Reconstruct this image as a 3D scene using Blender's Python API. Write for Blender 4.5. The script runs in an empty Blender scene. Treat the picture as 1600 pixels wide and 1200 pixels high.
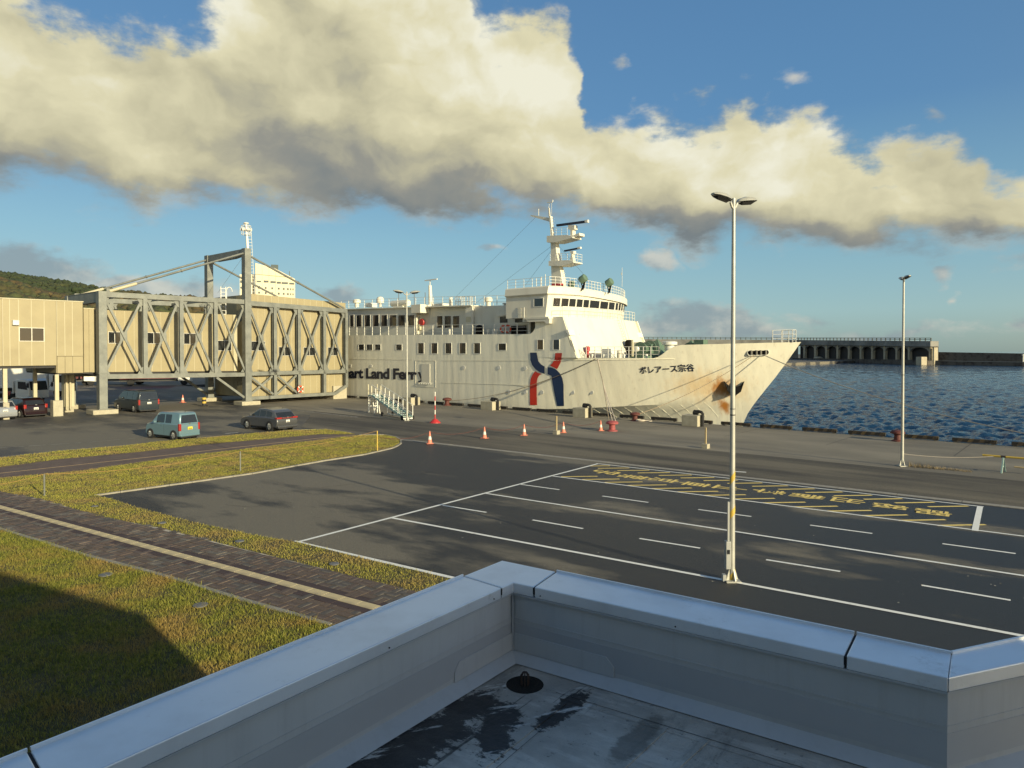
import bpy, bmesh, math, random
import numpy as np
from mathutils import Vector, Matrix
random.seed(7); rng = np.random.default_rng(11)
R = math.radians
SC = bpy.context.scene
COL = SC.collection

# ------------------------------------------------------------------ camera
FPX, PITCH, CAMH, HORY = 1075.0, R(0.9), 6.3, 549.0
CYP = HORY + FPX * math.tan(PITCH)
cam = bpy.data.cameras.new('camera'); camo = bpy.data.objects.new('camera', cam); COL.objects.link(camo)
cam.sensor_width = 36.0; cam.lens = 36.0 * FPX / 1600.0
cam.shift_y = (CYP - 600.0) / 1600.0
cam.clip_start = 0.1; cam.clip_end = 60000.0
camo.location = (0, 0, CAMH); camo.rotation_euler = (R(90) - PITCH, 0, 0)
SC.camera = camo

# ------------------------------------------------------------------ light
SUN_EL = R(15.0); SUN_AZ = math.atan2(0.690, -0.724)      # clockwise from +Y
SUND = Vector((math.sin(SUN_AZ) * math.cos(SUN_EL), math.cos(SUN_AZ) * math.cos(SUN_EL), math.sin(SUN_EL)))
sl = bpy.data.lights.new('sun', 'SUN'); sl.energy = 5.0; sl.angle = R(0.55); sl.color = (1.0, 0.865, 0.56)
so = bpy.data.objects.new('sun', sl); COL.objects.link(so)
so.rotation_euler = (-SUND).to_track_quat('-Z', 'Y').to_euler(); so.location = (30, -30, 30)
SC.view_settings.view_transform = 'Standard'; SC.view_settings.look = 'None'
SC.view_settings.exposure = 0.42; SC.view_settings.gamma = 1.0; SC.view_settings.use_curve_mapping = False

W = bpy.data.worlds.new('World'); SC.world = W; W.use_nodes = True
def build_world():
    nt = W.node_tree; nt.nodes.clear(); N = nt.nodes.new; L = nt.links.new
    def m(op, a, b=None, c=None, clamp=False):
        n = N('ShaderNodeMath'); n.operation = op; n.use_clamp = clamp
        for i, v in enumerate((a, b, c)):
            if v is None: continue
            if isinstance(v, (int, float)): n.inputs[i].default_value = v
            else: L(v, n.inputs[i])
        return n.outputs[0]
    def sstep(x, lo, hi):
        n = N('ShaderNodeMapRange'); n.interpolation_type = 'SMOOTHSTEP'
        L(x, n.inputs[0]); n.inputs[1].default_value = lo; n.inputs[2].default_value = hi
        return n.outputs[0]
    def mixc(f, a, b):
        n = N('ShaderNodeMix'); n.data_type = 'RGBA'
        if isinstance(f, float): n.inputs[0].default_value = f
        else: L(f, n.inputs[0])
        for k, v in ((6, a), (7, b)):
            if isinstance(v, tuple): n.inputs[k].default_value = (*v, 1)
            else: L(v, n.inputs[k])
        return n.outputs[2]
    tc = N('ShaderNodeTexCoord'); sep = N('ShaderNodeSeparateXYZ'); L(tc.outputs['Generated'], sep.inputs[0])
    X, Y, Z = sep.outputs
    az = m('ARCTAN2', X, Y)
    hyp = m('SQRT', m('ADD', m('MULTIPLY', X, X), m('MULTIPLY', Y, Y)))
    el = m('ARCTAN2', Z, hyp)
    def noise(vec, scale, detail, rough, w=0.0, dist=0.0, color=False):
        n = N('ShaderNodeTexNoise'); n.noise_dimensions = '3D'
        L(vec, n.inputs['Vector']); n.inputs['Scale'].default_value = scale; n.inputs['Detail'].default_value = detail
        n.inputs['Roughness'].default_value = rough; n.inputs['Distortion'].default_value = dist
        return n.outputs['Color' if color else 'Fac']
    def comb(x, y, z=0.0):
        n = N('ShaderNodeCombineXYZ')
        for i, v in enumerate((x, y, z)):
            if isinstance(v, (int, float)): n.inputs[i].default_value = v
            else: L(v, n.inputs[i])
        return n.outputs[0]
    # position on the sky: azimuth, stretched elevation
    p0 = comb(az, m('MULTIPLY', el, 1.25), 0.0)
    # domain warp so edges billow
    wn = noise(p0, 7.0, 5.0, 0.55, color=True)
    ws = N('ShaderNodeSeparateColor'); L(wn, ws.inputs[0])
    wx = m('MULTIPLY', m('SUBTRACT', ws.outputs[0], 0.5), 0.10)
    wy = m('MULTIPLY', m('SUBTRACT', ws.outputs[1], 0.5), 0.09)
    azw = m('ADD', az, wx); elw = m('ADD', el, wy)
    # outline of the cloud bank in (azimuth, elevation), from a few points each
    def a_of(x): return math.atan((x - 800) / FPX)
    def e_of(x, y): return math.atan((HORY - y) / FPX * math.cos(a_of(x)))
    A0, A1 = -1.6, 1.6
    fac = m('DIVIDE', m('SUBTRACT', azw, A0), A1 - A0)
    def curve(pts):
        fc = N('ShaderNodeFloatCurve'); c = fc.mapping.curves[0]
        q = [((a_of(x) - A0) / (A1 - A0), e_of(x, y)) for x, y in pts]
        q = [(0.0, q[0][1])] + q + [(1.0, q[-1][1])]
        while len(c.points) < len(q): c.points.new(0.5, 0.5)
        for i, (u, v) in enumerate(q): c.points[i].location = (u, v); c.points[i].handle_type = 'AUTO_CLAMPED'
        fc.mapping.use_clip = False
        fc.mapping.update(); L(fac, fc.inputs[1]); return fc.outputs[0]
    top = curve([(-250, -60), (0, -60), (90, -10), (170, 40), (250, 62), (310, 30), (360, -30), (560, -130), (730, -40), (765, 35), (850, 22), (892, 80), (905, 172),
                 (960, 195), (1010, 172), (1090, 158), (1145, 148), (1190, 190), (1250, 182), (1330, 232), (1400, 236), (1450, 222), (1520, 222), (1560, 270), (1620, 290), (1900, 300), (2500, 380)])
    bot = curve([(-250, 300), (0, 292), (100, 292), (200, 312), (300, 305), (400, 320), (480, 334), (560, 328), (650, 350), (720, 345), (800, 330), (870, 336), (930, 350), (1000, 368), (1100, 382),
                 (1200, 384), (1300, 398), (1400, 402), (1500, 395), (1600, 385), (1900, 380), (2500, 400)])
    n1 = noise(p0, 9.0, 9.0, 0.55)
    n2 = noise(comb(m('MULTIPLY', az, 0.8), m('MULTIPLY', el, 1.7), 3.3), 26.0, 6.0, 0.6)
    nz = m('ADD', m('MULTIPLY', m('SUBTRACT', n1, 0.5), 0.16), m('MULTIPLY', m('SUBTRACT', n2, 0.5), 0.045))
    dt = m('ADD', m('SUBTRACT', top, elw), nz)                       # >0 below the top edge
    db = m('ADD', m('SUBTRACT', elw, bot), m('ADD', m('MULTIPLY', nz, 0.5), m('MULTIPLY', m('SUBTRACT', noise(comb(m('MULTIPLY', az, 1.0), m('MULTIPLY', el, 2.2), 8.8), 11.0, 8.0, 0.62), 0.5), 0.10)))  # >0 above the base
    mt = sstep(m('ADD', dt, m('MULTIPLY', m('SUBTRACT', n2, 0.5), 0.05)), -0.016, 0.034); mb = sstep(db, -0.020, 0.030)
    mask = m('MULTIPLY', mt, mb)
    h = m('DIVIDE', m('SUBTRACT', elw, bot), m('MAXIMUM', m('SUBTRACT', top, bot), 0.05), clamp=True)
    # relief: noise minus the same noise a little towards the sun (up and right)
    def relief(scale, det, off, k, seed):
        a = noise(comb(azw, m('MULTIPLY', elw, 1.4), seed), scale, det, 0.52)
        b = noise(comb(m('ADD', azw, off), m('MULTIPLY', m('ADD', elw, off * 0.9), 1.4), seed), scale, det, 0.52)
        return m('MULTIPLY', m('SUBTRACT', a, b), k)
    rl = m('ADD', relief(4.2, 5.0, 0.045, 1.25, 1.7), relief(12.0, 5.0, 0.014, 0.45, 5.1))
    edge = m('SUBTRACT', 1.0, sstep(dt, 0.0, 0.10))                  # thin rims glow brighter
    lum = m('ADD', m('ADD', m('MULTIPLY', sstep(h, -0.04, 0.42), 0.68), 0.08), rl)
    lum = m('ADD', lum, m('MULTIPLY', edge, 0.12)); lum = m('SUBTRACT', lum, m('MULTIPLY', sstep(az, .22, .62), .14))
    lum = m('ADD', lum, m('MULTIPLY', m('SUBTRACT', noise(p0, 3.2, 3.0, 0.5), 0.5), 0.9), clamp=True)
    cr = N('ShaderNodeValToRGB'); L(lum, cr.inputs[0])
    e = cr.color_ramp.elements
    e[0].position = 0.0; e[0].color = (0.15, 0.175, 0.185, 1)
    e[1].position = 1.0; e[1].color = (0.67, 0.655, 0.53, 1)
    for p, c in ((0.3, (0.24, 0.24, 0.21)), (0.56, (0.43, 0.405, 0.275)), (0.80, (0.57, 0.535, 0.36))):
        k = e.new(p); k.color = (*c, 1)
    bankcol = cr.outputs[0]
    # small separate clouds: (x, y, rx, ry, strength)
    blobs = [(1112, 505, 190, 30, 1.15, 0), (60, 424, 170, 34, 1.5, 1), (250, 452, 190, 26, 1.1, 1), (1022, 413, 48, 17, 1.3, 1), (1480, 438, 26, 13, .8, 0), (1488, 474, 18, 8, .8, 0),
             (1228, 118, 30, 14, .55, 1), (1434, 186, 26, 9, .6, 1), (975, 95, 18, 9, .5, 1), (772, 389, 32, 9, .8, 0), (1590, 520, 60, 16, .7, 1), (1380, 520, 220, 14, .55, 0), (1590, 420, 50, 20, .6, 0), (540, 458, 60, 16, 1.0, 1),
             (-350, 430, 260, 40, .9, 1), (2100, 500, 400, 40, .8, 0)]
    best = None; warm = None
    for (x, y, rx, ry, s, wc) in blobs:
        a, ee = a_of(x), e_of(x, y); ra = rx / FPX * math.cos(a) ** 2; re = ry / FPX * math.cos(a)
        dx = m('DIVIDE', m('SUBTRACT', azw, a + 0.0), ra); dy = m('DIVIDE', m('SUBTRACT', elw, ee), re * 1.3)
        d = m('SUBTRACT', 1.0, m('SQRT', m('ADD', m('MULTIPLY', dx, dx), m('MULTIPLY', dy, dy))))
        d = m('MULTIPLY', d, s)
        best = d if best is None else m('MAXIMUM', best, d)
    sm = sstep(m('ADD', best, m('MULTIPLY', m('SUBTRACT', n2, 0.5), 1.6)), 0.02, 0.75)
    smallcol = mixc(sstep(n1, 0.42, 0.62), (0.21, 0.255, 0.28), (0.50, 0.485, 0.42))
    sky = N('ShaderNodeTexSky'); sky.sky_type = 'NISHITA'; sky.sun_disc = False
    sky.sun_elevation = SUN_EL; sky.sun_rotation = SUN_AZ
    sky.altitude = 0; sky.air_density = 1.0; sky.dust_density = 0.6; sky.ozone_density = 1.6
    gr = N('ShaderNodeValToRGB'); L(m('DIVIDE', m('MAXIMUM', el, 0.0), 1.2), gr.inputs[0]); ge = gr.color_ramp.elements      # clear evening air, teal at the horizon
    ge[0].position = 0.0; ge[0].color = (1.75, 2.85, 3.0, 1); ge[1].position = 1.0; ge[1].color = (.60, 1.45, 2.9, 1)
    for p_, c_ in ((.045, (2.15, 3.75, 4.2)), (.13, (1.6, 3.4, 4.4)), (.26, (.74, 2.05, 3.85)), (.5, (.62, 1.65, 3.35))):
        k_ = ge.new(p_); k_.color = (*c_, 1)
    b1 = N('ShaderNodeBackground'); sd = m('ADD', m('MULTIPLY', X, SUND.x), m('MULTIPLY', Y, SUND.y))
    L(mixc(m('MULTIPLY', m('SUBTRACT', 1.0, sstep(sd, -.35, .5)), .74), sky.outputs[0], gr.outputs[0]), b1.inputs[0]); b1.inputs[1].default_value = 0.096
    b2 = N('ShaderNodeBackground'); L(mixc(mask, smallcol, bankcol), b2.inputs[0]); b2.inputs[1].default_value = 0.96
    cov = m('MAXIMUM', mask, m('MULTIPLY', sm, 0.8))
    cov = m('MULTIPLY', cov, sstep(el, 0.0, 0.012))
    mx = N('ShaderNodeMixShader'); L(cov, mx.inputs[0]); L(b1.outputs[0], mx.inputs[1]); L(b2.outputs[0], mx.inputs[2])
    out = N('ShaderNodeOutputWorld'); L(mx.outputs[0], out.inputs[0])
build_world()
W.cycles.sampling_method = 'MANUAL'; W.cycles.sample_map_resolution = 512

# ------------------------------------------------------------------ placing helpers: real points on real planes
FW = Vector((0, math.cos(PITCH), -math.sin(PITCH))); UP = Vector((0, math.sin(PITCH), math.cos(PITCH))); CP = Vector((0, 0, CAMH))
def ray(x, y): return FW + Vector((1, 0, 0)) * ((x - 800) / FPX) + UP * ((CYP - y) / FPX)
def G(x, y, z=0.0):
    r = ray(x, y); t = (z - CAMH) / r.z; return CP + r * t
def PLN(x, y, p0, n):
    r = ray(x, y); return CP + r * ((Vector(p0) - CP).dot(Vector(n)) / r.dot(Vector(n)))
Q1 = G(1170, 667); Q1.z = 0
DS = Vector((0.75747, -0.65287, 0)); NS = Vector((0.65287, 0.75747, 0))     # along the quay / out to sea
ROT_S = math.atan2(DS.y, DS.x)
SHIP0 = Q1 + NS * 0.6
def S(x, y, t=0.0):                                   # picture point on the plane t metres inside the ship's side -> (s, z)
    p = PLN(x, y, SHIP0 + NS * t, NS); return ((p - SHIP0).dot(DS), p.z)
def Qp(s, n, z=0.0): return Q1 + DS * s + NS * n + Vector((0, 0, z))
A0P = G(160, 646.5); A0P.z = 0
UT = NS.copy(); BT = -DS
ROT_T = math.atan2(UT.y, UT.x)
def T(x, y, b=0.0):                                   # point on the boarding bridge's face plane -> (x, z)
    p = PLN(x, y, A0P + BT * b, DS); return ((p - A0P).dot(UT), p.z)
def Tw(x, b, z=0): return A0P + UT * x + BT * b + Vector((0, 0, z))

# ------------------------------------------------------------------ materials
MATS = {}
def mat(name, col, rough=0.6, metal=0.0, var=0.12, vscale=3.0, bump=0.0, bscale=40.0, col2=None, c2lo=0.45, c2hi=0.62, c2scale=1.5, spec=0.5, coords='Object', stretch=None, coat=0.0, det=6.0):
    if name in MATS: return MATS[name]
    mt = bpy.data.materials.new(name); mt.use_nodes = True; nt = mt.node_tree; N = nt.nodes.new; L = nt.links.new
    b = nt.nodes['Principled BSDF']; b.inputs['Roughness'].default_value = rough; b.inputs['Metallic'].default_value = metal
    b.inputs['Specular IOR Level'].default_value = spec; b.inputs['Coat Weight'].default_value = coat
    tc = N('ShaderNodeTexCoord'); mp = N('ShaderNodeMapping'); L(tc.outputs[coords], mp.inputs[0])
    if stretch: mp.inputs['Scale'].default_value = stretch
    n = N('ShaderNodeTexNoise'); L(mp.outputs[0], n.inputs['Vector']); n.inputs['Scale'].default_value = vscale; n.inputs['Detail'].default_value = det; n.inputs['Roughness'].default_value = .6
    mr = N('ShaderNodeMapRange'); L(n.outputs['Fac'], mr.inputs[0]); mr.inputs[1].default_value = .25; mr.inputs[2].default_value = .75
    mr.inputs[3].default_value = 1 - var; mr.inputs[4].default_value = 1 + var
    vm = N('ShaderNodeVectorMath'); vm.operation = 'SCALE'
    if col2 is not None:
        n2 = N('ShaderNodeTexNoise'); L(mp.outputs[0], n2.inputs['Vector']); n2.inputs['Scale'].default_value = c2scale; n2.inputs['Detail'].default_value = 7; n2.inputs['Roughness'].default_value = .62
        r2 = N('ShaderNodeMapRange'); L(n2.outputs['Fac'], r2.inputs[0]); r2.inputs[1].default_value = c2lo; r2.inputs[2].default_value = c2hi
        mx = N('ShaderNodeMix'); mx.data_type = 'RGBA'; L(r2.outputs[0], mx.inputs[0]); mx.inputs[6].default_value = (*col, 1); mx.inputs[7].default_value = (*col2, 1)
        L(mx.outputs[2], vm.inputs[0])
    else: vm.inputs[0].default_value = col
    L(mr.outputs[0], vm.inputs['Scale']); L(vm.outputs[0], b.inputs['Base Color'])
    if bump:
        n3 = N('ShaderNodeTexNoise'); L(mp.outputs[0], n3.inputs['Vector']); n3.inputs['Scale'].default_value = bscale; n3.inputs['Detail'].default_value = 5
        bp = N('ShaderNodeBump'); bp.inputs['Strength'].default_value = min(bump, 1.0); bp.inputs['Distance'].default_value = 0.02 if bump <= 1 else .02 * bump
        L(n3.outputs['Fac'], bp.inputs['Height']); L(bp.outputs[0], b.inputs['Normal'])
    MATS[name] = mt; return mt

# ------------------------------------------------------------------ mesh helpers
class MB:
    def __init__(s): s.v = []; s.f = []
    def add(s, vs, fs):
        o = len(s.v); s.v += [tuple(v) for v in vs]; s.f += [tuple(i + o for i in f) for f in fs]; return s
    def box(s, x0, x1, y0, y1, z0, z1, M=None):
        vs = [Vector((x, y, z)) for z in (z0, z1) for y in (y0, y1) for x in (x0, x1)]
        if M is not None: vs = [M @ v for v in vs]
        return s.add(vs, [(0, 2, 3, 1), (4, 5, 7, 6), (0, 1, 5, 4), (1, 3, 7, 5), (3, 2, 6, 7), (2, 0, 4, 6)])
    def bar(s, a, b, w, h=None, up=(0, 0, 1)):             # square bar between two points
        a = Vector(a); b = Vector(b); d = (b - a); l = d.length; d.normalize(); h = h or w
        u = Vector(up)
        if abs(d.dot(u)) > 0.98: u = Vector((1, 0, 0))
        x = d.cross(u).normalized(); y = x.cross(d).normalized()
        vs = [p + x * (w / 2 * i) + y * (h / 2 * j) for p in (a, b) for i, j in ((-1, -1), (1, -1), (1, 1), (-1, 1))]
        return s.add(vs, [(3, 2, 1, 0), (4, 5, 6, 7), (0, 1, 5, 4), (1, 2, 6, 5), (2, 3, 7, 6), (3, 0, 4, 7)])
    def tube(s, pts, r, n=8, r1=None, caps=True):
        pts = [Vector(p) for p in pts]; k = len(pts); rings = []
        for i, p in enumerate(pts):
            d = (pts[min(i + 1, k - 1)] - pts[max(i - 1, 0)]).normalized()
            u = Vector((0, 0, 1)) if abs(d.z) < .95 else Vector((1, 0, 0))
            x = d.cross(u).normalized(); y = x.cross(d).normalized()
            rr = r if r1 is None else r + (r1 - r) * i / (k - 1)
            rings.append([p + x * (rr * math.cos(2 * math.pi * j / n)) + y * (rr * math.sin(2 * math.pi * j / n)) for j in range(n)])
        vs = [v for g in rings for v in g]; fs = []
        for i in range(k - 1):
            for j in range(n): fs.append((i * n + j, i * n + (j + 1) % n, (i + 1) * n + (j + 1) % n, (i + 1) * n + j))
        if caps: fs.append(tuple(range(n))[::-1]); fs.append(tuple((k - 1) * n + j for j in range(n)))
        return s.add(vs, fs)
    def lathe(s, prof, n=16, c=(0, 0, 0), M=None):           # profile of (r, z)
        vs = []; fs = []
        for (r, z) in prof:
            for j in range(n):
                v = Vector((r * math.cos(2 * math.pi * j / n), r * math.sin(2 * math.pi * j / n), z))
                if M is not None: v = M @ v
                vs.append(v + Vector(c))
        for i in range(len(prof) - 1):
            for j in range(n): fs.append((i * n + j, i * n + (j + 1) % n, (i + 1) * n + (j + 1) % n, (i + 1) * n + j))
        fs.append(tuple(range(n))[::-1]); fs.append(tuple((len(prof) - 1) * n + j for j in range(n)))
        return s.add(vs, fs)
    def prism(s, poly, h0, h1, f):                           # poly in 2D, f(a, b, h) -> point
        n = len(poly); vs = [f(a, b, h0) for a, b in poly] + [f(a, b, h1) for a, b in poly]
        fs = [tuple(range(n))[::-1], tuple(range(n, 2 * n))] + [(i, (i + 1) % n, n + (i + 1) % n, n + i) for i in range(n)]
        return s.add(vs, fs)
    def build(s, name, m, parent=None, smooth=None, bevel=None, loc=None, fix=True):
        me = bpy.data.meshes.new(name); me.from_pydata(s.v, [], s.f); me.update()
        if fix:
            bm = bmesh.new(); bm.from_mesh(me); bmesh.ops.recalc_face_normals(bm, faces=bm.faces)
            bm.to_mesh(me); bm.free()
        if isinstance(m, str): m = MATS[m]
        me.materials.append(m)
        if smooth is not None:
            me.shade_smooth(); me.set_sharp_from_angle(angle=R(smooth))
        o = bpy.data.objects.new(name, me); COL.objects.link(o)
        if parent is not None: o.parent = parent
        if loc is not None: o.location = loc
        if bevel:
            md = o.modifiers.new('edges', 'BEVEL'); md.width = bevel; md.segments = 2; md.limit_method = 'ANGLE'; md.angle_limit = R(35)
        return o
def bx(x0, x1, y0, y1, z0, z1): return MB().box(x0, x1, y0, y1, z0, z1)
def tag(o, label=None, cat=None, group=None, kind=None):
    for k, v in (('label', label), ('category', cat), ('group', group), ('kind', kind)):
        if v: o[k] = v
    return o
def empty(name, loc, rz=0.0, label=None, cat=None, group=None):
    o = bpy.data.objects.new(name, None); COL.objects.link(o); o.location = loc; o.rotation_euler = (0, 0, rz); o.empty_display_size = .3
    return tag(o, label, cat, group)
def copy_tree(o, parent=None, kids=None):
    c = o.copy(); COL.objects.link(c); c.parent = parent
    for ch in list(o.children): copy_tree(ch, c)
    return c
def clone(o, loc, rz, label, scale=None):
    c = copy_tree(o); c.location = loc; c.rotation_euler = (0, 0, rz); c['label'] = label
    if scale: c.scale = (scale,) * 3
    return c
def share(name, me, parent, loc, rz=0.0):
    o = bpy.data.objects.new(name, me); COL.objects.link(o); o.parent = parent; o.location = loc; o.rotation_euler = (0, 0, rz); return o
def poly_sheet(name, pts, z, m, thick=0.0):
    mb = MB(); n = len(pts)
    if thick: mb.prism([(p[0], p[1]) for p in pts], z - thick, z, lambda a, b, h: (a, b, h))
    else: mb.add([(p[0], p[1], z) for p in pts], [tuple(range(n))])
    o = mb.build(name, m, fix=bool(thick))
    if not thick:
        me = o.data
        if me.polygons[0].normal.z < 0: me.flip_normals()
    return o
def strip(mb, a, b, w, z):
    a = Vector((a[0], a[1], 0)); b = Vector((b[0], b[1], 0)); d = (b - a).normalized(); s = Vector((-d.y, d.x, 0)) * (w / 2)
    mb.add([(*(a - s).xy, z), (*(b - s).xy, z), (*(b + s).xy, z), (*(a + s).xy, z)], [(0, 1, 2, 3)])
def text_mesh(txt, bold=0.0, spacing=1.0):
    cu = bpy.data.curves.new('lettering', 'FONT'); cu.body = txt; cu.size = 1.0; cu.offset = bold; cu.space_character = spacing; cu.resolution_u = 3; cu.fill_mode = 'FRONT'
    ob = bpy.data.objects.new('lettering_tmp', cu); COL.objects.link(ob)
    dg = bpy.context.evaluated_depsgraph_get(); dg.update()
    me = bpy.data.meshes.new_from_object(ob.evaluated_get(dg)); bpy.data.objects.remove(ob); bpy.data.curves.remove(cu)
    return me
# ================================================================== THE SETTING
def asphalt(name, c, c2, lo, hi, sc, rough=0.75, stretch=None, fine=60, var=.25, bump=.5, wet=None):
    m = mat(name, c, rough, 0, var, fine, bump, 130.0, c2, lo, hi, sc, 0.35, 'Object', None)
    nt = m.node_tree
    if stretch:                                            # patches drawn out along the lanes
        n2 = [n for n in nt.nodes if n.type == 'TEX_NOISE' and abs(n.inputs['Scale'].default_value - sc) < 1e-6][0]
        tc = [n for n in nt.nodes if n.type == 'TEX_COORD'][0]
        rt = nt.nodes.new('ShaderNodeMapping'); rt.inputs['Rotation'].default_value = (0, 0, R(stretch[0]))
        scl = nt.nodes.new('ShaderNodeMapping'); scl.inputs['Scale'].default_value = (stretch[1], 1, 1)
        nt.links.new(tc.outputs['Object'], rt.inputs[0]); nt.links.new(rt.outputs[0], scl.inputs[0]); nt.links.new(scl.outputs[0], n2.inputs['Vector'])
        if wet is not None:
            r2 = nt.nodes.new('ShaderNodeMapRange'); nt.links.new(n2.outputs['Fac'], r2.inputs[0]); r2.inputs[1].default_value = lo; r2.inputs[2].default_value = hi
            r2.inputs[3].default_value = wet; r2.inputs[4].default_value = rough
            nt.links.new(r2.outputs[0], nt.nodes['Principled BSDF'].inputs['Roughness'])
    return m
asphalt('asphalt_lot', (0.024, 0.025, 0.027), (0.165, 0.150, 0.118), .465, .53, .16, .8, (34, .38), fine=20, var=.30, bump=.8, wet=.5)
WETLOT = True
asphalt('asphalt_base', (0.055, 0.055, 0.056), (0.160, 0.145, 0.112), .45, .52, .10, .85, (40, .5), wet=.55)
asphalt('asphalt_rough', (0.060, 0.056, 0.050), (0.150, 0.134, 0.102), .40, .60, .35, .9, (41, .15), fine=14, var=.35, bump=1.0)
asphalt('apron_concrete', (0.155, 0.14, 0.11), (0.235, 0.21, 0.16), .40, .62, .20, .85, (41, .35), fine=30, var=.12, bump=.3)
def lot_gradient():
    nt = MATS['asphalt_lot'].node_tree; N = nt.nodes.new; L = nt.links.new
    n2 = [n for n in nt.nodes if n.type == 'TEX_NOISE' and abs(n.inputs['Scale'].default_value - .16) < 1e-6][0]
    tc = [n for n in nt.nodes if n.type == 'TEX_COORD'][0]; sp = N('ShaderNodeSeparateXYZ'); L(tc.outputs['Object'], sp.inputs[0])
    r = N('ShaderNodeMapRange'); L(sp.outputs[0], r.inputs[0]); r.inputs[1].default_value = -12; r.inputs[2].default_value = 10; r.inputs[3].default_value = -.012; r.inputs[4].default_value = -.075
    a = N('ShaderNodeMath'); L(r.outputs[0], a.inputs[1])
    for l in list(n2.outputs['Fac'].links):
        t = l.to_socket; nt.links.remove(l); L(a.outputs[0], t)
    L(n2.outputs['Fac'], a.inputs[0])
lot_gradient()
mat('quay_concrete', (.2, .19, .165), .9, var=.25, vscale=2, bump=.6, bscale=12)
mat('kerb_concrete', (.26, .245, .21), .9, var=.2, vscale=6, bump=.4, bscale=30)
mat('soil', (.07, .062, .026), 1.0, var=.4, vscale=5, bump=.8, bscale=30, col2=(.11, .085, .035), c2scale=.7)
mat('white_paint', (.78, .78, .72), .7, var=.08, vscale=14, col2=(.36, .36, .33), c2lo=.60, c2hi=.78, c2scale=5)
mat('worn_paint', (.30, .29, .26), .8, var=.2, vscale=8, col2=(.12, .115, .10), c2lo=.45, c2hi=.6, c2scale=2.5)
mat('yellow_paint', (.80, .60, .17), .75, var=.12, vscale=9, col2=(.45, .34, .11), c2lo=.56, c2hi=.78, c2scale=3)

def st(name, o): o['kind'] = 'structure'; return o
# ground: one sheet that ends at the quay edge and at the head of the basin
gp = [Qp(700, 0), Qp(-108, 0), Qp(-108, 1500), Qp(-2600, 1500), Qp(-2600, -1500), Qp(700, -1500)]
g = poly_sheet('ground', gp, 0.0, 'asphalt_base', 6.0); g['kind'] = 'structure'
# apron along the quay edge, then the coarse road band
ea = G(545, 648); eb = G(1600, 752); edir = (eb - ea).normalized()
ap = [Qp(400, -.02), Qp(-108, -.02), ea - edir * 46, eb + edir * 60]
ap[2] = ea - edir * 46
g = poly_sheet('quay_apron', ap, 0.004, 'apron_concrete'); g['kind'] = 'structure'
gA, gB = G(626, 687), G(1597, 794.7); gd = (gB - gA).normalized()
rd = [ea - edir * 6, eb + edir * 60, gB + gd * 60, gA]
rd = [ea - edir * 6, G(1900, 782), G(1900, 828), gA, G(560, 680), G(470, 668)]
g = poly_sheet('harbour_road', rd, 0.008, 'asphalt_rough'); g['kind'] = 'structure'
# joints of the apron slabs
mb = MB()
mat('joint_tar', (.03, .03, .03), .9)
for k in range(14):
    a = Qp(30 - k * 7.2, -.4, 0); strip(mb, a, a - NS * 7.2 + DS * random.uniform(-.1, .1), .035, .011)
strip(mb, Qp(60, -3.6), Qp(-60, -3.6), .03, .0115)
o = mb.build('apron_joint', 'joint_tar', fix=False); o['kind'] = 'structure'
# the car park
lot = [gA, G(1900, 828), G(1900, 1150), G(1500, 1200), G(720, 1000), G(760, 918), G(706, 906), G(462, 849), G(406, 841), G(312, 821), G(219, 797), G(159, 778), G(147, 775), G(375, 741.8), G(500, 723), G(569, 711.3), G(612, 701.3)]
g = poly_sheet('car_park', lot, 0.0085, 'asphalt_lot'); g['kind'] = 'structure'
# drain channel of concrete slabs between road and car park
gut = empty('drain_channel', G(626, 687), 0); gut['kind'] = 'structure'
L_ = (gB - gA).length + 30; n_ = int(L_ / 2.4); sl_ = bx(.015, 2.385, -.2, .2, -.03, .028).build('slab_mesh', 'kerb_concrete', None, bevel=None); me_ = sl_.data; bpy.data.objects.remove(sl_)
gut.rotation_euler = (0, 0, math.atan2(gd.y, gd.x))
for k in range(n_): share('slab', me_, gut, (k * 2.4, random.uniform(-.01, .01), random.uniform(-.004, .004)))
# painted lines
def line(x0, y0, x1, y1, w, m='white_paint', name='parking_line', z=.013):
    mb = MB(); strip(mb, G(x0, y0), G(x1, y1), w, z); o = mb.build(name, m, fix=False); o['kind'] = 'structure'; return o
line(460, 848.8, 935, 724.6, .15)
line(613, 809.8, 1820, 1036, .15, z=.0165); line(758, 771.2, 1800, 931, .14, z=.0165); line(864, 744.4, 1800, 864, .13, z=.0165); line(932, 724.6, 1537, 792.4, .12, z=.0165)
line(1531.5, 791.5, 1523.3, 830.0, .2, z=.020)
line(459, 846.2, 775, 919.0, .16, z=.0165)
for q in ((692, 790, 760, 801), (832, 812.8, 911, 826.4), (999, 841.8, 1094, 857), (1197, 875, 1313, 893.5), (1440, 915, 1579, 938.5),
          (812, 757, 874, 765.5), (941, 775.4, 1013, 785.4), (1091, 796.5, 1174, 807.5), (1266, 821, 1363, 834), (1472.5, 850, 1587, 865.5)):
    line(*q, .12, name='dashed_line')
line(0, 700, 150, 690.5, .16, 'worn_paint', 'road_line'); line(150, 690.5, 250, 681, .1, 'worn_paint', 'road_line')
for q in ((180, 697.8, 194, 696.4), (247, 690.6, 262, 689.4), (352, 677.6, 372, 676), (420, 674, 436, 672.6)): line(*q, .12, 'white_paint', 'bay_tick')
line(216, 643, 252, 648, .14, 'worn_paint', 'road_line'); line(262, 619.5, 560, 652, .26, 'worn_paint', 'road_line')
line(1149, 737, 1166, 738.2, .2, 'white_paint', 'road_line')
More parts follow.
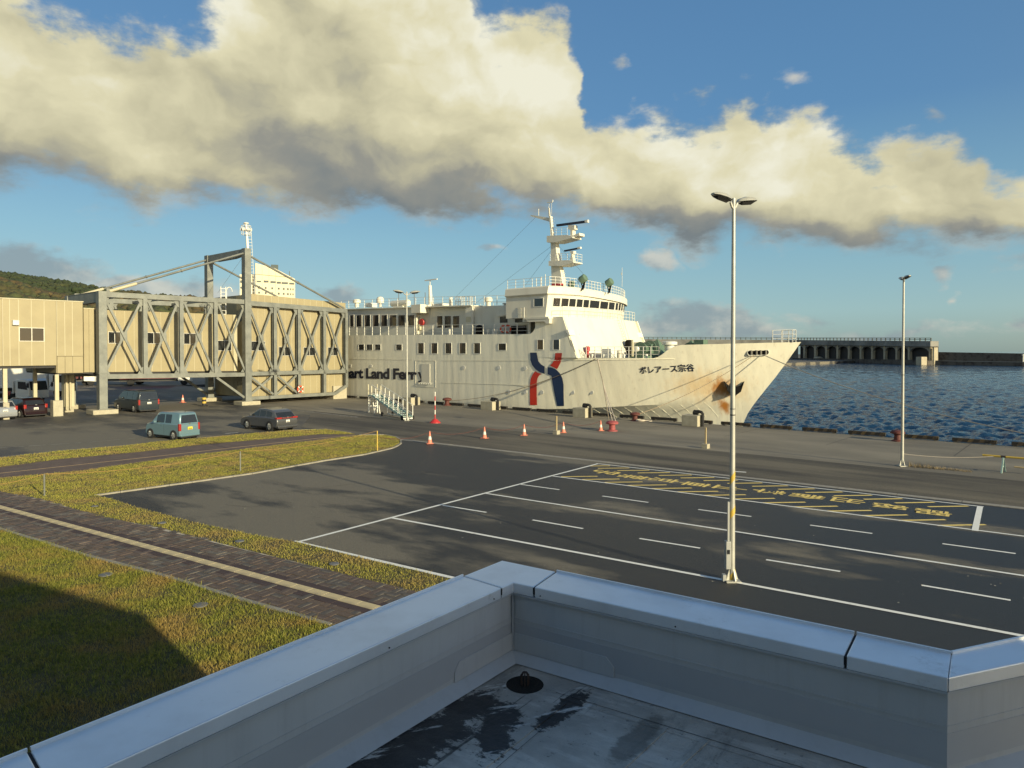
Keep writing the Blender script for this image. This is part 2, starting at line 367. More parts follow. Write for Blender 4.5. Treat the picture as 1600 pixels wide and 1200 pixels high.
# yellow hatching and lettering of the keep-clear lane
D0, D1, C0, C1 = G(934, 725.6), G(1530, 792.6), G(872, 745.0), G(1521, 829.6)
hd = (G(1125.8, 769.5) - G(1062.8, 770.4)).normalized()
ha = empty('hatched_lane', (0, 0, 0)); ha['kind'] = 'structure'
for k in range(15):
    p = D0.lerp(D1, (k + .75) / 15.0); mb = MB(); strip(mb, p - hd * .06 - hd * 1.75 * (.7 if k == 0 else 1), p - hd * .10, .16, .0125); mb.build('yellow_stripe', 'yellow_paint', ha, fix=False)
for k in range(14):
    p = C0.lerp(C1, (k + .05) / 14.0); mb = MB(); strip(mb, p + hd * .10, p + hd * 1.95, .16, .0125); mb.build('yellow_stripe', 'yellow_paint', ha, fix=False)
chars = '宅禁京車止準備出路臨'
cx = [(948, 738.5), (990, 745.5), (1038, 750.5), (1086, 757), (1141, 763), (1202, 768.5), (1261, 776), (1324, 782.5), (1391, 791.5), (1458, 801)]
for ch, (px, py) in zip(chars, cx):
    me = text_mesh(ch, .013)
    co = np.array([v.co[:2] for v in me.vertices]); lo = co.min(0); hi = co.max(0); s = 1.0 / (hi - lo)
    c = G(px, py); u = (G(px + 20, py + 2.35) - c).normalized(); v = Vector((-u.y, u.x, 0))
    f = (px - 948) / 510; LL = 1.62 - .35 * f; WW = .92
    for vt, q in zip(me.vertices, co):
        a, b = (q - (lo + hi) / 2) * s                      # glyph tops point down the lane
        vt.co = (a * -WW, b * LL, 0)
    o = bpy.data.objects.new('road_letter', me); me.materials.append(MATS['yellow_paint']); COL.objects.link(o); o.parent = ha
    M = Matrix(((v.x, u.x, 0, c.x), (v.y, u.y, 0, c.y), (0, 0, 1, .0135), (0, 0, 0, 1))); 
    for vt in me.vertices:
        w = M @ Vector((-vt.co.x, vt.co.y, 0)); vt.co = w
    me.update()
    if me.polygons and me.polygons[0].normal.z < 0: me.flip_normals()

# cracks in the old asphalt
def crack(pts, w=.018):
    q = [G(*p) for p in pts]; pl = [q[0]]
    for a, b in zip(q, q[1:]):
        n = max(2, int((b - a).length / .35)); d = (b - a); s_ = Vector((-d.y, d.x, 0)).normalized()
        for i in range(1, n + 1): pl.append(a + d * (i / n) + s_ * random.uniform(-.07, .07) * (i < n))
    mb = MB()
    for a, b in zip(pl, pl[1:]): strip(mb, a, b, w * random.uniform(.5, 1.4), .0118)
    o = mb.build('asphalt_crack', 'joint_tar', fix=False); o['kind'] = 'structure'
crack([(420, 772), (470, 768), (520, 760), (590, 752), (668, 738)]); crack([(352, 789), (392, 793), (415, 787)]); crack([(655, 742), (700, 730), (760, 727)]); crack([(560, 800), (640, 786), (720, 770)]); crack([(1000, 812), (1100, 822), (1210, 846)], .012); crack([(880, 790), (990, 806)], .012)
# ---- grass, paths
def PT(l): return [G(x, y) for x, y in l]
up_grass = PT([(-160, 738), (0, 716), (100, 705), (200, 697), (250, 690.5), (330, 684), (400, 677.5), (460, 672.8), (510, 671.5), (548, 677.5), (556, 679.6),
               (500, 679.4), (312, 696), (219, 707), (94, 718.4), (0, 731), (-160, 751)])
foot = PT([(-160, 751), (0, 731), (94, 718.4), (219, 707), (312, 696), (500, 679.4), (556, 679.6), (561, 681.4), (500, 688.3), (281, 715), (125, 737), (0, 748.5), (-160, 768)])
mid_grass = PT([(-160, 768), (0, 748.5), (125, 737), (281, 715), (500, 688.3), (561, 681.4), (600, 680.6), (617, 684), (625, 688.5), (625.5, 693.6), (612, 700.6), (569, 710.4), (506, 720), (394, 740), (300, 753.6), (150, 774.8),
                (219, 796.2), (312, 820.2), (406, 840.2), (462, 848.6), (600, 882.5), (706, 907), (760, 921), (800, 960), (700, 945), (640, 925), (500, 890), (375, 859), (250, 827), (156, 809), (62, 781), (0, 768), (-160, 738 + 20)])
mid_grass = mid_grass[:-1] + [G(-100, 755)]
mid_grass = PT([(-160, 768), (0, 748.5), (125, 737), (281, 715), (500, 688.3), (561, 681.4), (600, 680.6), (617, 684), (625, 688.5), (625.5, 693.6), (612, 700.6), (569, 710.4), (506, 720), (394, 740), (300, 753.6), (150, 774.8),
                (219, 796.2), (312, 820.2), (406, 840.2), (462, 848.6), (600, 882.5), (706, 907), (760, 921), (860, 975), (700, 945), (640, 927), (500, 890), (375, 859), (250, 827), (156, 809), (62, 781), (0, 770), (-60, 769)])
low_edge = [(-200, 778), (0, 829), (62, 848), (131, 870), (231, 896), (312, 920), (369, 938), (450, 961), (517, 981), (640, 1016), (760, 1050)]
pathU = [(0, 770), (62, 781), (156, 809), (250, 827), (375, 859), (500, 890), (640, 927), (700, 945), (860, 975)]
low_grass = PT(low_edge + [(900, 1200), (300, 1500), (-700, 1500), (-1500, 1100)])
for nm, pl in (('grass_verge', up_grass), ('grass_island', mid_grass), ('lawn', low_grass)):
    o = poly_sheet(nm, pl, 0.05, 'soil', .06); o['kind'] = 'structure'
mat('paver_brown', (.12, .082, .066), .8, var=.3, vscale=1.3, bump=.4, bscale=30, col2=(.12, .095, .075), c2lo=.5, c2hi=.7, c2scale=.9, coords='Object')
mat('paver_bed', (.50, .45, .36), .95, var=.5, vscale=3, col2=(.10, .09, .07), c2lo=.42, c2hi=.58, c2scale=1.2)
o = poly_sheet('brick_footway', foot, .035, 'paver_brown', .05); o['kind'] = 'structure'
o = poly_sheet('promenade', PT([(-260, 700)] + pathU + [(760, 1050)] + low_edge[::-1]), 0.052, 'paver_bed', .04); o['kind'] = 'structure'
prom = o
# edging strip on the footway, the orange sunlight put into its colour
mat('edging', (.50, .33, .16), .7, var=.15, vscale=4)
mb = MB(); fl = PT([(-160, 762), (0, 740.5), (250, 713.3), (500, 685.2), (552, 681.2)])
for a, b in zip(fl, fl[1:]): strip(mb, a, b, .16, .038)
o = mb.build('sunlit_edging', 'edging', fix=False); o['kind'] = 'structure'
# kerb stones round the island and along the lot
mat('kerb_light', (.25, .235, .195), .9, var=.2, vscale=5, bump=.4)
kb = bx(-.5, .485, -.06, .06, -.05, .075).build('kerb_mesh', 'kerb_light'); kme = kb.data; bpy.data.objects.remove(kb)
def kerb_run(pts, name, close=False, step=1.0, low=0.0):
    root = empty(name, (0, 0, 0)); root['kind'] = 'structure'
    for a, b in zip(pts, pts[1:]):
        d = b - a; n = max(1, round(d.length / step)); s = d.length / n
        for k in range(n):
            o = share('kerb_stone', kme, root, a + d * ((k + .5) / n) + Vector((0, 0, low)), math.atan2(d.y, d.x)); o.scale = (s, 1, 1)
    return root
kerb_run(PT([(147, 775.6), (300, 754.4), (394, 741), (506, 720.8), (569, 711.2), (598, 704.6), (613, 701), (621, 697.4), (626.5, 693.4), (626.4, 688.5), (619, 683.8), (601, 680), (561, 680.6)]), 'kerb')
kerb_run(PT([(-160, 737), (0, 715.3), (100, 704.3), (200, 696.3), (330, 683.3), (460, 672.0), (510, 670.8), (548, 676.8)]), 'kerb', low=-.04)
kerb_run(PT([(147, 775.6), (219, 797.4), (312, 821.4), (406, 841.4), (456, 849.4)]), 'kerb', low=-.045)
kerb_run(PT(low_edge[:9]), 'kerb', low=.012, step=1.3)
kerb_run(PT(pathU[:8]), 'kerb', low=-.035, step=1.3)
# promenade pavers and the band of tactile tiles
pU = PT(pathU); pL = PT(low_edge)
tb0 = [(-10, 792.0), (250, 860.5), (500, 928.5), (640, 968)]
tbw = PT(tb0); tdir = (tbw[-1] - tbw[0]).normalized(); tn = Vector((-tdir.y, tdir.x, 0)); ta = math.atan2(tdir.y, tdir.x)
def inpoly(p, poly):
    x, y = p[0], p[1]; c = False; n = len(poly)
    for i in range(n):
        a, b = poly[i], poly[i - 1]
        if (a.y > y) != (b.y > y) and x < (b.x - a.x) * (y - a.y) / (b.y - a.y) + a.x: c = not c
    return c
promp = PT([(-260, 715)] + pathU + [(760, 1050)] + low_edge[::-1])
pm = MB().box(-.190, .190, -.090, .090, 0, .035).build('paver_mesh', 'paver_brown', bevel=None); pme = pm.data; bpy.data.objects.remove(pm)
pmats = []
for i, (c1, c2) in enumerate((((.10, .072, .06), (.15, .115, .09)), ((.085, .074, .066), (.16, .14, .115)), ((.12, .085, .065), (.09, .07, .056)))):
    pmats.append(mat('paver_%s' % ('red', 'grey', 'tan')[i], c1, .8, var=.3, vscale=1.1, bump=.4, bscale=35, col2=c2, c2scale=1.2))
pmes = []
for m_ in pmats:
    q = pme.copy(); q.materials.clear(); q.materials.append(m_); pmes.append(q)
cand = []
org = tbw[0]
for i in range(-30, 110):
    for j in range(-17, 14):
        u = i * .402 + (.2 if (i + j) % 2 else 0); v = j * .2025
        for (uu, vv, rz) in (((i * .402), (j * .402), 0),):
            pass
for i in range(-40, 80):                                   # basket weave: pairs of pavers turned by a quarter
    for j in range(-9, 8):
        bxu, bxv = i * .404, j * .404
        for k in (-1, 1):
            if (i + j) % 2: cand.append((bxu, bxv + k * .101, 0.0))
            else: cand.append((bxu + k * .101, bxv, R(90)))
inn = []
for (u, v, rz) in cand:
    p = org + tdir * u + tn * v
    if abs(v) < .40: continue
    if inpoly(p, promp): inn.append((p.length, p, rz))
inn.sort(key=lambda t: t[0])
for d_, p, rz in inn[:300]:
    share('paver', random.choice(pmes), prom, (p.x, p.y, .034 + random.uniform(-.006, .006)), ta + rz + random.uniform(-.012, .012))
mbs = [MB(), MB(), MB()]
for d_, p, rz in inn[300:]:
    M = Matrix.Translation((p.x, p.y, .034 + random.uniform(-.006, .006))) @ Matrix.Rotation(ta + rz, 4, 'Z')
    random.choice(mbs).box(-.190, .190, -.090, .090, 0, .035, M)
for k in range(3):
    o = mbs[k].build('far_paver', pmats[k], prom, fix=False); o['kind'] = 'stuff'
mat('tactile', (.56, .47, .28), .75, var=.15, vscale=2.5, bump=.2, col2=(.34, .29, .19), c2scale=1.2)
mat('paver_plum', (.055, .035, .035), .8, var=.3, vscale=2)
tt = MB().box(-.29, .29, -.145, .145, 0, .036)
for k in range(4): tt.box(-.27, .27, -.118 + k * .068, -.090 + k * .068, .036, .041)
tt = tt.build('tactile_mesh', 'tactile'); tme = tt.data; bpy.data.objects.remove(tt)
pt = MB().box(-.29, .29, -.12, .12, 0, .034).build('plum_mesh', 'paver_plum'); ptm = pt.data; bpy.data.objects.remove(pt)
for i in range(-2, 56):
    p = org + tdir * (i * .59)
    if i > 5 and not inpoly(p, promp): break
    share('tactile_tile', tme, prom, (p.x, p.y, .035), ta)
    for s_ in (-1, 1):
        q = p + tn * s_ * .275
        share('border_paver', ptm, prom, (q.x, q.y, .034 + random.uniform(-.002, .002)), ta)
# ---- blades of grass
def grass_mat(name, g1, g2, brown):
    m = bpy.data.materials.new(name); m.use_nodes = True; nt = m.node_tree; N = nt.nodes.new; L = nt.links.new; b = nt.nodes['Principled BSDF']
    b.inputs['Roughness'].default_value = .65; b.inputs['Specular IOR Level'].default_value = .25
    tc = N('ShaderNodeTexCoord'); n1 = N('ShaderNodeTexNoise'); n1.inputs['Scale'].default_value = .55; n1.inputs['Detail'].default_value = 5; n1.inputs['Roughness'].default_value = .65
    n2 = N('ShaderNodeTexNoise'); n2.inputs['Scale'].default_value = 9; n2.inputs['Detail'].default_value = 3
    L(tc.outputs['Object'], n1.inputs[0]); L(tc.outputs['Object'], n2.inputs[0])
    r1 = N('ShaderNodeMapRange'); L(n1.outputs[0], r1.inputs[0]); r1.inputs[1].default_value = .46; r1.inputs[2].default_value = .62
    r2 = N('ShaderNodeMapRange'); L(n2.outputs[0], r2.inputs[0]); r2.inputs[1].default_value = .35; r2.inputs[2].default_value = .65
    a = N('ShaderNodeMix'); a.data_type = 'RGBA'; L(r2.outputs[0], a.inputs[0]); a.inputs[6].default_value = (*g1, 1); a.inputs[7].default_value = (*g2, 1)
    c = N('ShaderNodeMix'); c.data_type = 'RGBA'; L(r1.outputs[0], c.inputs[0]); L(a.outputs[2], c.inputs[6]); c.inputs[7].default_value = (*brown, 1)
    L(c.outputs[2], b.inputs['Base Color'])
    tr = N('ShaderNodeBsdfTranslucent'); L(c.outputs[2], tr.inputs[0]); mx = N('ShaderNodeMixShader'); mx.inputs[0].default_value = .25
    L(b.outputs[0], mx.inputs[1]); L(tr.outputs[0], mx.inputs[2]); L(mx.outputs[0], nt.nodes['Material Output'].inputs[0])
    MATS[name] = m; return m
grass_mat('grass_near', (.12, .15, .025), (.38, .36, .07), (.36, .26, .08))
grass_mat('grass_far', (.24, .25, .045), (.46, .41, .09), (.38, .29, .10))
def grass(name, poly, dens, h, w, m, clip, lab):
    P = np.array([[p.x, p.y] for p in poly]); lo = np.maximum(P.min(0), clip[0]); hi = np.minimum(P.max(0), clip[1])
    n = int(dens * (hi - lo).prod()); pts = rng.uniform(lo, hi, (n, 2))
    ins = np.zeros(n, bool)
    for i in range(len(P)):
        a, b = P[i], P[i - 1]; cond = (a[1] > pts[:, 1]) != (b[1] > pts[:, 1])
        with np.errstate(divide='ignore', invalid='ignore'): xx = (b[0] - a[0]) * (pts[:, 1] - a[1]) / (b[1] - a[1]) + a[0]
        ins ^= cond & (pts[:, 0] < xx)
    az = pts[:, 0] / np.maximum(pts[:, 1], .1); ins &= (az > -.86) & (az < .9) & (pts[:, 1] > 6)
    # clumping: tufts higher and denser in places
    f = np.sin(pts[:, 0] * 2.1 + np.sin(pts[:, 1] * 1.3) * 2) * np.sin(pts[:, 1] * 2.7 + np.cos(pts[:, 0] * 1.7) * 2)
    f2 = np.sin(pts[:, 0] * 7.3 + 2 * np.sin(pts[:, 1] * 5.1)) * np.sin(pts[:, 1] * 8.9 + 1.5 * np.cos(pts[:, 0] * 6.3))
    ins &= rng.random(n) < .72 + .2 * f + .18 * f2
    pts = pts[ins]; f = (.6 * f + .5 * f2)[ins]; n = len(pts); pts = pts + rng.normal(0, .045, pts.shape)
    hh = h * rng.uniform(.35, 1.35, n) * (1 + .3 * f) * np.where(rng.random(n) < .04, 1.9, 1); a = rng.uniform(0, 2 * np.pi, n); ln = rng.uniform(.15, 1.1, n) * hh
    b = rng.uniform(0, 2 * np.pi, n); ww = w * rng.uniform(.6, 1.3, n) / 2
    V = np.zeros((n, 5, 3), np.float32); V[:, :, :2] = pts[:, None]; V[:, :, 2] = .045
    dx, dy = np.cos(a) * ww, np.sin(a) * ww; lx, ly = np.cos(b) * ln, np.sin(b) * ln
    V[:, 0, 0] -= dx; V[:, 0, 1] -= dy; V[:, 1, 0] += dx; V[:, 1, 1] += dy
    for k, q in ((2, 1), (3, -1)):
        V[:, k, 0] += q * dx * .8 + lx * .35; V[:, k, 1] += q * dy * .8 + ly * .35; V[:, k, 2] += hh * .6
    V[:, 4, 0] += lx; V[:, 4, 1] += ly; V[:, 4, 2] += hh * .95
    base = np.arange(n)[:, None] * 5
    q = (base + np.array([0, 1, 2, 3])); t = (base + np.array([3, 2, 4]))
    me = bpy.data.meshes.new(name); me.vertices.add(n * 5); me.vertices.foreach_set('co', V.ravel())
    loops = np.concatenate([q, t], 1).ravel().astype(np.int32); me.loops.add(len(loops)); me.loops.foreach_set('vertex_index', loops)
    me.polygons.add(2 * n); stt = np.zeros(2 * n, np.int32); stt[0::2] = np.arange(n) * 7; stt[1::2] = np.arange(n) * 7 + 4
    me.polygons.foreach_set('loop_start', stt); me.update(calc_edges=True); me.validate()
    me.materials.append(MATS[m]); o = bpy.data.objects.new(name, me); COL.objects.link(o); tag(o, lab, 'grass', kind='stuff'); return n
ng = 0
ng += grass('lawn_grass', low_grass, 1900, .075, .010, 'grass_near', ((-22, 7), (3, 27)), 'tufted green lawn with brown patches below the brick promenade')
ng += grass('island_grass', mid_grass, 950, .05, .013, 'grass_far', ((-48, 12), (4, 52)), 'yellow-green grass between the car park and the two paths')
ng += grass('verge_grass', up_grass, 600, .05, .018, 'grass_far', ((-50, 28), (0, 62)), 'narrow strip of yellow-green grass beside the parked cars')
# ---- water
def water_mat():
    m = bpy.data.materials.new('sea_water'); m.use_nodes = True; nt = m.node_tree; N = nt.nodes.new; L = nt.links.new; b = nt.nodes['Principled BSDF']
    b.inputs['Base Color'].default_value = (.004, .026, .062, 1); b.inputs['Roughness'].default_value = .07; b.inputs['IOR'].default_value = 1.333
    tc = N('ShaderNodeTexCoord'); h = None
    for sc, st_, sx in ((2.6, .30, 1.0), (.9, .30, .8), (9.0, .08, 1.2)):
        mp = N('ShaderNodeMapping'); mp.inputs['Rotation'].default_value = (0, 0, .5); mp.inputs['Scale'].default_value = (1, sx * 1.8, 1); L(tc.outputs['Object'], mp.inputs[0])
        n = N('ShaderNodeTexNoise'); L(mp.outputs[0], n.inputs[0]); n.inputs['Scale'].default_value = sc; n.inputs['Detail'].default_value = 4; n.inputs['Roughness'].default_value = .6
        k = N('ShaderNodeMath'); k.operation = 'MULTIPLY'; L(n.outputs[0], k.inputs[0]); k.inputs[1].default_value = st_
        if h is None: h = k.outputs[0]
        else:
            a = N('ShaderNodeMath'); L(h, a.inputs[0]); L(k.outputs[0], a.inputs[1]); h = a.outputs[0]
    bp = N('ShaderNodeBump'); bp.inputs['Strength'].default_value = .9; bp.inputs['Distance'].default_value = .55; L(h, bp.inputs['Height']); L(bp.outputs[0], b.inputs['Normal'])
    MATS['sea_water'] = m
water_mat()
SEAZ = -1.6
o = MB().add([(-9000, -9000, SEAZ - .3), (30000, -9000, SEAZ - .3), (30000, 40000, SEAZ - .3), (-9000, 40000, SEAZ - .3)], [(0, 1, 2, 3)]).build('sea', 'sea_water', fix=False); o['kind'] = 'structure'
def waves():
    naz, nr = 520, 760
    az = np.linspace(R(9), R(47), naz); r = 44 * np.exp(np.linspace(0, math.log(760 / 44), nr))
    A, Rr = np.meshgrid(az, r); X = Rr * np.sin(A); Y = Rr * np.cos(A); Z = np.zeros_like(X)
    wr = np.random.default_rng(5)
    for k in range(46):
        lam = .6 * 1.062 ** k * wr.uniform(.9, 1.1); th = wr.normal(2.2, .75); kx, ky = math.cos(th) * 2 * np.pi / lam, math.sin(th) * 2 * np.pi / lam
        amp = .017 * lam if lam < 1.6 else .0272 * (1.6 / lam) ** .25; ph = wr.uniform(0, 6.28)
        fade = np.clip(lam / (Rr * .004 * 3.0) - .6, 0, 1)
        s = np.sin(kx * X + ky * Y + ph); Z += amp * fade * (s + .25 * s * np.abs(s))
    e = np.minimum(np.minimum(np.arange(nr)[:, None], nr - 1 - np.arange(nr)[:, None]) / 14, np.minimum(np.arange(naz), naz - 1 - np.arange(naz))[None, :] / 14).clip(0, 1)
    Z = SEAZ + Z * e - .32 * (1 - e)
    me = bpy.data.meshes.new('harbour_water'); V = np.stack([X, Y, Z], -1).astype(np.float32); n = naz * nr
    me.vertices.add(n); me.vertices.foreach_set('co', V.ravel())
    i = (np.arange(nr - 1)[:, None] * naz + np.arange(naz - 1)[None]).ravel(); q = np.stack([i, i + naz, i + naz + 1, i + 1], 1).astype(np.int32)
    me.loops.add(q.size); me.loops.foreach_set('vertex_index', q.ravel()); me.polygons.add(len(q)); me.polygons.foreach_set('loop_start', np.arange(len(q), dtype=np.int32) * 4)
    me.update(calc_edges=True)
    if me.polygons[0].normal.z < 0: me.flip_normals()
    me.shade_smooth(); me.materials.append(MATS['sea_water']); o = bpy.data.objects.new('harbour_water', me); COL.objects.link(o); o['kind'] = 'structure'
waves()
# ================================================================== THE FERRY
ship = empty('car_ferry', SHIP0, ROT_S, 'white car ferry moored along the quay with a red and blue emblem on its hull', 'ferry')
def proj(s, t, z):
    p = SHIP0 + DS * s + NS * t; d = Vector((p.x, p.y, z)) - CP; zz = d.dot(FW); return 800 + FPX * d.x / zz, CYP - FPX * d.dot(UP) / zz
def hull_mat():
    m = mat('hull_white', (.84, .81, .655), .5, 0, .03, .8, 0, 1, (.79, .75, .60), .45, .7, .5, .4, 'Object', (1, 1, .35))
    nt = m.node_tree; N = nt.nodes.new; L = nt.links.new; b = nt.nodes['Principled BSDF']
    tc = N('ShaderNodeTexCoord'); sp = N('ShaderNodeSeparateXYZ'); L(tc.outputs['Object'], sp.inputs[0])
    def mm(op, a, c=None, d=None):
        n = N('ShaderNodeMath'); n.operation = op
        for i, v in enumerate((a, c, d)):
            if v is None: continue
            if isinstance(v, (int, float)): n.inputs[i].default_value = v
            else: L(v, n.inputs[i])
        return n.outputs[0]
    # dished plating between the frames
    fr = mm('ABSOLUTE', mm('SINE', mm('MULTIPLY', sp.outputs[0], 3.1416 / 1.25)))
    mp = N('ShaderNodeMapping'); mp.inputs['Scale'].default_value = (1, 1, .22); L(tc.outputs['Object'], mp.inputs[0])
    n1 = N('ShaderNodeTexNoise'); L(mp.outputs[0], n1.inputs[0]); n1.inputs['Scale'].default_value = 1.1; n1.inputs['Detail'].default_value = 3
    hh = mm('ADD', mm('MULTIPLY', fr, mm('MULTIPLY', n1.outputs[0], .05)), mm('MULTIPLY', n1.outputs[0], .10))
    bp = N('ShaderNodeBump'); bp.inputs['Distance'].default_value = 1.0; bp.inputs['Strength'].default_value = .22; L(hh, bp.inputs['Height']); L(bp.outputs[0], b.inputs['Normal'])
    # rust bleeding from the hawse pipe, thin weeps elsewhere
    nz = N('ShaderNodeTexNoise'); L(mp.outputs[0], nz.inputs[0]); nz.inputs['Scale'].default_value = 1.6; nz.inputs['Detail'].default_value = 6; nz.inputs['Roughness'].default_value = .65
    def blob(s, z, rs, rz):
        dx = mm('DIVIDE', mm('SUBTRACT', sp.outputs[0], s), rs); dz = mm('DIVIDE', mm('SUBTRACT', sp.outputs[2], z), rz)
        d = mm('SQRT', mm('ADD', mm('MULTIPLY', dx, dx), mm('MULTIPLY', dz, dz))); return mm('SUBTRACT', 1.0, d)
    def cl(v, lo, hi):
        r = N('ShaderNodeMapRange'); r.interpolation_type = 'SMOOTHSTEP'; L(v, r.inputs[0]); r.inputs[1].default_value = lo; r.inputs[2].default_value = hi; return r.outputs[0]
    sa, ta_, za = hull_at(1138, 606)
    w1 = cl(mm('ADD', blob(sa - 1.6, za + .1, 5.0, 2.4), mm('MULTIPLY', mm('SUBTRACT', nz.outputs[0], .5), 1.2)), .05, .95)
    s2, t2, z2 = hull_at(1130, 632)
    w2 = cl(mm('ADD', mm('MAXIMUM', blob(sa - .5, za + .0, 1.6, 1.5), blob(s2, z2 - .1, .8, 1.6)), mm('MULTIPLY', mm('SUBTRACT', nz.outputs[0], .5), 1.5)), .15, .9)
    src = b.inputs['Base Color'].links[0].from_socket
    a = N('ShaderNodeMix'); a.data_type = 'RGBA'; L(mm('MULTIPLY', w1, .62), a.inputs[0]); L(src, a.inputs[6]); a.inputs[7].default_value = (.74, .50, .22, 1)
    c = N('ShaderNodeMix'); c.data_type = 'RGBA'; L(w2, c.inputs[0]); L(a.outputs[2], c.inputs[6]); c.inputs[7].default_value = (.46, .19, .04, 1)
    # dirty streaks running down
    m3 = N('ShaderNodeMapping'); m3.inputs['Scale'].default_value = (2.2, 2.2, .12); L(tc.outputs['Object'], m3.inputs[0])
    n3 = N('ShaderNodeTexNoise'); L(m3.outputs[0], n3.inputs[0]); n3.inputs['Scale'].default_value = 1.5; n3.inputs['Detail'].default_value = 5
    d = N('ShaderNodeMix'); d.data_type = 'RGBA'; L(mm('MULTIPLY', cl(n3.outputs[0], .56, .76), .25), d.inputs[0]); L(c.outputs[2], d.inputs[6]); d.inputs[7].default_value = (.38, .32, .23, 1)
    L(d.outputs[2], b.inputs['Base Color'])
    return m
mat('ship_white', (.66, .635, .53), .5, var=.05, vscale=.8, col2=(.58, .54, .44), c2lo=.5, c2hi=.75, c2scale=.6, stretch=(1, 1, .4))
mat('ship_rail', (.68, .67, .60), .5, var=.05)
mat('glass_dark', (.018, .020, .022), .08, var=.2, vscale=1, spec=.8)
mat('roller_grey', (.16, .15, .125), .6)
mat('curtain', (.12, .09, .06), .8, var=.3, vscale=4, stretch=(6, 1, .5))
mat('black_steel', (.006, .0055, .005), .75, var=.3, vscale=5, spec=.2)
mat('emblem_blue', (.012, .03, .085), .45, var=.05); mat('emblem_red', (.50, .035, .02), .45, var=.05)
mat('letter_navy', (.012, .016, .035), .5, var=.05); mat('red_gear', (.42, .03, .03), .5); mat('green_gear', (.10, .16, .11), .6, var=.15)
mat('deck_green', (.10, .13, .10), .8, var=.2); mat('orange_ring', (.65, .09, .03), .5)
_pts = [(1250.2, 536.2), (1230.7, 563.8), (1210.8, 590.7), (1196.7, 607.7), (1176.8, 633), (1168.3, 646), (1162, 658.7), (1161, 665)]
STEM = sorted([S(x, y, 7.5)[::-1] for x, y in _pts]); STEM = [(-4.5, STEM[0][1] - .2)] + STEM + [(9.0, STEM[-1][1] + (9 - STEM[-1][0]) * .8)]
_sz = np.array([a for a, b in STEM]); _ss = np.array([b for a, b in STEM])
def stem(z): return float(np.interp(z, _sz, _ss))
def zchine(s): return float(np.interp(s, [-60, -24, -20, -9, -4, 1], [-.6, .1, .3, 1.2, 2.0, 2.8]))
def hb(s, z):
    zr = z - zchine(s)
    if zr >= 0: f = min(zr / 5.0, 1.3); s0 = -30 + 6.0 * f; e = 1.85 + .4 * f
    else: f = min(-zr / 2.2, 1.6); s0 = -30 - 15 * f; e = 1.85 - .3 * f
    se = stem(z); u = max(0.0, min(1.0, (s - s0) / (se - s0))); b_ = 7.5 * (1 - u ** e)
    if zr < 0 and s > -40: b_ *= 1 - .20 * min(1.0, (s + 40) / 18) * min(1.0, -zr / 1.8)
    return b_
def hull_at(px, py):
    t = 0.0
    for _ in range(40):
        s, z = S(px, py, t); t += .5 * (7.5 - hb(s, z) - t)
    return s, t, z
def ztop(s):
    return float(np.interp(s, [-95, -17.6, -10.4, -9.9, -9.4, -8.8, -8.0, 2], [5.65, 5.65, 5.65, 5.8, 6.15, 6.62, 6.9, 7.16]))
hull_mat()
NJ = 16; wl = sorted(set([0, .1, .2, .3, .36, .42] + [.44 + .0112 * i for i in range(50)] + [1.0]))
def hull_rows():
    rows = []; SA = -30.0
    for w in wl:
        col = []
        for j in range(NJ + 1):
            z = 0
            s = SA + (0 - SA) * w
            for _ in range(8):
                zc = zchine(s); zt = ztop(s)
                z = -3.2 + (zc + 3.2) * (j / 6) if j <= 6 else zc + (zt - zc) * ((j - 6) / (NJ - 6))
                s = SA + (stem(z) - SA) * w
            col.append((s, hb(s, z) if w < 1 else 0.0, z))
        rows.append(col)
    return rows
rows = hull_rows()
ext = [[(s_, 7.5, z) for (_, _, z) in rows[0]] for s_ in (-96, -80, -70, -60)]
ext[0] = [(-96, 7.3, z) for (_, _, z) in rows[0]]
allr = ext + rows
vs = []; fs = []; n = NJ + 1
for side in (1, -1):
    o0 = len(vs)
    for col in allr:
        for (s, b_, z) in col: vs.append((s, 7.5 - side * b_, z))
    for i in range(len(allr) - 1):
        for j in range(NJ):
            q = (o0 + i * n + j, o0 + (i + 1) * n + j, o0 + (i + 1) * n + j + 1, o0 + i * n + j + 1); fs.append(q if side == 1 else q[::-1])
mbh = MB(); mbh.add(vs, fs)
st_ = len(allr) * n; mbh.f.append(tuple(list(range(0, n)) + [st_ + k for k in range(n - 1, -1, -1)]))
hull = mbh.build('hull', 'hull_white', ship, smooth=28, fix=False)
# thin inner lining of the bow bulwark and the fore deck
mb = MB(); dk = [(c[0], 7.5 - hb(c[0], 5.6) + .02, 5.6) for c in [r[-1] for r in rows] if c[0] < stem(5.6) - .3] ; k0 = [d_ for d_ in dk if d_[0] > -21]
mb.add(k0 + [(a, 15 - b_, c) for a, b_, c in k0[::-1]], [tuple(range(2 * len(k0)))]); mb.build('fore_deck', 'deck_green', ship, fix=False)
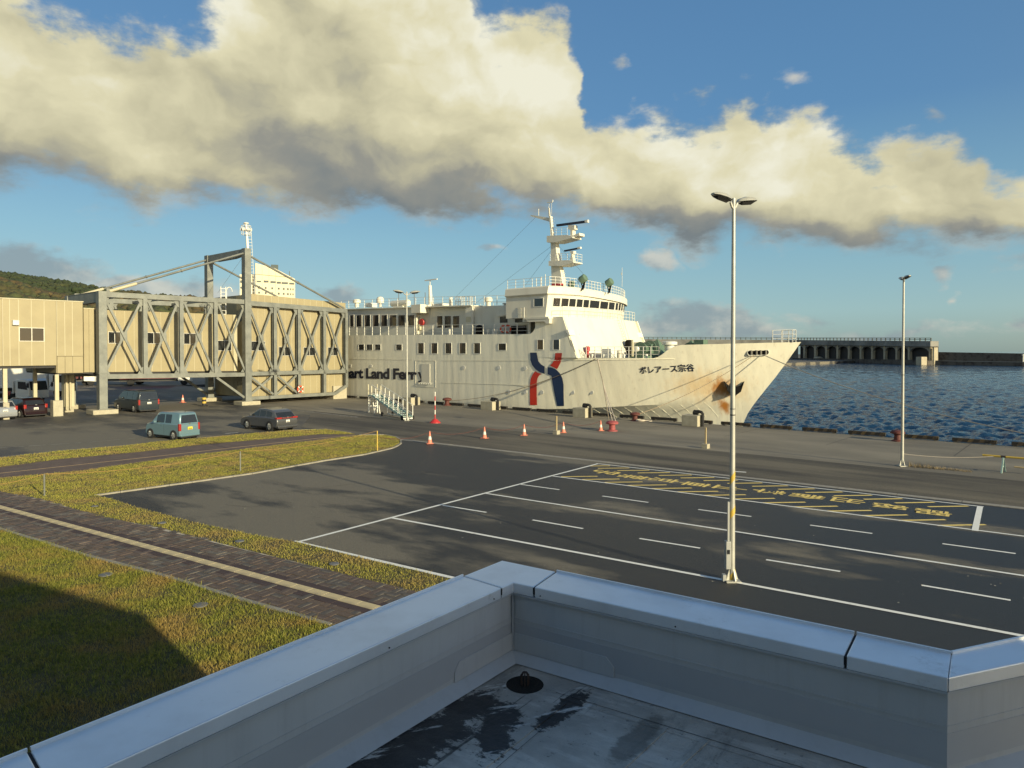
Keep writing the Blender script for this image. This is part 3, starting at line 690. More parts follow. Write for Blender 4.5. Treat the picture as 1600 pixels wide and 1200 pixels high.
# upper side plating, flush with the hull
def side_poly():
    zl = S(545, 524, 0)[1]; zr = S(826, 522, 0)[1]; s1 = S(545, 524, 0)[0]; s2 = S(828, 522, 0)[0]
    za = zl + (zl - zr) / (s2 - s1) * 38
    return [(-95.9, 5.652), (-95.9, za), (s1, zl), (s2, zr), (s2 + .45, zr + .25), (s2 + .72, zr + .7), (s2 + .7, 9.86), (-19.75, 9.86), (-18.9, 7.75), (-17.98, 5.652)]
sp_ = side_poly()
for t0, t1 in ((0.004, .16), (14.84, 14.996)):
    MB().prism(sp_, t0, t1, lambda a, b, h: (a, h, b)).build('side_plating', 'hull_white', ship)
def prism_level(z0, z1, pts, name, m, parent=ship, **k): return MB().prism(pts, z0, z1, lambda a, b, h: (a, b, h)).build(name, m, parent, **k)
zl = sp_[1][1]
MB().add([(-95.8, .2, sp_[1][1] - .06), (sp_[3][0] + .6, .2, sp_[3][1] - .06), (sp_[3][0] + .6, 14.8, sp_[3][1] - .06), (-95.8, 14.8, sp_[1][1] - .06)], [(0, 1, 2, 3)]).build('promenade_deck', 'deck_green', ship, fix=False)
# deck house, set back from the side
HT = 1.7
hz = [S(546, 480.5, HT), S(736, 478.5, HT), S(826, 476.5, HT)]
zr_at = lambda s: float(np.interp(s, [hz[0][0] - 40, hz[0][0], hz[1][0], hz[2][0] + 4], [hz[0][1] + .5, hz[0][1], hz[1][1], hz[2][1]]))
dz_at = lambda s: float(np.interp(s, [sp_[1][0], sp_[2][0], sp_[3][0]], [sp_[1][1], sp_[2][1], sp_[3][1]]))
def wall_seg(s0, s1, t0, name='deckhouse_wall', t1=None, m='ship_white'):
    return MB().prism([(s0, dz_at(s0) - .05), (s0, zr_at(s0)), (s1, zr_at(s1)), (s1, dz_at(s1) - .05)], t0, t1 if t1 else 15 - t0, lambda a, b, h: (a, h, b)).build(name, m, ship)
sA = S(650.5, 500, HT)[0]; sB = S(727, 500, HT)[0]; sC = S(738, 500, HT)[0]
wall_seg(-92, sA - .02, HT); wall_seg(sA, sB, HT + .5); wall_seg(sB + .02, sC, HT); wall_seg(sC + .02, -24.5, HT + .35)
# little overhanging roof lip
MB().prism([(-92.3, zr_at(-92) + .005), (-92.3, zr_at(-92) + .14), (sC, zr_at(sC) + .14), (sC, zr_at(sC) + .005)], HT - .25, 15.25 - HT, lambda a, b, h: (a, h, b)).build('roof_edge', 'ship_white', ship)
# sloping casing between the house and the wheelhouse
c0, c1, c2, c3 = S(800, 480, 3), S(828, 449, 3), S(850, 449, 3), S(850, 480, 3)
MB().prism([(c0[0], c0[1] - .4), c1, c2, (c3[0], c3[1] - .4)], 2.6, 12.4, lambda a, b, h: (a, h, b)).build('sloping_casing', 'ship_white', ship)
# slanted bracket under the wing with porthole-like window openings
q = [S(x, y, 1.0) for x, y in ((773, 491), (820, 483), (827, 483), (827, 497), (822, 497), (810, 489.5), (777, 495))]
MB().prism(q, 1.0, 1.2, lambda a, b, h: (a, h, b)).build('wing_bracket', 'ship_white', ship)
MB().box(S(773, 500, 1.3)[0], S(830, 500, 1.3)[0], 1.22, 2.4, dz_at(-26), zr_at(-26) - .35).build('bridge_side_wall', 'ship_white', ship)
# windows -----------------------------------------------------------------
def window(x0, x1, y0, y1, t, parent=ship, glass='glass_dark', fr=.055, depth=.035, name='window', curt=False):
    a = S(x0, y0, t); b = S(x1, y1, t); s0, s1 = a[0], b[0]; z1, z0 = (a[1] + S(x1, y0, t)[1]) / 2, (b[1] + S(x0, y1, t)[1]) / 2
    f = MB(); f.box(s0 - fr, s0, t - depth, t + .02, z0 - fr, z1 + fr); f.box(s1, s1 + fr, t - depth, t + .02, z0 - fr, z1 + fr)
    f.box(s0, s1, t - depth, t + .02, z1, z1 + fr); f.box(s0, s1, t - depth, t + .02, z0 - fr, z0)
    o = f.build(name, 'ship_rail', parent)
    bx(s0, s1, t - .012, t - .006, z0, z1).build('pane', glass, o)
    if curt:
        w = (s1 - s0); sd = random.choice((0, 1)); c = MB()
        q0 = s0 if sd == 0 else s1 - w * .45
        c.add([(q0, t - .016, z1), (q0 + w * .45, t - .016, z1), (q0 + w * (.22 if sd == 0 else .45), t - .016, z0), (q0 + (0 if sd == 0 else w * .23), t - .016, z0)], [(0, 1, 2, 3)]); c.build('curtain', 'curtain', o, fix=False)
    return o
for x0, x1 in ((560.5, 569), (573, 582), (586, 594.8), (619, 628)): window(x0, x1, 538.4, 546.8, 0.0, glass='glass_dark')
for x0, x1 in ((653.3, 662.3), (674.4, 683.4), (696, 705.4), (718.3, 727.8), (740.9, 750.3)): window(x0, x1, 536.2, 552.2, 0.0, curt=True)
window(779, 790.6, 537, 547, 0.0)
window(840, 848.6, 531.2, 546, 0.0, curt=True); window(864.6, 873.8, 531, 546, 0.0)
for x0, x1 in ((546.8, 553), (556.8, 565.4), (569.8, 578.6), (582.8, 592), (595.8, 605), (609, 619.5), (622.4, 633), (637.8, 647.4)): window(x0, x1, 492.4, 510.4, HT, curt=True)
for x0, x1 in ((683.2, 691.6), (695, 704.8), (708, 717.8)): window(x0, x1, 493.8, 512.2, HT + .5, curt=True)
window(781.3, 793.4, 494.8, 504.4, 1.22); window(804.8, 816.6, 493.8, 503.8, 1.22)
mb = MB(); mb.tube([(S(731, 510, HT)[0], HT - .02, S(731, 498, HT)[1]), (S(731, 510, HT)[0], HT - .02, S(731, 502, HT)[1])], .35, 4)
mat('notice', (.55, .50, .34), .6); a = S(728.5, 495, HT); b = S(736, 503, HT); bx(a[0], b[0], HT - .05, HT - .003, b[1], a[1]).build('notice_board', 'notice', ship)
# lamp boxes, portholes
for (x, y) in ((725, 574.4), (780, 574.8), (821, 575.4), (796, 612.4), (821, 612.6), (847, 613), (895, 613.2), (924.4, 613), (580.4, 572), (548, 572)):
    s, t, z = hull_at(x, y); r = .17
    M = Matrix.Translation((s, t - .015, z)) @ Matrix.Rotation(R(90), 4, 'X')
    o = MB().lathe([(r, -.03), (r, .012)], 14, M=M).build('porthole', 'black_steel', ship); MB().lathe([(r * 1.05, .0), (r * 1.35, .0), (r * 1.35, .03), (r * 1.05, .03)], 14, M=M).build('porthole_rim', 'ship_rail', o)
# side door
a = S(649, 563, 0); b = S(681, 606, 0)
f = MB()
for (x0, x1, z0, z1) in ((a[0], a[0] + .06, b[1], a[1]), (b[0] - .06, b[0], b[1], a[1]), (a[0] + .06, b[0] - .06, a[1] - .06, a[1]), (a[0] + .06, b[0] - .06, b[1], b[1] + .06)): f.box(x0, x1, -.03, .01, z0, z1)
f.build('side_door_frame', 'ship_white', ship)
a = S(659, 568.5, 0); b = S(672, 600, 0); sd = bx(a[0], b[0], -.05, .0, b[1], a[1]).build('side_door', 'ship_white', ship)
f = MB()
for k in range(6): f.tube([(b[0] - 2.0 + k * .42, -.03, b[1] + .15), (b[0] - 1.85 + k * .42, -.15, b[1] - .05), (b[0] - 1.7 + k * .42, -.03, b[1] + .15)], .03, 5)
f.build('step_rung', 'ship_rail', sd)
# plate seams and rubbing strakes
mb = MB()
for (y0, y1, x0, x1, h) in ((561.2, 562.2, 547, 645, .03), (563.5, 563.6, 690, 826, .03), (598, 602, 690, 826, .03)):
    a = S(x0, y0, 0); b = S(x1, y1, 0); mb.bar((a[0], -.012, a[1]), (b[0], -.012, b[1]), .035)
mb.build('plate_seam', 'ship_white', ship)
a0 = hull_at(870, 563); mb = MB(); prev = None
for x in range(862, 1060, 12):
    s, t, z = hull_at(x, 563.2 + (x - 862) * -.012); cur = Vector((s, t - .02, z))
    if prev is not None: mb.bar(prev, cur, .05, .05)
    prev = cur
mb.build('bulwark_strake', 'hull_white', ship)
# half-round fenders low on the side
mb = MB()
for k in range(12):
    s0 = -58 + k * 3.6; mb.box(s0, s0 + 2.6, -.10, .02, -.35, -.05)
mb.build('rubbing_strip', 'black_steel', ship)
# ribs showing through the turn of the forefoot
for k in range(13):
    s0 = -19.5 + k * 1.05; mb = MB(); prev = None
    for q in range(5):
        z = zchine(s0) - .12 - q * .38; s1 = s0 + q * .22; cur = Vector((s1, 7.5 - hb(s1, z) + .008, z))
        if prev is not None: mb.bar(prev, cur, .05, .03)
        prev = cur
    mb.build('forefoot_rib', 'hull_white', ship)
# emblem and lettering ------------------------------------------------------
def emblem(pl, m, nm):
    vs = []
    for X, Y in pl:
        x, y = 780 + X / 3.2, 500 + Y / 3.2; s, t, z = hull_at(x, y); vs.append((s, -.012 + min(t, .02) * 0, z))
    bm = bmesh.new(); vv = [bm.verts.new(v) for v in vs]; bm.faces.new(vv); bmesh.ops.triangulate(bm, faces=bm.faces[:])
    for _ in range(4):
        le = [e for e in bm.edges if e.calc_length() > .5]
        if not le: break
        bmesh.ops.subdivide_edges(bm, edges=le, cuts=1); bmesh.ops.triangulate(bm, faces=bm.faces[:])
    me = bpy.data.meshes.new(nm); bm.to_mesh(me); bm.free(); me.materials.append(MATS[m]); o = bpy.data.objects.new(nm, me); COL.objects.link(o); o.parent = ship
    for v in me.vertices: v.co.y = 7.5 - hb(v.co.x, v.co.z) - .035 if v.co.z < 5.6 else -.03
    return o
emblem([(155, 163), (188, 163), (190, 185), (196, 205), (210, 222), (228, 233), (228, 270), (205, 262), (182, 246), (166, 226), (157, 200)], 'emblem_blue', 'emblem_blue_arm')
emblem([(243, 235), (262, 238), (285, 247), (304, 266), (317, 292), (323, 325), (325, 430), (291, 430), (290, 340), (286, 312), (275, 291), (262, 279), (243, 271)], 'emblem_blue', 'emblem_blue_leg')
emblem([(282, 165), (317, 165), (315, 190), (307, 214), (296, 236), (290, 246), (275, 238), (255, 228), (268, 214), (277, 198), (281, 182)], 'emblem_red', 'emblem_red_arm')
emblem([(155, 425), (190, 425), (189, 310), (192, 292), (200, 278), (212, 270), (195, 264), (180, 256), (166, 276), (158, 296), (155, 320)], 'emblem_red', 'emblem_red_leg')
def hull_text(name, txt, refpart, xl, xr, yb0, yb1, capy, m, bold, spacing, flat=False):
    """refpart of txt spans picture columns xl..xr, its baseline at yb0..yb1, capitals capy high"""
    if txt.endswith('y'):                                   # the y is drawn straight-legged, as on the hull
        txt0, ref0 = txt[:-1], refpart[:-1]; me = text_mesh(txt0, bold, spacing); rr_ = text_mesh('r', bold, spacing); nn_ = text_mesh('l', bold, spacing)
        xh = max(v.co.y for v in rr_.vertices) - .01; sw = max(v.co.x for v in nn_.vertices) - min(v.co.x for v in nn_.vertices); x0 = max(v.co.x for v in me.vertices) + .045; wy = .50
        P = [(0, xh), (sw * 1.05, xh), (.5 * wy, .34 * xh), (wy - sw * 1.05, xh), (wy, xh), (.5 * wy + .02, -.10), (.5 * wy - .07, -.205), (.03, -.215), (.03, -.105), (.36 * wy, -.10), (.43 * wy, 0.0)]
        def addy(mesh, x_):
            bm = bmesh.new(); bm.from_mesh(mesh); f_ = bm.faces.new([bm.verts.new((a + x_, b_, 0)) for a, b_ in P]); bmesh.ops.triangulate(bm, faces=[f_]); bm.to_mesh(mesh); bm.free()
        addy(me, x0); m2 = text_mesh(ref0, bold, spacing); addy(m2, max(v.co.x for v in m2.vertices) + .045)
    else: me = text_mesh(txt, bold, spacing); m2 = text_mesh(refpart, bold, spacing)
    w = max(v.co.x for v in me.vertices); w2 = max(v.co.x for v in m2.vertices) - min(v.co.x for v in m2.vertices)
    capm = text_mesh('L' if flat else refpart, bold, spacing); cap = max(v.co.y for v in capm.vertices); base = 0 if flat else min(v.co.y for v in capm.vertices); cap -= base
    sl, tl, z0 = hull_at(xl, yb0); sr, tr, z1 = hull_at(xr, yb1); zc = hull_at(xr, yb1 - capy)[2]; ch = zc - z1
    k = (sr - sl) / w2
    for v in me.vertices:
        s = sr - (w - v.co.x) * k; f = (s - sl) / (sr - sl); z = z0 + (z1 - z0) * f + (v.co.y - base) / cap * ch
        v.co = (s, 7.5 - hb(s, z) - .045, z)
    me.materials.append(MATS[m])
    if flat:                                                # Latin letters: one part each
        bm = bmesh.new(); bm.from_mesh(me); bm.verts.ensure_lookup_table(); seen = set()
        for v0 in bm.verts:
            if v0.index in seen: continue
            st_ = [v0]; isl = []; seen.add(v0.index)
            while st_:
                v = st_.pop(); isl.append(v)
                for e in v.link_edges:
                    w_ = e.other_vert(v)
                    if w_.index not in seen: seen.add(w_.index); st_.append(w_)
            ix = {v.index: i for i, v in enumerate(isl)}; fs_ = {f for v in isl for f in v.link_faces}
            q = MB(); q.add([v.co[:] for v in isl], [tuple(ix[v.index] for v in f.verts) for f in fs_]); q.build('hull_letter', m, ship, fix=False)
        bm.free(); bpy.data.meshes.remove(m2); bpy.data.meshes.remove(capm); return None
    o = bpy.data.objects.new(name, me); COL.objects.link(o); o.parent = ship
    bpy.data.meshes.remove(m2); bpy.data.meshes.remove(capm); return o
hull_text('hull_lettering', 'Heart Land Ferry', 'art Land Ferry', 546, 664.5, 590, 593, 17.0, 'letter_navy', .040, .93, True)
hull_text('bow_name', 'ボレアース宗谷', 'ボレアース宗谷', 1001, 1086.5, 584.5, 580.2, 12.2, 'letter_navy', .022, 1.0)
# railings -----------------------------------------------------------------
def railing(pts, h, sp, name='railing', parent=ship, m='ship_rail', r=.028, rails=3, pr=.035):
    mb = MB(); pts = [Vector(p) for p in pts]
    for a, b in zip(pts, pts[1:]):
        for k in range(1, rails + 1): mb.bar(a + Vector((0, 0, h * k / rails)), b + Vector((0, 0, h * k / rails)), r if k < rails else r * 1.3)
        n = max(1, round((b - a).length / sp))
        for k in range(n + (b is pts[-1])): p = a.lerp(b, k / n); mb.bar(p, p + Vector((0, 0, h)), pr)
    return mb.build(name, m, parent, fix=False)
railing([(-94, .1, sp_[1][1]), (sp_[2][0], .1, sp_[2][1]), (sp_[3][0] - .2, .1, sp_[3][1])], 1.15, 1.72, pr=.075)
railing([(-92, HT - .1, zr_at(-92) + .14), (sA, HT - .1, zr_at(sA) + .14), (sC, HT - .1, zr_at(sC) + .14), (-26.6, HT + .3, zr_at(-27))], 1.05, 1.8, 'roof_railing', pr=.06)
railing([(-92, 15 - HT, zr_at(-92) + .14), (-27, 15 - HT, zr_at(-27) + .14)], 1.05, 2.4, 'roof_railing')
fo = [(c[0], 7.5 - hb(c[0], 5.6) + .12, 5.65) for c in [r[-1] for r in rows] if -17.4 < c[0] < -9.6]
railing(fo[::2] + [fo[-1]], 1.1, 1.5, 'foredeck_railing', pr=.06)
railing([(a, 15 - b_, c) for a, b_, c in (fo[::2] + [fo[-1]])], 1.1, 1.5, 'foredeck_railing', pr=.06)
s0 = S(1206, 537, 6.2)[0]; zt = 7.08
for sg in (1, -1): railing([(s0, 7.5 - sg * (hb(s0, 7) - .1), zt), (stem(7) - .5, 7.5 - sg * .45, zt + .03)], 1.15, .8, 'bow_railing', pr=.06)
railing([(stem(7) - .5, 7.05, zt + .03), (stem(7) - .5, 7.95, zt + .03)], 1.15, .8, 'bow_railing')
# front house below the wheelhouse ------------------------------------------
def front_grid(fun, t0, t1, zlist, name, m, parent=ship, nt=16, thick=None, smooth=40):
    vs = [fun(t0 + (t1 - t0) * i / nt, z) for z in zlist for i in range(nt + 1)]; k = nt + 1
    fs = [(j * k + i, j * k + i + 1, (j + 1) * k + i + 1, (j + 1) * k + i) for j in range(len(zlist) - 1) for i in range(nt)]
    mb = MB(); mb.add(vs, fs); o = mb.build(name, m, parent, smooth=smooth, fix=False); return o
def hface(t, z):
    q = (t / 15); b = .9 * (1 - abs(2 * q - 1) ** 2.6); rake = 1.78 * (9.86 - z) / 4.2; return (-19.75 - .35 * q + b + rake, t, z)
front_grid(hface, .1, 14.9, [5.6, 7, 8.5, 9.86], 'house_front', 'ship_white')
pt_ = [hface(t * 15 / 14, 9.86) for t in range(15)]
MB().prism([(-24.4, .02), (-24.4, 14.98)] + [(a, b_) for a, b_, c in pt_[::-1]], 9.80, 9.865, lambda a, b, h: (a, b, h)).build('bridge_deck', 'ship_white', ship)
railing([(p[0] - .08, p[1] + (.1 if i == 0 else 0), 9.87) for i, p in enumerate(pt_)], 1.05, 1.1, 'bridge_railing', pr=.04)
# starboard wing slab with its curved bracket
zw = 9.7
prism_level(zw, zw + .2, [(-24.6, -.5), (-21.2, -.5), (-21.0, 0), (-24.6, 0)], 'wing_slab', 'ship_white')
MB().prism([(-24.3, 9.7), (-21.1, 9.7), (-21.15, 9.2), (-21.5, 9.15), (-21.8, 9.42), (-24.0, 9.42)], -.45, 0.0, lambda a, b, h: (a, h, b)).build('wing_bracket', 'ship_white', ship)
railing([(-25.6, -.3, 9.9), (-24.5, -.45, 9.9)], 1.1, .5, 'wing_railing', pr=.06)
# wheelhouse ----------------------------------------------------------------
def wh(t, z, off=0.0):
    q = (t + .3) / 15.6; b = 1.55 * (1 - abs(2 * q - 1) ** 3.2); return (-21.75 + .14 * (z - 9.87) + b + off - .2 * q, t, z)
def wh_poly(z, off): return [(-27.2, -.3 - off), (-27.2, 15.3 + off)] + [(lambda p: (p[0] + off, p[1]))(wh(t, z)) for t in np.linspace(15.3 + off, -.3 - off, 27)]
def camber(p): return p
MB().add([(a, b_, z) for z in (9.87, 12.2) for a, b_ in wh_poly(z, 0)], [tuple(range(29))[::-1]] + [(i, (i + 1) % 29, 29 + (i + 1) % 29, 29 + i) for i in range(29)]).build('wheelhouse_wall', 'ship_white', ship, smooth=30)
def cz(t, z): return z - .55 * (max(0, t) / 15) ** 1.5
lv = [(12.2, .02), (12.22, .16), (12.32, .22), (13.0, .12), (13.12, .0)]
vs = []; fs = []
for (z, o_) in lv: vs += [(a, b_, cz(b_, z) if z > 12.25 else z) for a, b_ in wh_poly(z, o_)]
for j in range(len(lv) - 1): fs += [(j * 29 + i, j * 29 + (i + 1) % 29, (j + 1) * 29 + (i + 1) % 29, (j + 1) * 29 + i) for i in range(29)]
fs += [tuple((len(lv) - 1) * 29 + i for i in range(29)), tuple(range(29))[::-1]]
MB().add(vs, fs).build('wheelhouse_roof', 'ship_white', ship, smooth=30)
def t_of(px, z, off=0.0):
    lo, hi = -.3, 15.2
    for _ in range(30):
        mid = (lo + hi) / 2; p = wh(mid, z, off)
        if proj(*p)[0] < px: lo = mid
        else: hi = mid
    return (lo + hi) / 2
for x0, x1 in ((864.2, 874.8), (877, 887.8), (889.2, 899), (900.8, 909.8), (911.4, 919.8), (921.4, 936), (937.6, 949.6), (951, 959.8), (961.5, 965.2), (966.4, 969.4), (970.4, 972.8), (973.8, 975.8)):
    ta0, tb0_ = t_of(x0, 11.4), t_of(x1, 11.4)
    if tb0_ > 14.9 or tb0_ - ta0 < .02: continue
    n_ = 3; z0_, z1_ = 11.0, 11.86
    fr = MB()
    for (a, b_, zz0, zz1) in ((ta0 - .05, tb0_ + .05, z1_, z1_ + .06), (ta0 - .05, tb0_ + .05, z0_ - .06, z0_)):
        p0, p1, p2, p3 = wh(a, zz0, .03), wh(b_, zz0, .03), wh(b_, zz1, .03), wh(a, zz1, .03); fr.add([p0, p1, p2, p3, wh(a, zz0, -.02), wh(b_, zz0, -.02), wh(b_, zz1, -.02), wh(a, zz1, -.02)], [(0, 1, 2, 3), (4, 5, 1, 0), (3, 2, 6, 7), (0, 3, 7, 4), (1, 5, 6, 2)])
    for a in (ta0 - .05, tb0_):
        fr.add([wh(a, z0_, .03), wh(a + .05, z0_, .03), wh(a + .05, z1_, .03), wh(a, z1_, .03), wh(a, z0_, -.02), wh(a + .05, z0_, -.02), wh(a + .05, z1_, -.02), wh(a, z1_, -.02)], [(0, 1, 2, 3), (0, 3, 7, 4), (1, 5, 6, 2)])
    w_ = fr.build('wheelhouse_window', 'ship_rail', ship, fix=False)
    tt_ = np.linspace(ta0, tb0_, n_ + 1); vs = [wh(t, z, .012) for z in (z0_, z1_) for t in tt_]
    MB().add(vs, [(i, i + 1, i + n_ + 2, i + n_ + 1) for i in range(n_)]).build('pane', 'glass_dark', w_, fix=False)
window(834.5, 848.6, 466.4, 478.6, -.302)
rp = [(a, b_, cz(b_, 13.13)) for a, b_ in wh_poly(13.1, -.25)]
railing(rp[2:] + [rp[0]], .95, 1.2, 'wheelhouse_roof_railing', pr=.045)
# mast ------------------------------------------------------------------------
def M8(X, Y, t=7.5): return S(820 + X / 8, 305 + Y / 8, t)
def tri(pl, ta_, tb_, name, m='ship_white', parent=ship): return MB().prism([M8(*p) for p in pl], ta_, tb_, lambda a, b, h: (a, h, b)).build(name, m, parent)
ms = empty('mast', (0, 0, 0)); ms.parent = ship
tri([(360, 1200), (505, 1200), (470, 960), (418, 730), (405, 600), (345, 600), (352, 900)], 7.15, 7.85, 'mast_trunk', parent=ms)
tri([(345, 600), (395, 600), (362, 520), (345, 400), (332, 262), (312, 262), (328, 400), (335, 520)], 7.3, 7.7, 'mast_trunk', parent=ms)
tri([(302, 262), (316, 262), (308, 160), (296, 150)], 7.42, 7.58, 'mast_head', parent=ms)
tri([(75, 248), (160, 258), (320, 285), (320, 335), (240, 312), (75, 262)], 7.42, 7.58, 'yard_arm', parent=ms)
tri([(332, 520), (580, 508), (652, 530), (652, 545), (440, 600), (332, 600)], 6.6, 8.4, 'mast_platform', parent=ms)
tri([(600, 520), (655, 500), (712, 478), (716, 512), (655, 530)], 7.0, 8.0, 'mast_platform', parent=ms)
tri([(356, 832), (600, 820), (664, 838), (664, 852), (520, 892), (356, 892)], 6.6, 8.4, 'mast_platform', parent=ms)
tri([(560, 378), (640, 378), (640, 430), (615, 440), (615, 515), (588, 515), (588, 440), (560, 430)], 7.2, 7.8, 'radar_pedestal', parent=ms)
tri([(575, 700), (625, 700), (625, 730), (605, 745), (620, 825), (575, 825), (595, 745)], 7.25, 7.75, 'radar_pedestal', parent=ms)
def rbar(X0, Y0, X1, Y1, w, nm):
    a = M8(X0, Y0); b = M8(X1, Y1); o = MB().bar((a[0], 7.5, a[1]), (b[0], 7.5, b[1]), .28, w).build(nm, 'letter_navy', ms)
    c = M8(X1 - 26, Y1 + 4); MB().bar((c[0], 7.5, c[1] + .04), (b[0] + .1, 7.5, b[1] + .02), .3, w * 1.25).build('radar_tip', 'ship_rail', o); return o
rbar(402, 378, 785, 328, .24, 'radar_scanner'); rbar(498, 697, 692, 660, .16, 'radar_scanner')
a = M8(345, 520); b = M8(585, 508); railing([(a[0] + .4, 6.65, a[1]), (b[0], 6.65, b[1])], .85, .8, 'platform_railing', parent=ms)
a = M8(356, 832); b = M8(660, 828); railing([(a[0] + .2, 6.65, a[1]), (b[0], 6.65, b[1]), (b[0], 8.35, b[1])], .85, .8, 'platform_railing', parent=ms)
mb = MB()
for k in range(9):
    a = M8(455 + k * 5, 900 + k * 28); mb.bar((a[0], 7.5, a[1]), (a[0] + .45, 7.5, a[1]), .04)
for k in range(6):
    a = M8(335 + k * 4, 290 + k * 38); mb.bar((a[0], 7.5, a[1]), (a[0] + .35, 7.5, a[1]), .04)
mb.build('climbing_rung', 'ship_rail', ms)
a = M8(280, 95); b = M8(345, 85); mb = MB(); mb.bar((a[0], 7.5, a[1]), (b[0], 7.5, b[1]), .1); mb.bar((b[0], 7.5, b[1]), (b[0] + .05, 7.5, b[1] + .25), .1); c = M8(300, 150); mb.bar((c[0], 7.5, c[1]), (c[0] + .1, 7.5, a[1]), .04); c = M8(335, 240); mb.bar((c[0], 7.5, c[1]), (c[0], 7.5, a[1]), .03)
mb.build('wind_vane', 'ship_rail', ms)
a = M8(172, 255); mb = MB(); mb.bar((a[0], 7.5, a[1]), (a[0], 7.5, a[1] + .8), .06); mb.build('yard_antenna', 'ship_rail', ms)
# stays from the mast
mat('wire', (.10, .10, .10), .6)
for X0, Y0, x1, y1 in ((330, 640, 742, 476), (150, 260, 700, 478), (325, 700, 800, 476), (430, 640, 925, 442)):
    a = M8(X0, Y0); b = S(x1, y1, 7.5); MB().bar((a[0], 7.5, a[1]), (b[0], 7.3, b[1]), .018).build('stay_wire', 'wire', ms)
# searchlights, antennas and the rest of the roof
def on(px, py, t): s, z = S(px, py, t); return Vector((s, t, z))
for (x, y, t, r_) in ((911, 436, 3.6, .42), (952, 441.5, 8.0, .42)):
    c = on(x, y, t); o = MB().lathe([(r_ * .55, -.42), (r_, -.3), (r_, .3), (r_ * .9, .36)], 14, M=Matrix.Rotation(R(62), 4, 'Y') @ Matrix.Rotation(0, 4, 'Z')).build('searchlight', 'green_gear', ship, loc=c, smooth=40)
    MB().bar((-.25, 0, -.3), (0, 0, -1.15), .09).bar((.25, 0, -.3), (0, 0, -1.15), .09).bar((0, -.3, -1.3), (0, .3, -.2), .08).build('searchlight_stand', 'black_steel', o)
c = on(893, 444, 3.2); MB().lathe([(.3, -.3), (.42, 0), (.3, .3)], 10, M=Matrix.Rotation(R(70), 4, 'Y')).build('compass_light', 'green_gear', ship, loc=c)
c = on(871, 444.5, 3.4); MB().box(-.6, .6, -.3, .3, -.3, .12).build('roof_box', 'red_gear', ship, loc=c)
for x, y, t, h in ((972, 448, 12, 2.2), (971, 430, 12, .3), (846, 447, 1, 1.0), (852, 447, 3, 1.3), (838, 447, 1, .8)):
    c = on(x, y, t); MB().bar((0, 0, 0), (0, 0, h), .06 if h < 2 else .035).build('whip_antenna', 'ship_rail', ship, loc=c)
# gear on the deck house roof
def roofgear(name, x0, x1, y0, y1, t, kind='box', m='ship_white'):
    a = S(x0, y0, t); b = S(x1, y1, t); w = (b[0] - a[0]); h = a[1] - b[1]; c = ((a[0] + b[0]) / 2, t, b[1])
    mb = MB()
    if kind == 'box': mb.box(-w / 2, w / 2, -w / 2, w / 2, 0, h)
    elif kind == 'dome': mb.lathe([(w * .18, 0), (w * .18, h * .35), (w * .5, h * .38), (w * .5, h * .75), (w * .36, h * .93), (w * .1, h)], 14)
    elif kind == 'mush': mb.lathe([(w * .28, 0), (w * .28, h * .5), (w * .5, h * .52), (w * .5, h * .85), (w * .35, h)], 12)
    elif kind == 'tube': mb.tube([(0, 0, 0), (0, 0, h)], w / 2, 8)
    elif kind == 'raft': mb.tube([(-w / 2, 0, h * .55), (-w * .4, 0, h * .55), (w * .4, 0, h * .55), (w / 2, 0, h * .55)], h * .42, 10); mb.box(-w * .3, w * .3, -.4, .4, 0, h * .2)
    elif kind == 'cage':
        for i in range(4):
            for j in range(2): mb.bar((-w / 2 + w * i / 3, -w / 3 + j * w * .66, 0), (-w / 2 + w * i / 3, -w / 3 + j * w * .66, h), .06)
        for k in (0, .5, 1):
            for j in range(2): mb.bar((-w / 2, -w / 3 + j * w * .66, h * k), (w / 2, -w / 3 + j * w * .66, h * k), .06)
    return mb.build(name, m, ship, smooth=40, loc=c)
roofgear('roof_vent', 553.8, 561.4, 468, 479.6, 3, 'mush'); roofgear('satellite_dome', 590.3, 597.8, 463.6, 479.6, 3, 'dome'); roofgear('life_raft', 613, 638, 469.5, 479.5, 3, 'raft')
roofgear('roof_vent', 702.4, 706.4, 465, 479, 3, 'tube'); roofgear('pipe_cage', 714, 722, 464.5, 478.5, 3, 'cage', 'ship_rail'); roofgear('pipe_cage', 726, 738.5, 464, 478.5, 3, 'cage', 'ship_rail')
roofgear('satellite_dome', 758.4, 768, 464.5, 478.5, 3, 'mush'); roofgear('roof_box', 650.4, 664.6, 476.8, 489.0, HT - .2, 'box'); roofgear('roof_vent', 786, 793, 473.5, 477.8, 3, 'mush')  # the box at the wall step is added to stand for a sun reflection
roofgear('roof_box', 576, 584, 474, 479.8, 4, 'box'); roofgear('roof_box', 683, 697, 475.2, 479.4, 4, 'box'); roofgear('whip_antenna', 622.6, 623.3, 457, 479, 5, 'tube', 'wire'); roofgear('whip_antenna', 647, 647.7, 457, 479, 5, 'tube', 'wire'); roofgear('whip_antenna', 664, 664.7, 457, 479, 5, 'tube', 'wire')
mb = MB(); a = S(673, 480, 4); b = S(671.8, 446, 4); mb.tube([(a[0], 4, a[1]), (b[0], 4, b[1])], .3, 8, r1=.2); c = S(672, 437, 4); mb.tube([(b[0], 4, b[1]), (c[0], 4, c[1])], .06, 6)
mb.tube([(a[0] + .5, 4, a[1]), (b[0], 4, b[1] - 1.4)], .1, 6); mb.build('aft_mast', 'ship_white', ship)
c0_ = S(664, 438.5, 4); c1_ = S(683, 436, 4); MB().bar((c0_[0], 4, c0_[1]), (c1_[0], 4, c1_[1]), .16, .13).build('radar_scanner', 'ship_rail', ship)
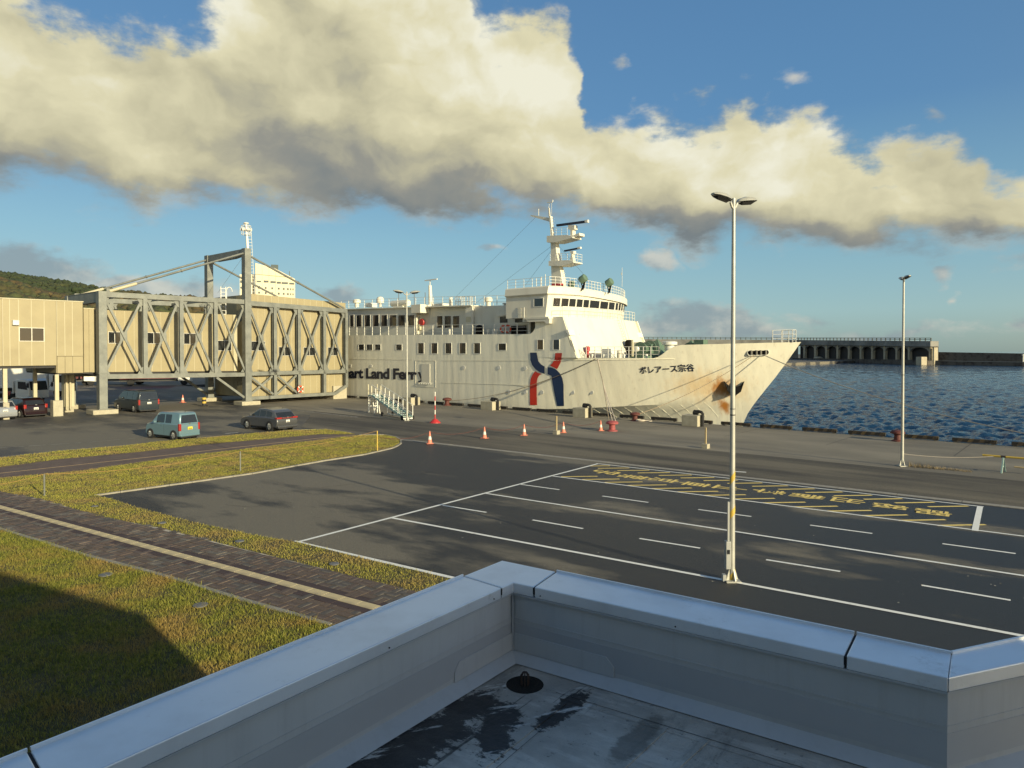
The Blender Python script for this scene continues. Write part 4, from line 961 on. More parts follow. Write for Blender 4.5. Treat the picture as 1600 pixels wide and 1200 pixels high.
# things on the promenade deck
c = on(659, 503.5, HT + .3); MB().lathe([(.42, -.12), (.48, 0), (.42, .12)], 14, M=Matrix.Rotation(R(90), 4, 'X')).build('hose_reel', 'red_gear', ship, loc=c)
c = on(654.6, 511, HT + .3); bx(-.3, .3, -.15, .15, -.35, .35).build('deck_box', 'notice', ship, loc=c)
def ring(x, y, t, r=.42, parent=ship, rot=None, m='orange_ring'):
    c = on(x, y, t); mb = MB(); n1, n2 = 18, 6; M = Matrix.Rotation(R(90), 4, 'X') if rot is None else rot
    vs = [M @ Vector(((r + .1 * math.cos(b)) * math.cos(a), (r + .1 * math.cos(b)) * math.sin(a), .1 * math.sin(b))) for a in np.linspace(0, 2 * np.pi, n1, False) for b in np.linspace(0, 2 * np.pi, n2, False)]
    fs = [(i * n2 + j, ((i + 1) % n1) * n2 + j, ((i + 1) % n1) * n2 + (j + 1) % n2, i * n2 + (j + 1) % n2) for i in range(n1) for j in range(n2)]
    o = mb.add(vs, fs).build('lifebuoy', m, parent, smooth=60, loc=c)
    bd = MB()
    for k in range(4):
        a = k * math.pi / 2 + .6
        for da in (0,): bd.add([M @ Vector(((r + .112 * math.cos(b)) * math.cos(a + e), (r + .112 * math.cos(b)) * math.sin(a + e), .112 * math.sin(b))) for e in (-.14, .14) for b in np.linspace(0, 2 * np.pi, n2, False)], [(j, n2 + j, n2 + (j + 1) % n2, (j + 1) % n2) for j in range(n2)])
    bd.build('band', 'ship_rail', o, fix=False); return o
ring(793.5, 514, .6, .40); ring(786, 514, .6, .36)
c = on(810.5, 516, 1.0); bx(-.95, .95, -.2, .2, -.5, .5).build('fan_locker', 'black_steel', ship, loc=c)
for x in (702, 763, 771, 776): c = on(x, 520.5, .5); MB().box(-.1, .1, -.1, .1, -.2, .45).box(-.2, .2, -.05, .05, .3, .4).build('deck_fitting', 'ship_rail' if x != 763 else 'ship_rail', ship, loc=c)
c = on(749, 516, 1.0); MB().lathe([(.45, -.5), (.45, .4), (.2, .6)], 10).build('deck_reel', 'black_steel', ship, loc=c)
for x in (821, 825): c = on(x, 493, .2); bx(-.12, .12, -.3, .3, -.7, .4).build('wing_post', 'ship_rail', ship, loc=c)
# foredeck face: doors, windows, ladder -------------------------------------
def face_rect(x0, x1, y0, y1, m, name, off=.03, parent=ship, d=.05):
    def at(px, py):
        t = 2.0
        for _ in range(40):
            s, z = S(px, py, t); sf = hface(t, z)[0] - s; t += sf * .6; t = max(-.2, min(15, t))
        return t, z
    t0, z1 = at(x0, y0); t1, _ = at(x1, y0); t2, z0 = at(x1, y1)
    z1 = (z1); f = lambda t, z, o: (hface(t, z)[0] + o, t, z)
    vs = [f(t0, z0, off), f(t1, z0, off), f(t1, z1, off), f(t0, z1, off), f(t0, z0, off - d), f(t1, z0, off - d), f(t1, z1, off - d), f(t0, z1, off - d)]
    return MB().add(vs, [(0, 1, 2, 3), (4, 5, 1, 0), (3, 2, 6, 7), (0, 3, 7, 4), (1, 5, 6, 2)]).build(name, m, parent)
face_rect(907.5, 914, 530.5, 549, 'glass_dark', 'doorway'); face_rect(917, 927, 530.5, 550, 'ship_rail', 'open_door', .25, d=.1)
for x0, x1, y0, y1 in ((938, 945, 528.5, 539), (953.5, 958.5, 528.5, 541), (973, 976.5, 528.5, 537)): face_rect(x0, x1, y0, y1, 'glass_dark', 'house_window')
face_rect(958.6, 962.6, 518.6, 522, 'black_steel', 'air_vent'); face_rect(959.4, 963.2, 524.5, 528.5, 'black_steel', 'air_vent')
face_rect(904, 916, 522, 523.4, 'ship_rail', 'door_canopy', .3, d=.3)
q = [S(x, y, 1.4) for x, y in ((892.5, 521), (905.5, 521.5), (905.5, 552), (901, 552))]
MB().prism(q, 1.38, 1.5, lambda a, b, h: (a, h, b)).build('wing_fin', 'ship_white', ship)
mb = MB()
for tt_ in (9.2, 9.75):
    p0 = hface(tt_, 9.8); p1 = hface(tt_, 5.8); mb.bar((p0[0] + .25, tt_, 10.9), (p1[0] + .25, tt_, 5.8), .045)
for k in range(15): z = 5.9 + k * .3; mb.bar((hface(9.2, z)[0] + .25, 9.2, z), (hface(9.75, z)[0] + .25, 9.75, z), .035)
mb.build('ladder', 'ship_rail', ship)
ring(965, 541, 11.5, .42, rot=Matrix.Rotation(R(90), 4, 'Y'), m='red_gear')
# mooring gear on the fore deck
def winch(px, t, k=1.0, m='green_gear'):
    s = S(px, 556, t)[0]; r = empty('windlass', (s, t, 5.6)); r.parent = ship; r.scale = (k,) * 3
    MB().box(-.9, .9, -1.2, 1.2, 0, .25).build('bed', m, r)
    MB().lathe([(.75, -.9), (.75, -.8), (.42, -.78), (.42, .3), (.75, .32), (.75, .42)], 16, M=Matrix.Translation((0, 0, .95)) @ Matrix.Rotation(R(90), 4, 'X')).build('drum', m, r, smooth=40)
    MB().box(-.45, .75, .7, 1.15, .2, 1.45).build('gearbox', m, r, bevel=.08); MB().lathe([(.3, 0), (.22, .2), (.3, .4)], 10, M=Matrix.Translation((0, -1.0, .95)) @ Matrix.Rotation(R(90), 4, 'X')).build('warping_head', 'ship_rail', r)
winch(1003, 6.5); winch(1018, 9.5, 1.1); winch(1080, 7.5, .95)
def dg(nm, px, py0, py1, t, w, m='ship_white', k='mush'):
    a = S(px, py0, t); b = S(px, py1, t); h = a[1] - b[1]
    mb = MB()
    if k == 'mush': mb.lathe([(w * .32, 0), (w * .32, h * .6), (w * .5, h * .62), (w * .5, h * .92), (w * .3, h)], 12)
    elif k == 'box': mb.box(-w / 2, w / 2, -w / 2, w / 2, 0, h)
    elif k == 'pole': mb.bar((0, 0, 0), (0, 0, h), w)
    elif k == 'tri': mb.add([(-w / 2, -w / 2, 0), (w / 2, -w / 2, 0), (w / 2, w / 2, 0), (-w / 2, w / 2, 0), (0, 0, h)], [(0, 1, 4), (1, 2, 4), (2, 3, 4), (3, 0, 4), (3, 2, 1, 0)])
    mb.build(nm, m, ship, smooth=40, loc=(b[0], t, b[1]))
dg('deck_vent', 983, 531, 559, 9, .9, 'black_steel'); dg('deck_locker', 1000, 535, 558, 11, 1.7, 'ship_rail', 'box'); dg('covered_gear', 1027, 529, 556, 10, 2.6, 'green_gear', 'tri'); dg('deck_vent', 1046, 533, 548, 8, 1.6, 'ship_rail')
dg('covered_gear', 1013, 531, 556, 12, 1.8, 'green_gear', 'tri'); dg('deck_pole', 988, 531, 557, 5, .18, 'notice', 'pole'); dg('deck_vent', 968, 547, 560, 3.5, .9); dg('deck_box', 935, 552, 561, 2.5, 1.2, 'ship_rail', 'box'); dg('deck_vent', 918, 541, 561, 1.4, .5, 'red_gear'); dg('deck_vent', 952, 545, 560, 2.2, 1.1, 'ship_rail', 'box')
dg('covered_gear', 1080, 531, 548, 9, 1.8, 'green_gear', 'tri'); dg('deck_vent', 1095, 531, 545, 7, 1.0, 'green_gear', 'box')
for x in (913, 925, 943, 957, 975, 1010): dg('bitt', x, 553, 561, 1.1 + (x - 913) * .02, .3, 'ship_rail')
# fairlead in the bulwark
s, t, z = hull_at(1168, 551); s2, t2, z2 = hull_at(1201, 550.5)
d = Vector((s2 - s, t2 - t, z2 - z)); dl = d.length; d.normalize(); nrm = Vector((d.y, -d.x, 0)).normalized()
fl_ = empty('fairlead', (0, 0, 0)); fl_.parent = ship
c = Vector((s, t, z)) + nrm * .04
oval = [(math.copysign(dl / 2 - .22, math.cos(a)) + .22 * math.cos(a), .22 * math.sin(a)) for a in np.linspace(0, 2 * np.pi, 24, False)]
mid = c + d * (dl / 2)
MB().prism(oval, -.03, .03, lambda a, b, h: mid + d * a + Vector((0, 0, b)) + nrm * h).build('opening', 'black_steel', fl_)
o2 = [(a * 1.04, b * 1.3) for a, b in oval]; mb = MB(); k = len(oval)
vs = [mid + d * a + Vector((0, 0, b)) + nrm * .06 for a, b in oval] + [mid + d * a + Vector((0, 0, b)) + nrm * .06 for a, b in o2] + [mid + d * a + Vector((0, 0, b)) - nrm * .06 for a, b in o2]
mb.add(vs, [(i, (i + 1) % k, k + (i + 1) % k, k + i) for i in range(k)] + [(k + i, k + (i + 1) % k, 2 * k + (i + 1) % k, 2 * k + i) for i in range(k)]); mb.build('rim', 'ship_rail', fl_, fix=False)
for q in (.18, .42, .62, .86):
    p = c + d * dl * q; MB().tube([p + nrm * .09 - Vector((0, 0, .2)), p + nrm * .09 + Vector((0, 0, .2))], .09, 8).build('roller', 'roller_grey', fl_)
# anchor
s, t, z = hull_at(1148, 601); e = .02; t_s = (hb(s + e, z) - hb(s, z)) / e
an = empty('anchor', (s, t - .12, z), math.atan2(-t_s, 1)); an.parent = ship; an.scale = (.95, 1.1, 1.15)
mb = MB(); mb.tube([(0, 0, 1.0), (0, -.05, -.7)], .13, 8); mb.build('shank', 'black_steel', an)
mb = MB(); mb.tube([(math.cos(a) * .55, -.1, .95 + math.sin(a) * -.0 + .5 * math.sin(a)) for a in np.linspace(-.4, 3.5, 14)], .1, 7); mb.build('hawse_ring', 'black_steel', an)
mb = MB(); mb.add([(-.95, -.15, .28), (-.62, -.3, -.55), (0, -.35, -.95), (.62, -.3, -.55), (.95, -.15, .28), (.5, -.12, -.1), (0, -.12, -.2), (-.5, -.12, -.1),
        (-.95, .05, .28), (-.62, .1, -.55), (0, .1, -.95), (.62, .1, -.55), (.95, .05, .28), (.5, .1, -.1), (0, .1, -.2), (-.5, .1, -.1)],
       [(0, 1, 2, 6, 7), (2, 3, 4, 5, 6), (8, 15, 14, 10, 9), (10, 14, 13, 12, 11)] + [(i, (i + 1) % 8, 8 + (i + 1) % 8, 8 + i) for i in range(8)]); mb.build('flukes', 'black_steel', an)
# ================================================================== BOARDING BRIDGE
mat('galvanised', (.20, .21, .19), .55, .35, .18, 1.2, .15, 30, (.15, .16, .15), .4, .65, .9, .5)
mat('cream_panel', (.30, .258, .150), .55, var=.05, vscale=.7, col2=(.265, .225, .128), c2lo=.45, c2hi=.7, c2scale=.5)
mat('cream_trim', (.43, .395, .27), .5, var=.05)
mat('pad_concrete', (.38, .35, .26), .9, var=.15, vscale=3, bump=.4)
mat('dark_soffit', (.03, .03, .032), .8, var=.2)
mat('alu_frame', (.55, .54, .48), .4, .3)
br = empty('boarding_bridge', A0P, ROT_T, 'steel truss boarding bridge with suspension tower round a cream walkway', 'boarding bridge')
def bm_(x0, z0, x1, z1, w, b=0.0, name='chord', m='galvanised', par=br, bev=None, d=None):
    return MB().bar((x0, b, z0), (x1, b, z1), d or w, w, up=(0, 0, 1)).build(name, m, par)
xB = T(386, 600)[0]; xE = T(542, 600)[0]; BW = 9.4
zt = [T(172, 460.5)[1], T(378, 471.5)[1], T(393, 474)[1], T(541, 486)[1]]
zb = [T(172, 588.3)[1], T(378, 585.2)[1], T(395, 583.8)[1], T(541, 580)[1]]
zl_ = [T(395, 622.2)[1], T(523, 615)[1]]
def ibeam(a, b, hgt, wid, name, par=br, m='galvanised', flange=.05):
    a = Vector(a); b = Vector(b); mb = MB(); mb.bar(a, b, .03 if wid > .1 else wid, hgt - .002)
    up = Vector((0, 0, 1)) if abs((b - a).normalized().z) < .9 else Vector((0, 1, 0)) * 0 + Vector((1, 0, 0))
    x = (b - a).normalized().cross(up).normalized(); y = x.cross((b - a).normalized()).normalized()
    for s in (-1, 1): mb.bar(a + y * s * (hgt / 2 - flange / 2), b + y * s * (hgt / 2 - flange / 2), wid, flange, up=tuple(up))
    return mb.build(name, m, par)
def vpost(x, b, z0, z1, name='vertical_post', w=.42, par=br):
    mb = MB(); mb.box(x - w / 2, x + w / 2, b - .19, b - .15, z0, z1); mb.box(x - w / 2, x + w / 2, b + .15, b + .19, z0, z1); mb.box(x - .02, x + .02, b - .15, b + .15, z0, z1)
    return mb.build(name, 'galvanised', par)
for b in (0.0, BW):
    for x, z in ((0.0, zt[0] + .3), (xB, T(386, 388.5)[1])):
        h = z
        col = MB().box(x - .38, x + .38, b - .42, b + .42, .45, h).build('tower_column' if x else 'column', 'galvanised', br, bevel=.02)
        MB().box(x - .46, x + .46, b - .48, b + .48, h * .33, h * .33 + .05).build('collar', 'galvanised', col)
        MB().box(x - .46, x + .46, b - .48, b + .48, .45, .52).build('base_plate', 'galvanised', col)
        bx(x - 1.15, x + 1.15, b - 1.0, b + 1.0, 0, .45).build('footing', 'pad_concrete', br, bevel=.03)
    # chords
    MB().bar((.38, b, zt[0]), (xB - .38, b, zt[1]), .38, .52).build('top_chord', 'galvanised', br)
    MB().bar((.38, b, zb[0]), (xB - .38, b, zb[1]), .38, .46).build('bottom_chord', 'galvanised', br)
    MB().bar((xB + .38, b, zt[2]), (xE, b, zt[3]), .38, .55).build('top_chord', 'galvanised', br)
    MB().bar((xB + .38, b, zb[2]), (xE, b, zb[3]), .38, .46).build('bottom_chord', 'galvanised', br)
    MB().bar((xB + .38, b, zl_[0]), (T(523, 600)[0], b, zl_[1]), .32, .4).build('lower_chord', 'galvanised', br)
    MB().bar((T(523, 600)[0], b, zl_[1]), (xE, b, T(540.8, 602)[1]), .3, .4).build('knee', 'galvanised', br)
    zf = lambda x: (np.interp(x, [0, xB], zt[:2]) if x < xB else np.interp(x, [xB, xE], zt[2:]))
    zg = lambda x: (np.interp(x, [0, xB], zb[:2]) if x < xB else np.interp(x, [xB, xE], zb[2:]))
    xs_l = [0] + [T(p, 600)[0] for p in (227, 283.5, 337)] + [xB]; xs_r = [xB] + [T(p, 600)[0] for p in (429.6, 467, 506.6, 540.8)]
    for xs, low in ((xs_l, False), (xs_r, True)):
        for i, (xa, xb_) in enumerate(zip(xs, xs[1:])):
            if xb_ != xB: vpost(xb_, b, (zg(xb_) if not low else (zl_[0] + .2 if i < 3 else T(540.8, 602)[1])) + (.23 if not low else 0), zf(xb_) - .26)
            za0, zb0 = zf(xa) - .55, zg(xa) + .45; za1, zb1 = zf(xb_) - .55, zg(xb_) + .45
            ya, yb = b - .10, b + .10
            MB().bar((xa + .35, ya, za0), (xb_ - .35, ya, zb1), .16, .22).build('diagonal_brace', 'galvanised', br)
            MB().bar((xa + .35, yb, zb0), (xb_ - .35, yb, za1), .16, .22).build('diagonal_brace', 'galvanised', br)
            xm = (xa + xb_) / 2; zm = (za0 + zb1) / 2
            bx(xm - .34, xm + .34, b - .012, b + .012, zm - .42, zm + .42).build('gusset_plate', 'galvanised', br)
            for xx, sg in ((xa, 1), (xb_, -1)):
                for zz in (zf(xx) - .26, zg(xx) + .23):
                    q = -.62 if zz > 8 else .62
                    p = [(xx + sg * .2, zz), (xx + sg * .75, zz), (xx + sg * .42, zz + q), (xx + sg * .2, zz + q * 1.2)]
                    MB().prism(p, b - .012, b + .012, lambda a, c, h: (a, h, c)).build('gusset_plate', 'galvanised', br)
            if low and i < 2:
                z0_, z1_ = zl_[0] + .35, zg(xa) - .35
                MB().bar((xa + .35, ya, z1_), (xb_ - .3, ya, z0_), .16, .24).build('diagonal_brace', 'galvanised', br)
                MB().bar((xa + .35, yb, z0_), (xb_ - .3, yb, z1_), .16, .24).build('diagonal_brace', 'galvanised', br)
    # knee brace under the left span
    a = T(338, 591)[0]; MB().bar((a, b, zb[1] - .25), (xB - .38, b, T(381, 621)[1]), .24, .26).build('knee_brace', 'galvanised', br)
# cross beams
bx(-.3, .3, .45, BW - .45, zt[0] - .75, zt[0] + .25).build('cross_beam', 'galvanised', br)
MB().box(-.34, .34, .43, BW - .43, zt[0] + .25, zt[0] + .3).box(-.34, .34, .43, BW - .43, zt[0] - .8, zt[0] - .75).build('beam_flange', 'galvanised', br)
zT = T(386, 388.5)[1]
q = [(.43, zT - .05), (BW - .43, zT - .05), (BW - .43, zT - .75), (BW * .75, zT - .95), (BW * .3, zT - .95), (.43, zT - .75)]
MB().prism(q, xB - .3, xB + .3, lambda a, c, h: (h, a, c)).build('tower_girder', 'galvanised', br)
for b in (0, BW):
    for xx, dd in ((-.0, 1),):
        a = Vector((.75, b, zt[0] + .35)); c = Vector((xB - .38, b, zT - .6)); d = (c - a)
        rod = MB().tube([a, a + d * .18], .17, 10).build('tie_rod_sleeve', 'cream_trim', br, smooth=40); MB().tube([a + d * .18, c], .115, 8).build('tie_rod', 'galvanised', br, smooth=40)
        MB().tube([a + d * .5, a + d * .508], .17, 8).build('coupling', 'galvanised', br)
        MB().box(.45, .95, b - .1, b + .1, zt[0] + .26, zt[0] + .62).build('rod_bracket', 'galvanised', br)
    a = Vector((xB + .38, b, zT - .8)); c = Vector((xE - .4, b, zt[3] + .35)); MB().tube([a, c], .13, 8).build('tie_rod', 'galvanised', br, smooth=40)
    MB().tube([a + (c - a) * .48, a + (c - a) * .49], .18, 8).build('coupling', 'galvanised', br)
for x in np.linspace(2, xE - 1, 7): MB().bar((x, .2, 12.0 if x < xB else 11.9), (x, BW - .2, 12.0 if x < xB else 11.9), .22, .25).build('cross_beam', 'galvanised', br) if x < xB - 1 else None
a = T(383, 399); c = T(340, 458, 3); MB().bar((a[0], .3, a[1]), (c[0], 3, c[1]), .02).build('stay_cable', 'wire', br)
# walkway cabins inside the truss
def panel_wall(x0, x1, ztf, zbf, b, par, w=.92, name='wall_panel', gap=.018, dep=.08, m='cream_panel'):
    n = max(1, round((x1 - x0) / w)); s = (x1 - x0) / n
    for k in range(n):
        a, c = x0 + k * s + gap / 2, x0 + (k + 1) * s - gap / 2
        MB().prism([(a, zbf(a)), (c, zbf(c)), (c, ztf(c)), (a, ztf(a))], b, b + dep, lambda p, q, h: (p, h, q)).build(name, m, par)
        if k: MB().box(a - gap / 2 - .02, a - gap / 2 + .02, b - .012, b - .001, zbf(a) + .02, ztf(a) - .02).build('seam_trim', 'cream_trim', par)
    MB().prism([(x0 + .02, zbf(x0) + .02), (x1 - .02, zbf(x1) + .02), (x1 - .02, ztf(x1) - .02), (x0 + .02, ztf(x0) - .02)], b + .035, b + .075, lambda p, q, h: (p, h, q))
def lin(xa, za, xb_, zb_): return lambda x: za + (zb_ - za) * (x - xa) / (xb_ - xa)
def cab_window(x0, x1, y0, y1, b, par, sash=True):
    a = T(x0, y0, b); c = T(x1, y1, b); X0, X1 = a[0], c[0]; Z1, Z0 = a[1], c[1]; f = MB(); r = .05
    f.box(X0 - r, X0, b - .05, b + .01, Z0 - r, Z1 + r).box(X1, X1 + r, b - .05, b + .01, Z0 - r, Z1 + r).box(X0, X1, b - .05, b + .01, Z1, Z1 + r).box(X0, X1, b - .05, b + .01, Z0 - r, Z0)
    if sash: f.box((X0 + X1) / 2 - .03, (X0 + X1) / 2 + .03, b - .048, b + .01, Z0, Z1)
    o = f.build('window', 'alu_frame', par); bx(X0, X1, b - .045, b - .035, Z0, Z1).build('pane', 'glass_dark', o)
    return o
b1 = 1.6; xa, za = T(172, 484.5, b1); xb1, zb1_ = T(370, 492.0, b1); xc, zc_ = T(172, 581.3, b1); xd, zd = T(368, 579.6, b1)
cabL = (-.9, xb1)
tf = lin(xa, za, xb1, zb1_); bf = lin(xc, zc_, xd, zd)
MB().prism([(cabL[0], bf(cabL[0]) + .03), (xb1, bf(xb1) + .03), (xb1, tf(xb1) - .03), (cabL[0], tf(cabL[0]) - .03)], b1 + .085, BW - b1, lambda p, q, h: (p, h, q)).build('walkway', 'cream_panel', br)
MB().prism([(cabL[0], bf(cabL[0])), (xb1, bf(xb1)), (xb1, bf(xb1) - .25), (cabL[0], bf(cabL[0]) - .25)], b1 + .12, BW - b1 - .1, lambda p, q, h: (p, h, q)).build('walkway_floor', 'dark_soffit', br)
panel_wall(cabL[0], xb1 - .5, tf, bf, b1, br); panel_wall(xb1 - .5, xb1, tf, bf, b1 - .08, br, name='corner_panel', m='cream_trim')
b2 = .62; xf0 = T(392, 500, b2)[0]; xf1 = T(540, 500, b2)[0]
tf2 = lin(T(392, 459, b2)[0], T(392, 459, b2)[1], T(540, 473.5, b2)[0], T(540, 473.5, b2)[1]); bf2 = lin(0, .8, 30, .95)
MB().prism([(xf0, bf2(0) + .02), (xf1, bf2(0) + .1), (xf1, tf2(xf1) - .03), (xf0, tf2(xf0) - .03)], b2 + .085, BW + .3, lambda p, q, h: (p, h, q)).build('tower_cabin', 'cream_panel', br)
panel_wall(xf0, xf1, tf2, bf2, b2, br)
# side wall of the tower cabin that faces left: grey profiled sheet
for k in range(9): bx(xf0 - .06, xf0 - .005, b2 + .12 + k * 1.0, b2 + .12 + k * 1.0 + .97, 1.0, tf2(xf0) - .1).build('side_panel', 'cream_panel', br)
MB().box(xf0 - .1, xf1, b2 - .04, BW + .35, tf2(xf0) - .02, tf2(xf0) + .02).v
bx(T(523, 600)[0], T(541, 600)[0] + .3, .3, 3.2, 0, T(530, 603)[1]).build('fender_block', 'pad_concrete', br)
for q in ((169.5, 188.5, 518.8, 536), (230.4, 249.5, 520, 536.8), (287.4, 305.4, 521, 537.4), (340.5, 361, 532.4, 547.4)): cab_window(*q, b1, br)
for q in ((392.8, 413.4, 533.6, 547.6), (435.6, 453.6, 542.4, 555.4), (474.6, 492.2, 543, 555), (512.4, 527.4, 543, 555)): cab_window(*q, b2, br)
# access ladder with hoops on the roof
lx, lz = T(349, 490, 2.4); mb = MB(); z0 = lz - .5; z1 = T(349, 448, 2.4)[1]
for s_ in (-.3, .3): mb.bar((lx + s_, 2.4, z0), (lx + s_, 2.4, z1), .08)
for k in range(9): z = z0 + (z1 - z0) * k / 8.5; mb.bar((lx - .3, 2.4, z), (lx + .3, 2.4, z), .05)
mb.tube([(lx + .75 + .35 * math.cos(a), 2.4, z1 - .5 + .5 * math.sin(a)) for a in np.linspace(0, math.pi, 8)] + [(lx + .4, 2.4, z1 - 1.6)], .05, 6)
mb.build('roof_ladder', 'ship_rail', br)
c = T(469, 608, -.35); ringo = None
def ring_at(par, loc, r, m, rz=0):
    n1, n2 = 20, 6; M = Matrix.Rotation(rz, 4, 'Z') @ Matrix.Rotation(R(90), 4, 'X')
    vs = [M @ Vector(((r + r * .3 * math.cos(b)) * math.cos(a), (r + r * .3 * math.cos(b)) * math.sin(a), r * .3 * math.sin(b))) for a in np.linspace(0, 2 * np.pi, n1, False) for b in np.linspace(0, 2 * np.pi, n2, False)]
    fs = [(i * n2 + j, ((i + 1) % n1) * n2 + j, ((i + 1) % n1) * n2 + (j + 1) % n2, i * n2 + (j + 1) % n2) for i in range(n1) for j in range(n2)]
    o = MB().add(vs, fs).build('lifebuoy', m, par, smooth=60, loc=loc); return o
lb = ring_at(None, Tw(c[0], -.35, c[1]), .36, 'orange_ring', ROT_T); tag(lb, 'red-orange lifebuoy hanging on the lower steelwork of the boarding bridge', 'lifebuoy')
for k in range(4):
    a = k * math.pi / 2 + .8; MB().bar((math.cos(a) * .24, -.115, math.sin(a) * .24), (math.cos(a) * .48, -.115, math.sin(a) * .48), .03, .12).build('band', 'ship_rail', lb)
for o in lb.children: o.rotation_euler = (0, 0, ROT_T)

# ================================================================== PASSAGE BUILDING on the left
bl = empty('passage_building', A0P, ROT_T, 'cream panelled passage building raised on posts at the left edge', 'building')
b3 = .3
xl0 = T(-70, 500, b3)[0]; xl1 = T(4, 500, b3)[0]; xs1 = T(88, 500, b3)[0]; xl2 = T(129.5, 500, b3)[0]
tL = lin(xl1, T(4, 466.5, b3)[1], xl2, T(129.5, 472.2, b3)[1]); zlo1 = T(60, 571.2, b3)[1]; zlo2 = T(110, 582.8, b3)[1]
for (p0, p1, zz) in ((4, 15, 1), (15, 29, 1), (29, 49, 1), (49, 69, 1), (69, 88, 1), (88.6, 101, 2), (101, 113, 2), (113, 129.5, 2)):
    a, c = T(p0, 500, b3)[0] + .012, T(p1, 500, b3)[0] - .012; z0 = zlo1 if zz == 1 else zlo2
    if p0 == 88.6: MB().prism([(a, z0), (c, z0), (c, T(100, 557, b3)[1]), (a, T(100, 557, b3)[1])], b3, b3 + .08, lambda p, q, h: (p, h, q)).build('wall_panel', 'cream_panel', bl); z0 = T(100, 556.4, b3)[1]
    elif zz == 2: MB().prism([(a, z0), (c, z0), (c, T(100, 557, b3)[1]), (a, T(100, 557, b3)[1])], b3, b3 + .08, lambda p, q, h: (p, h, q)).build('wall_panel', 'cream_panel', bl); z0 = T(100, 556.4, b3)[1]
    MB().prism([(a, z0), (c, z0), (c, tL(c)), (a, tL(a))], b3, b3 + .08, lambda p, q, h: (p, h, q)).build('wall_panel', 'cream_panel', bl)
    MB().box(a - .035, a + .012, b3 - .014, b3 - .001, z0 + .02, tL(a) - .02).build('seam_trim', 'cream_trim', bl)
for k in range(4):
    w = (xl1 - xl0) / 4; bx(xl0 + k * w + .012, xl0 + (k + 1) * w - .012, b3 + .1, b3 + .18, zlo1, tL(xl1) + .02).build('wall_panel', 'cream_panel', bl)
MB().prism([(xl0, zlo1 + .02), (xs1, zlo1 + .02), (xs1, zlo2 + .02), (xl2, zlo2 + .02), (xl2, tL(xl2) - .03), (xl0, tL(xl0) - .03)], b3 + .2, 10.5, lambda p, q, h: (p, h, q)).build('building_body', 'cream_panel', bl)
MB().prism([(xl0, tL(xl0)), (xl2 + .06, tL(xl2)), (xl2 + .06, tL(xl2) + .09), (xl0, tL(xl0) + .09)], b3 - .05, 10.6, lambda p, q, h: (p, h, q)).build('parapet_trim', 'cream_trim', bl)
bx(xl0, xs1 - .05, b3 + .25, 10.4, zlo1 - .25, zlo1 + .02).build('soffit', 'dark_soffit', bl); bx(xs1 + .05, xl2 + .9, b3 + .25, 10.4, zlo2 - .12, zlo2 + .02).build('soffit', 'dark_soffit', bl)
x3 = T(130.5, 500, .9)[0]; x4 = T(147, 500, .9)[0]; zz = T(138, 482.5, .9)[1]
for k in range(2): w = (x4 - x3) / 2; bx(x3 + k * w + .01, x3 + (k + 1) * w - .01, .9, .98, zlo2, zz).build('wall_panel', 'cream_panel', bl)
bx(x3, x4, 1.0, 9.5, zlo2 + .02, zz - .03).build('link_body', 'cream_panel', bl)
bx(x3 - .02, x4 + .02, .86, 9.5, zz, zz + .08).build('link_trim', 'cream_trim', bl)
bx(x4, -.95, 1.3, 8.8, zlo2 + .1, zz - .3).build('bellows_joint', 'dark_soffit', bl)
o = cab_window(30.5, 68.2, 512.4, 532.8, b3, bl)
a = T(18.5, 500, b3); c = T(29, 508.4, b3); bx(a[0], c[0], b3 - .3, b3, c[1], a[1]).build('vent_hood', 'alu_frame', bl, bevel=.03)
def support(px, b, top, pedx0, pedx1, pedy0, name='post', w=.32):
    x = T(px, 620, b)[0]; a = T(pedx0, 640, b)[0]; c = T(pedx1, 640, b)[0]; z = T((pedx0 + pedx1) / 2, pedy0, b)[1]; m_ = (a + c) / 2; hw = (c - a) / 2 * .8
    bx(m_ - hw, m_ + hw, b - .45, b + .45, 0, max(z, .3)).build('pedestal', 'pad_concrete', bl, bevel=.02)
    MB().box(m_ - w / 2, m_ + w / 2, b - w / 2, b + w / 2, max(z, .3), top).build(name, 'cream_trim', bl)
support(89.3, .6, zlo2 - .12, 79, 98.4, 625.5); support(2, .6, zlo1 - .25, 2, 14, 629); support(55, 7, zlo1 - .25, 50, 60, 622); support(108, 5, zlo2 - .12, 98, 115, 635, w=.9)
xx = T(104, 620, 4.2)[0]
for k in range(2): MB().tube([(xx + k * .35, 4.2, .3), (xx + k * .35, 4.2, zlo2 - .12)], .09, 8).build('drain_pipe', 'cream_trim', bl)
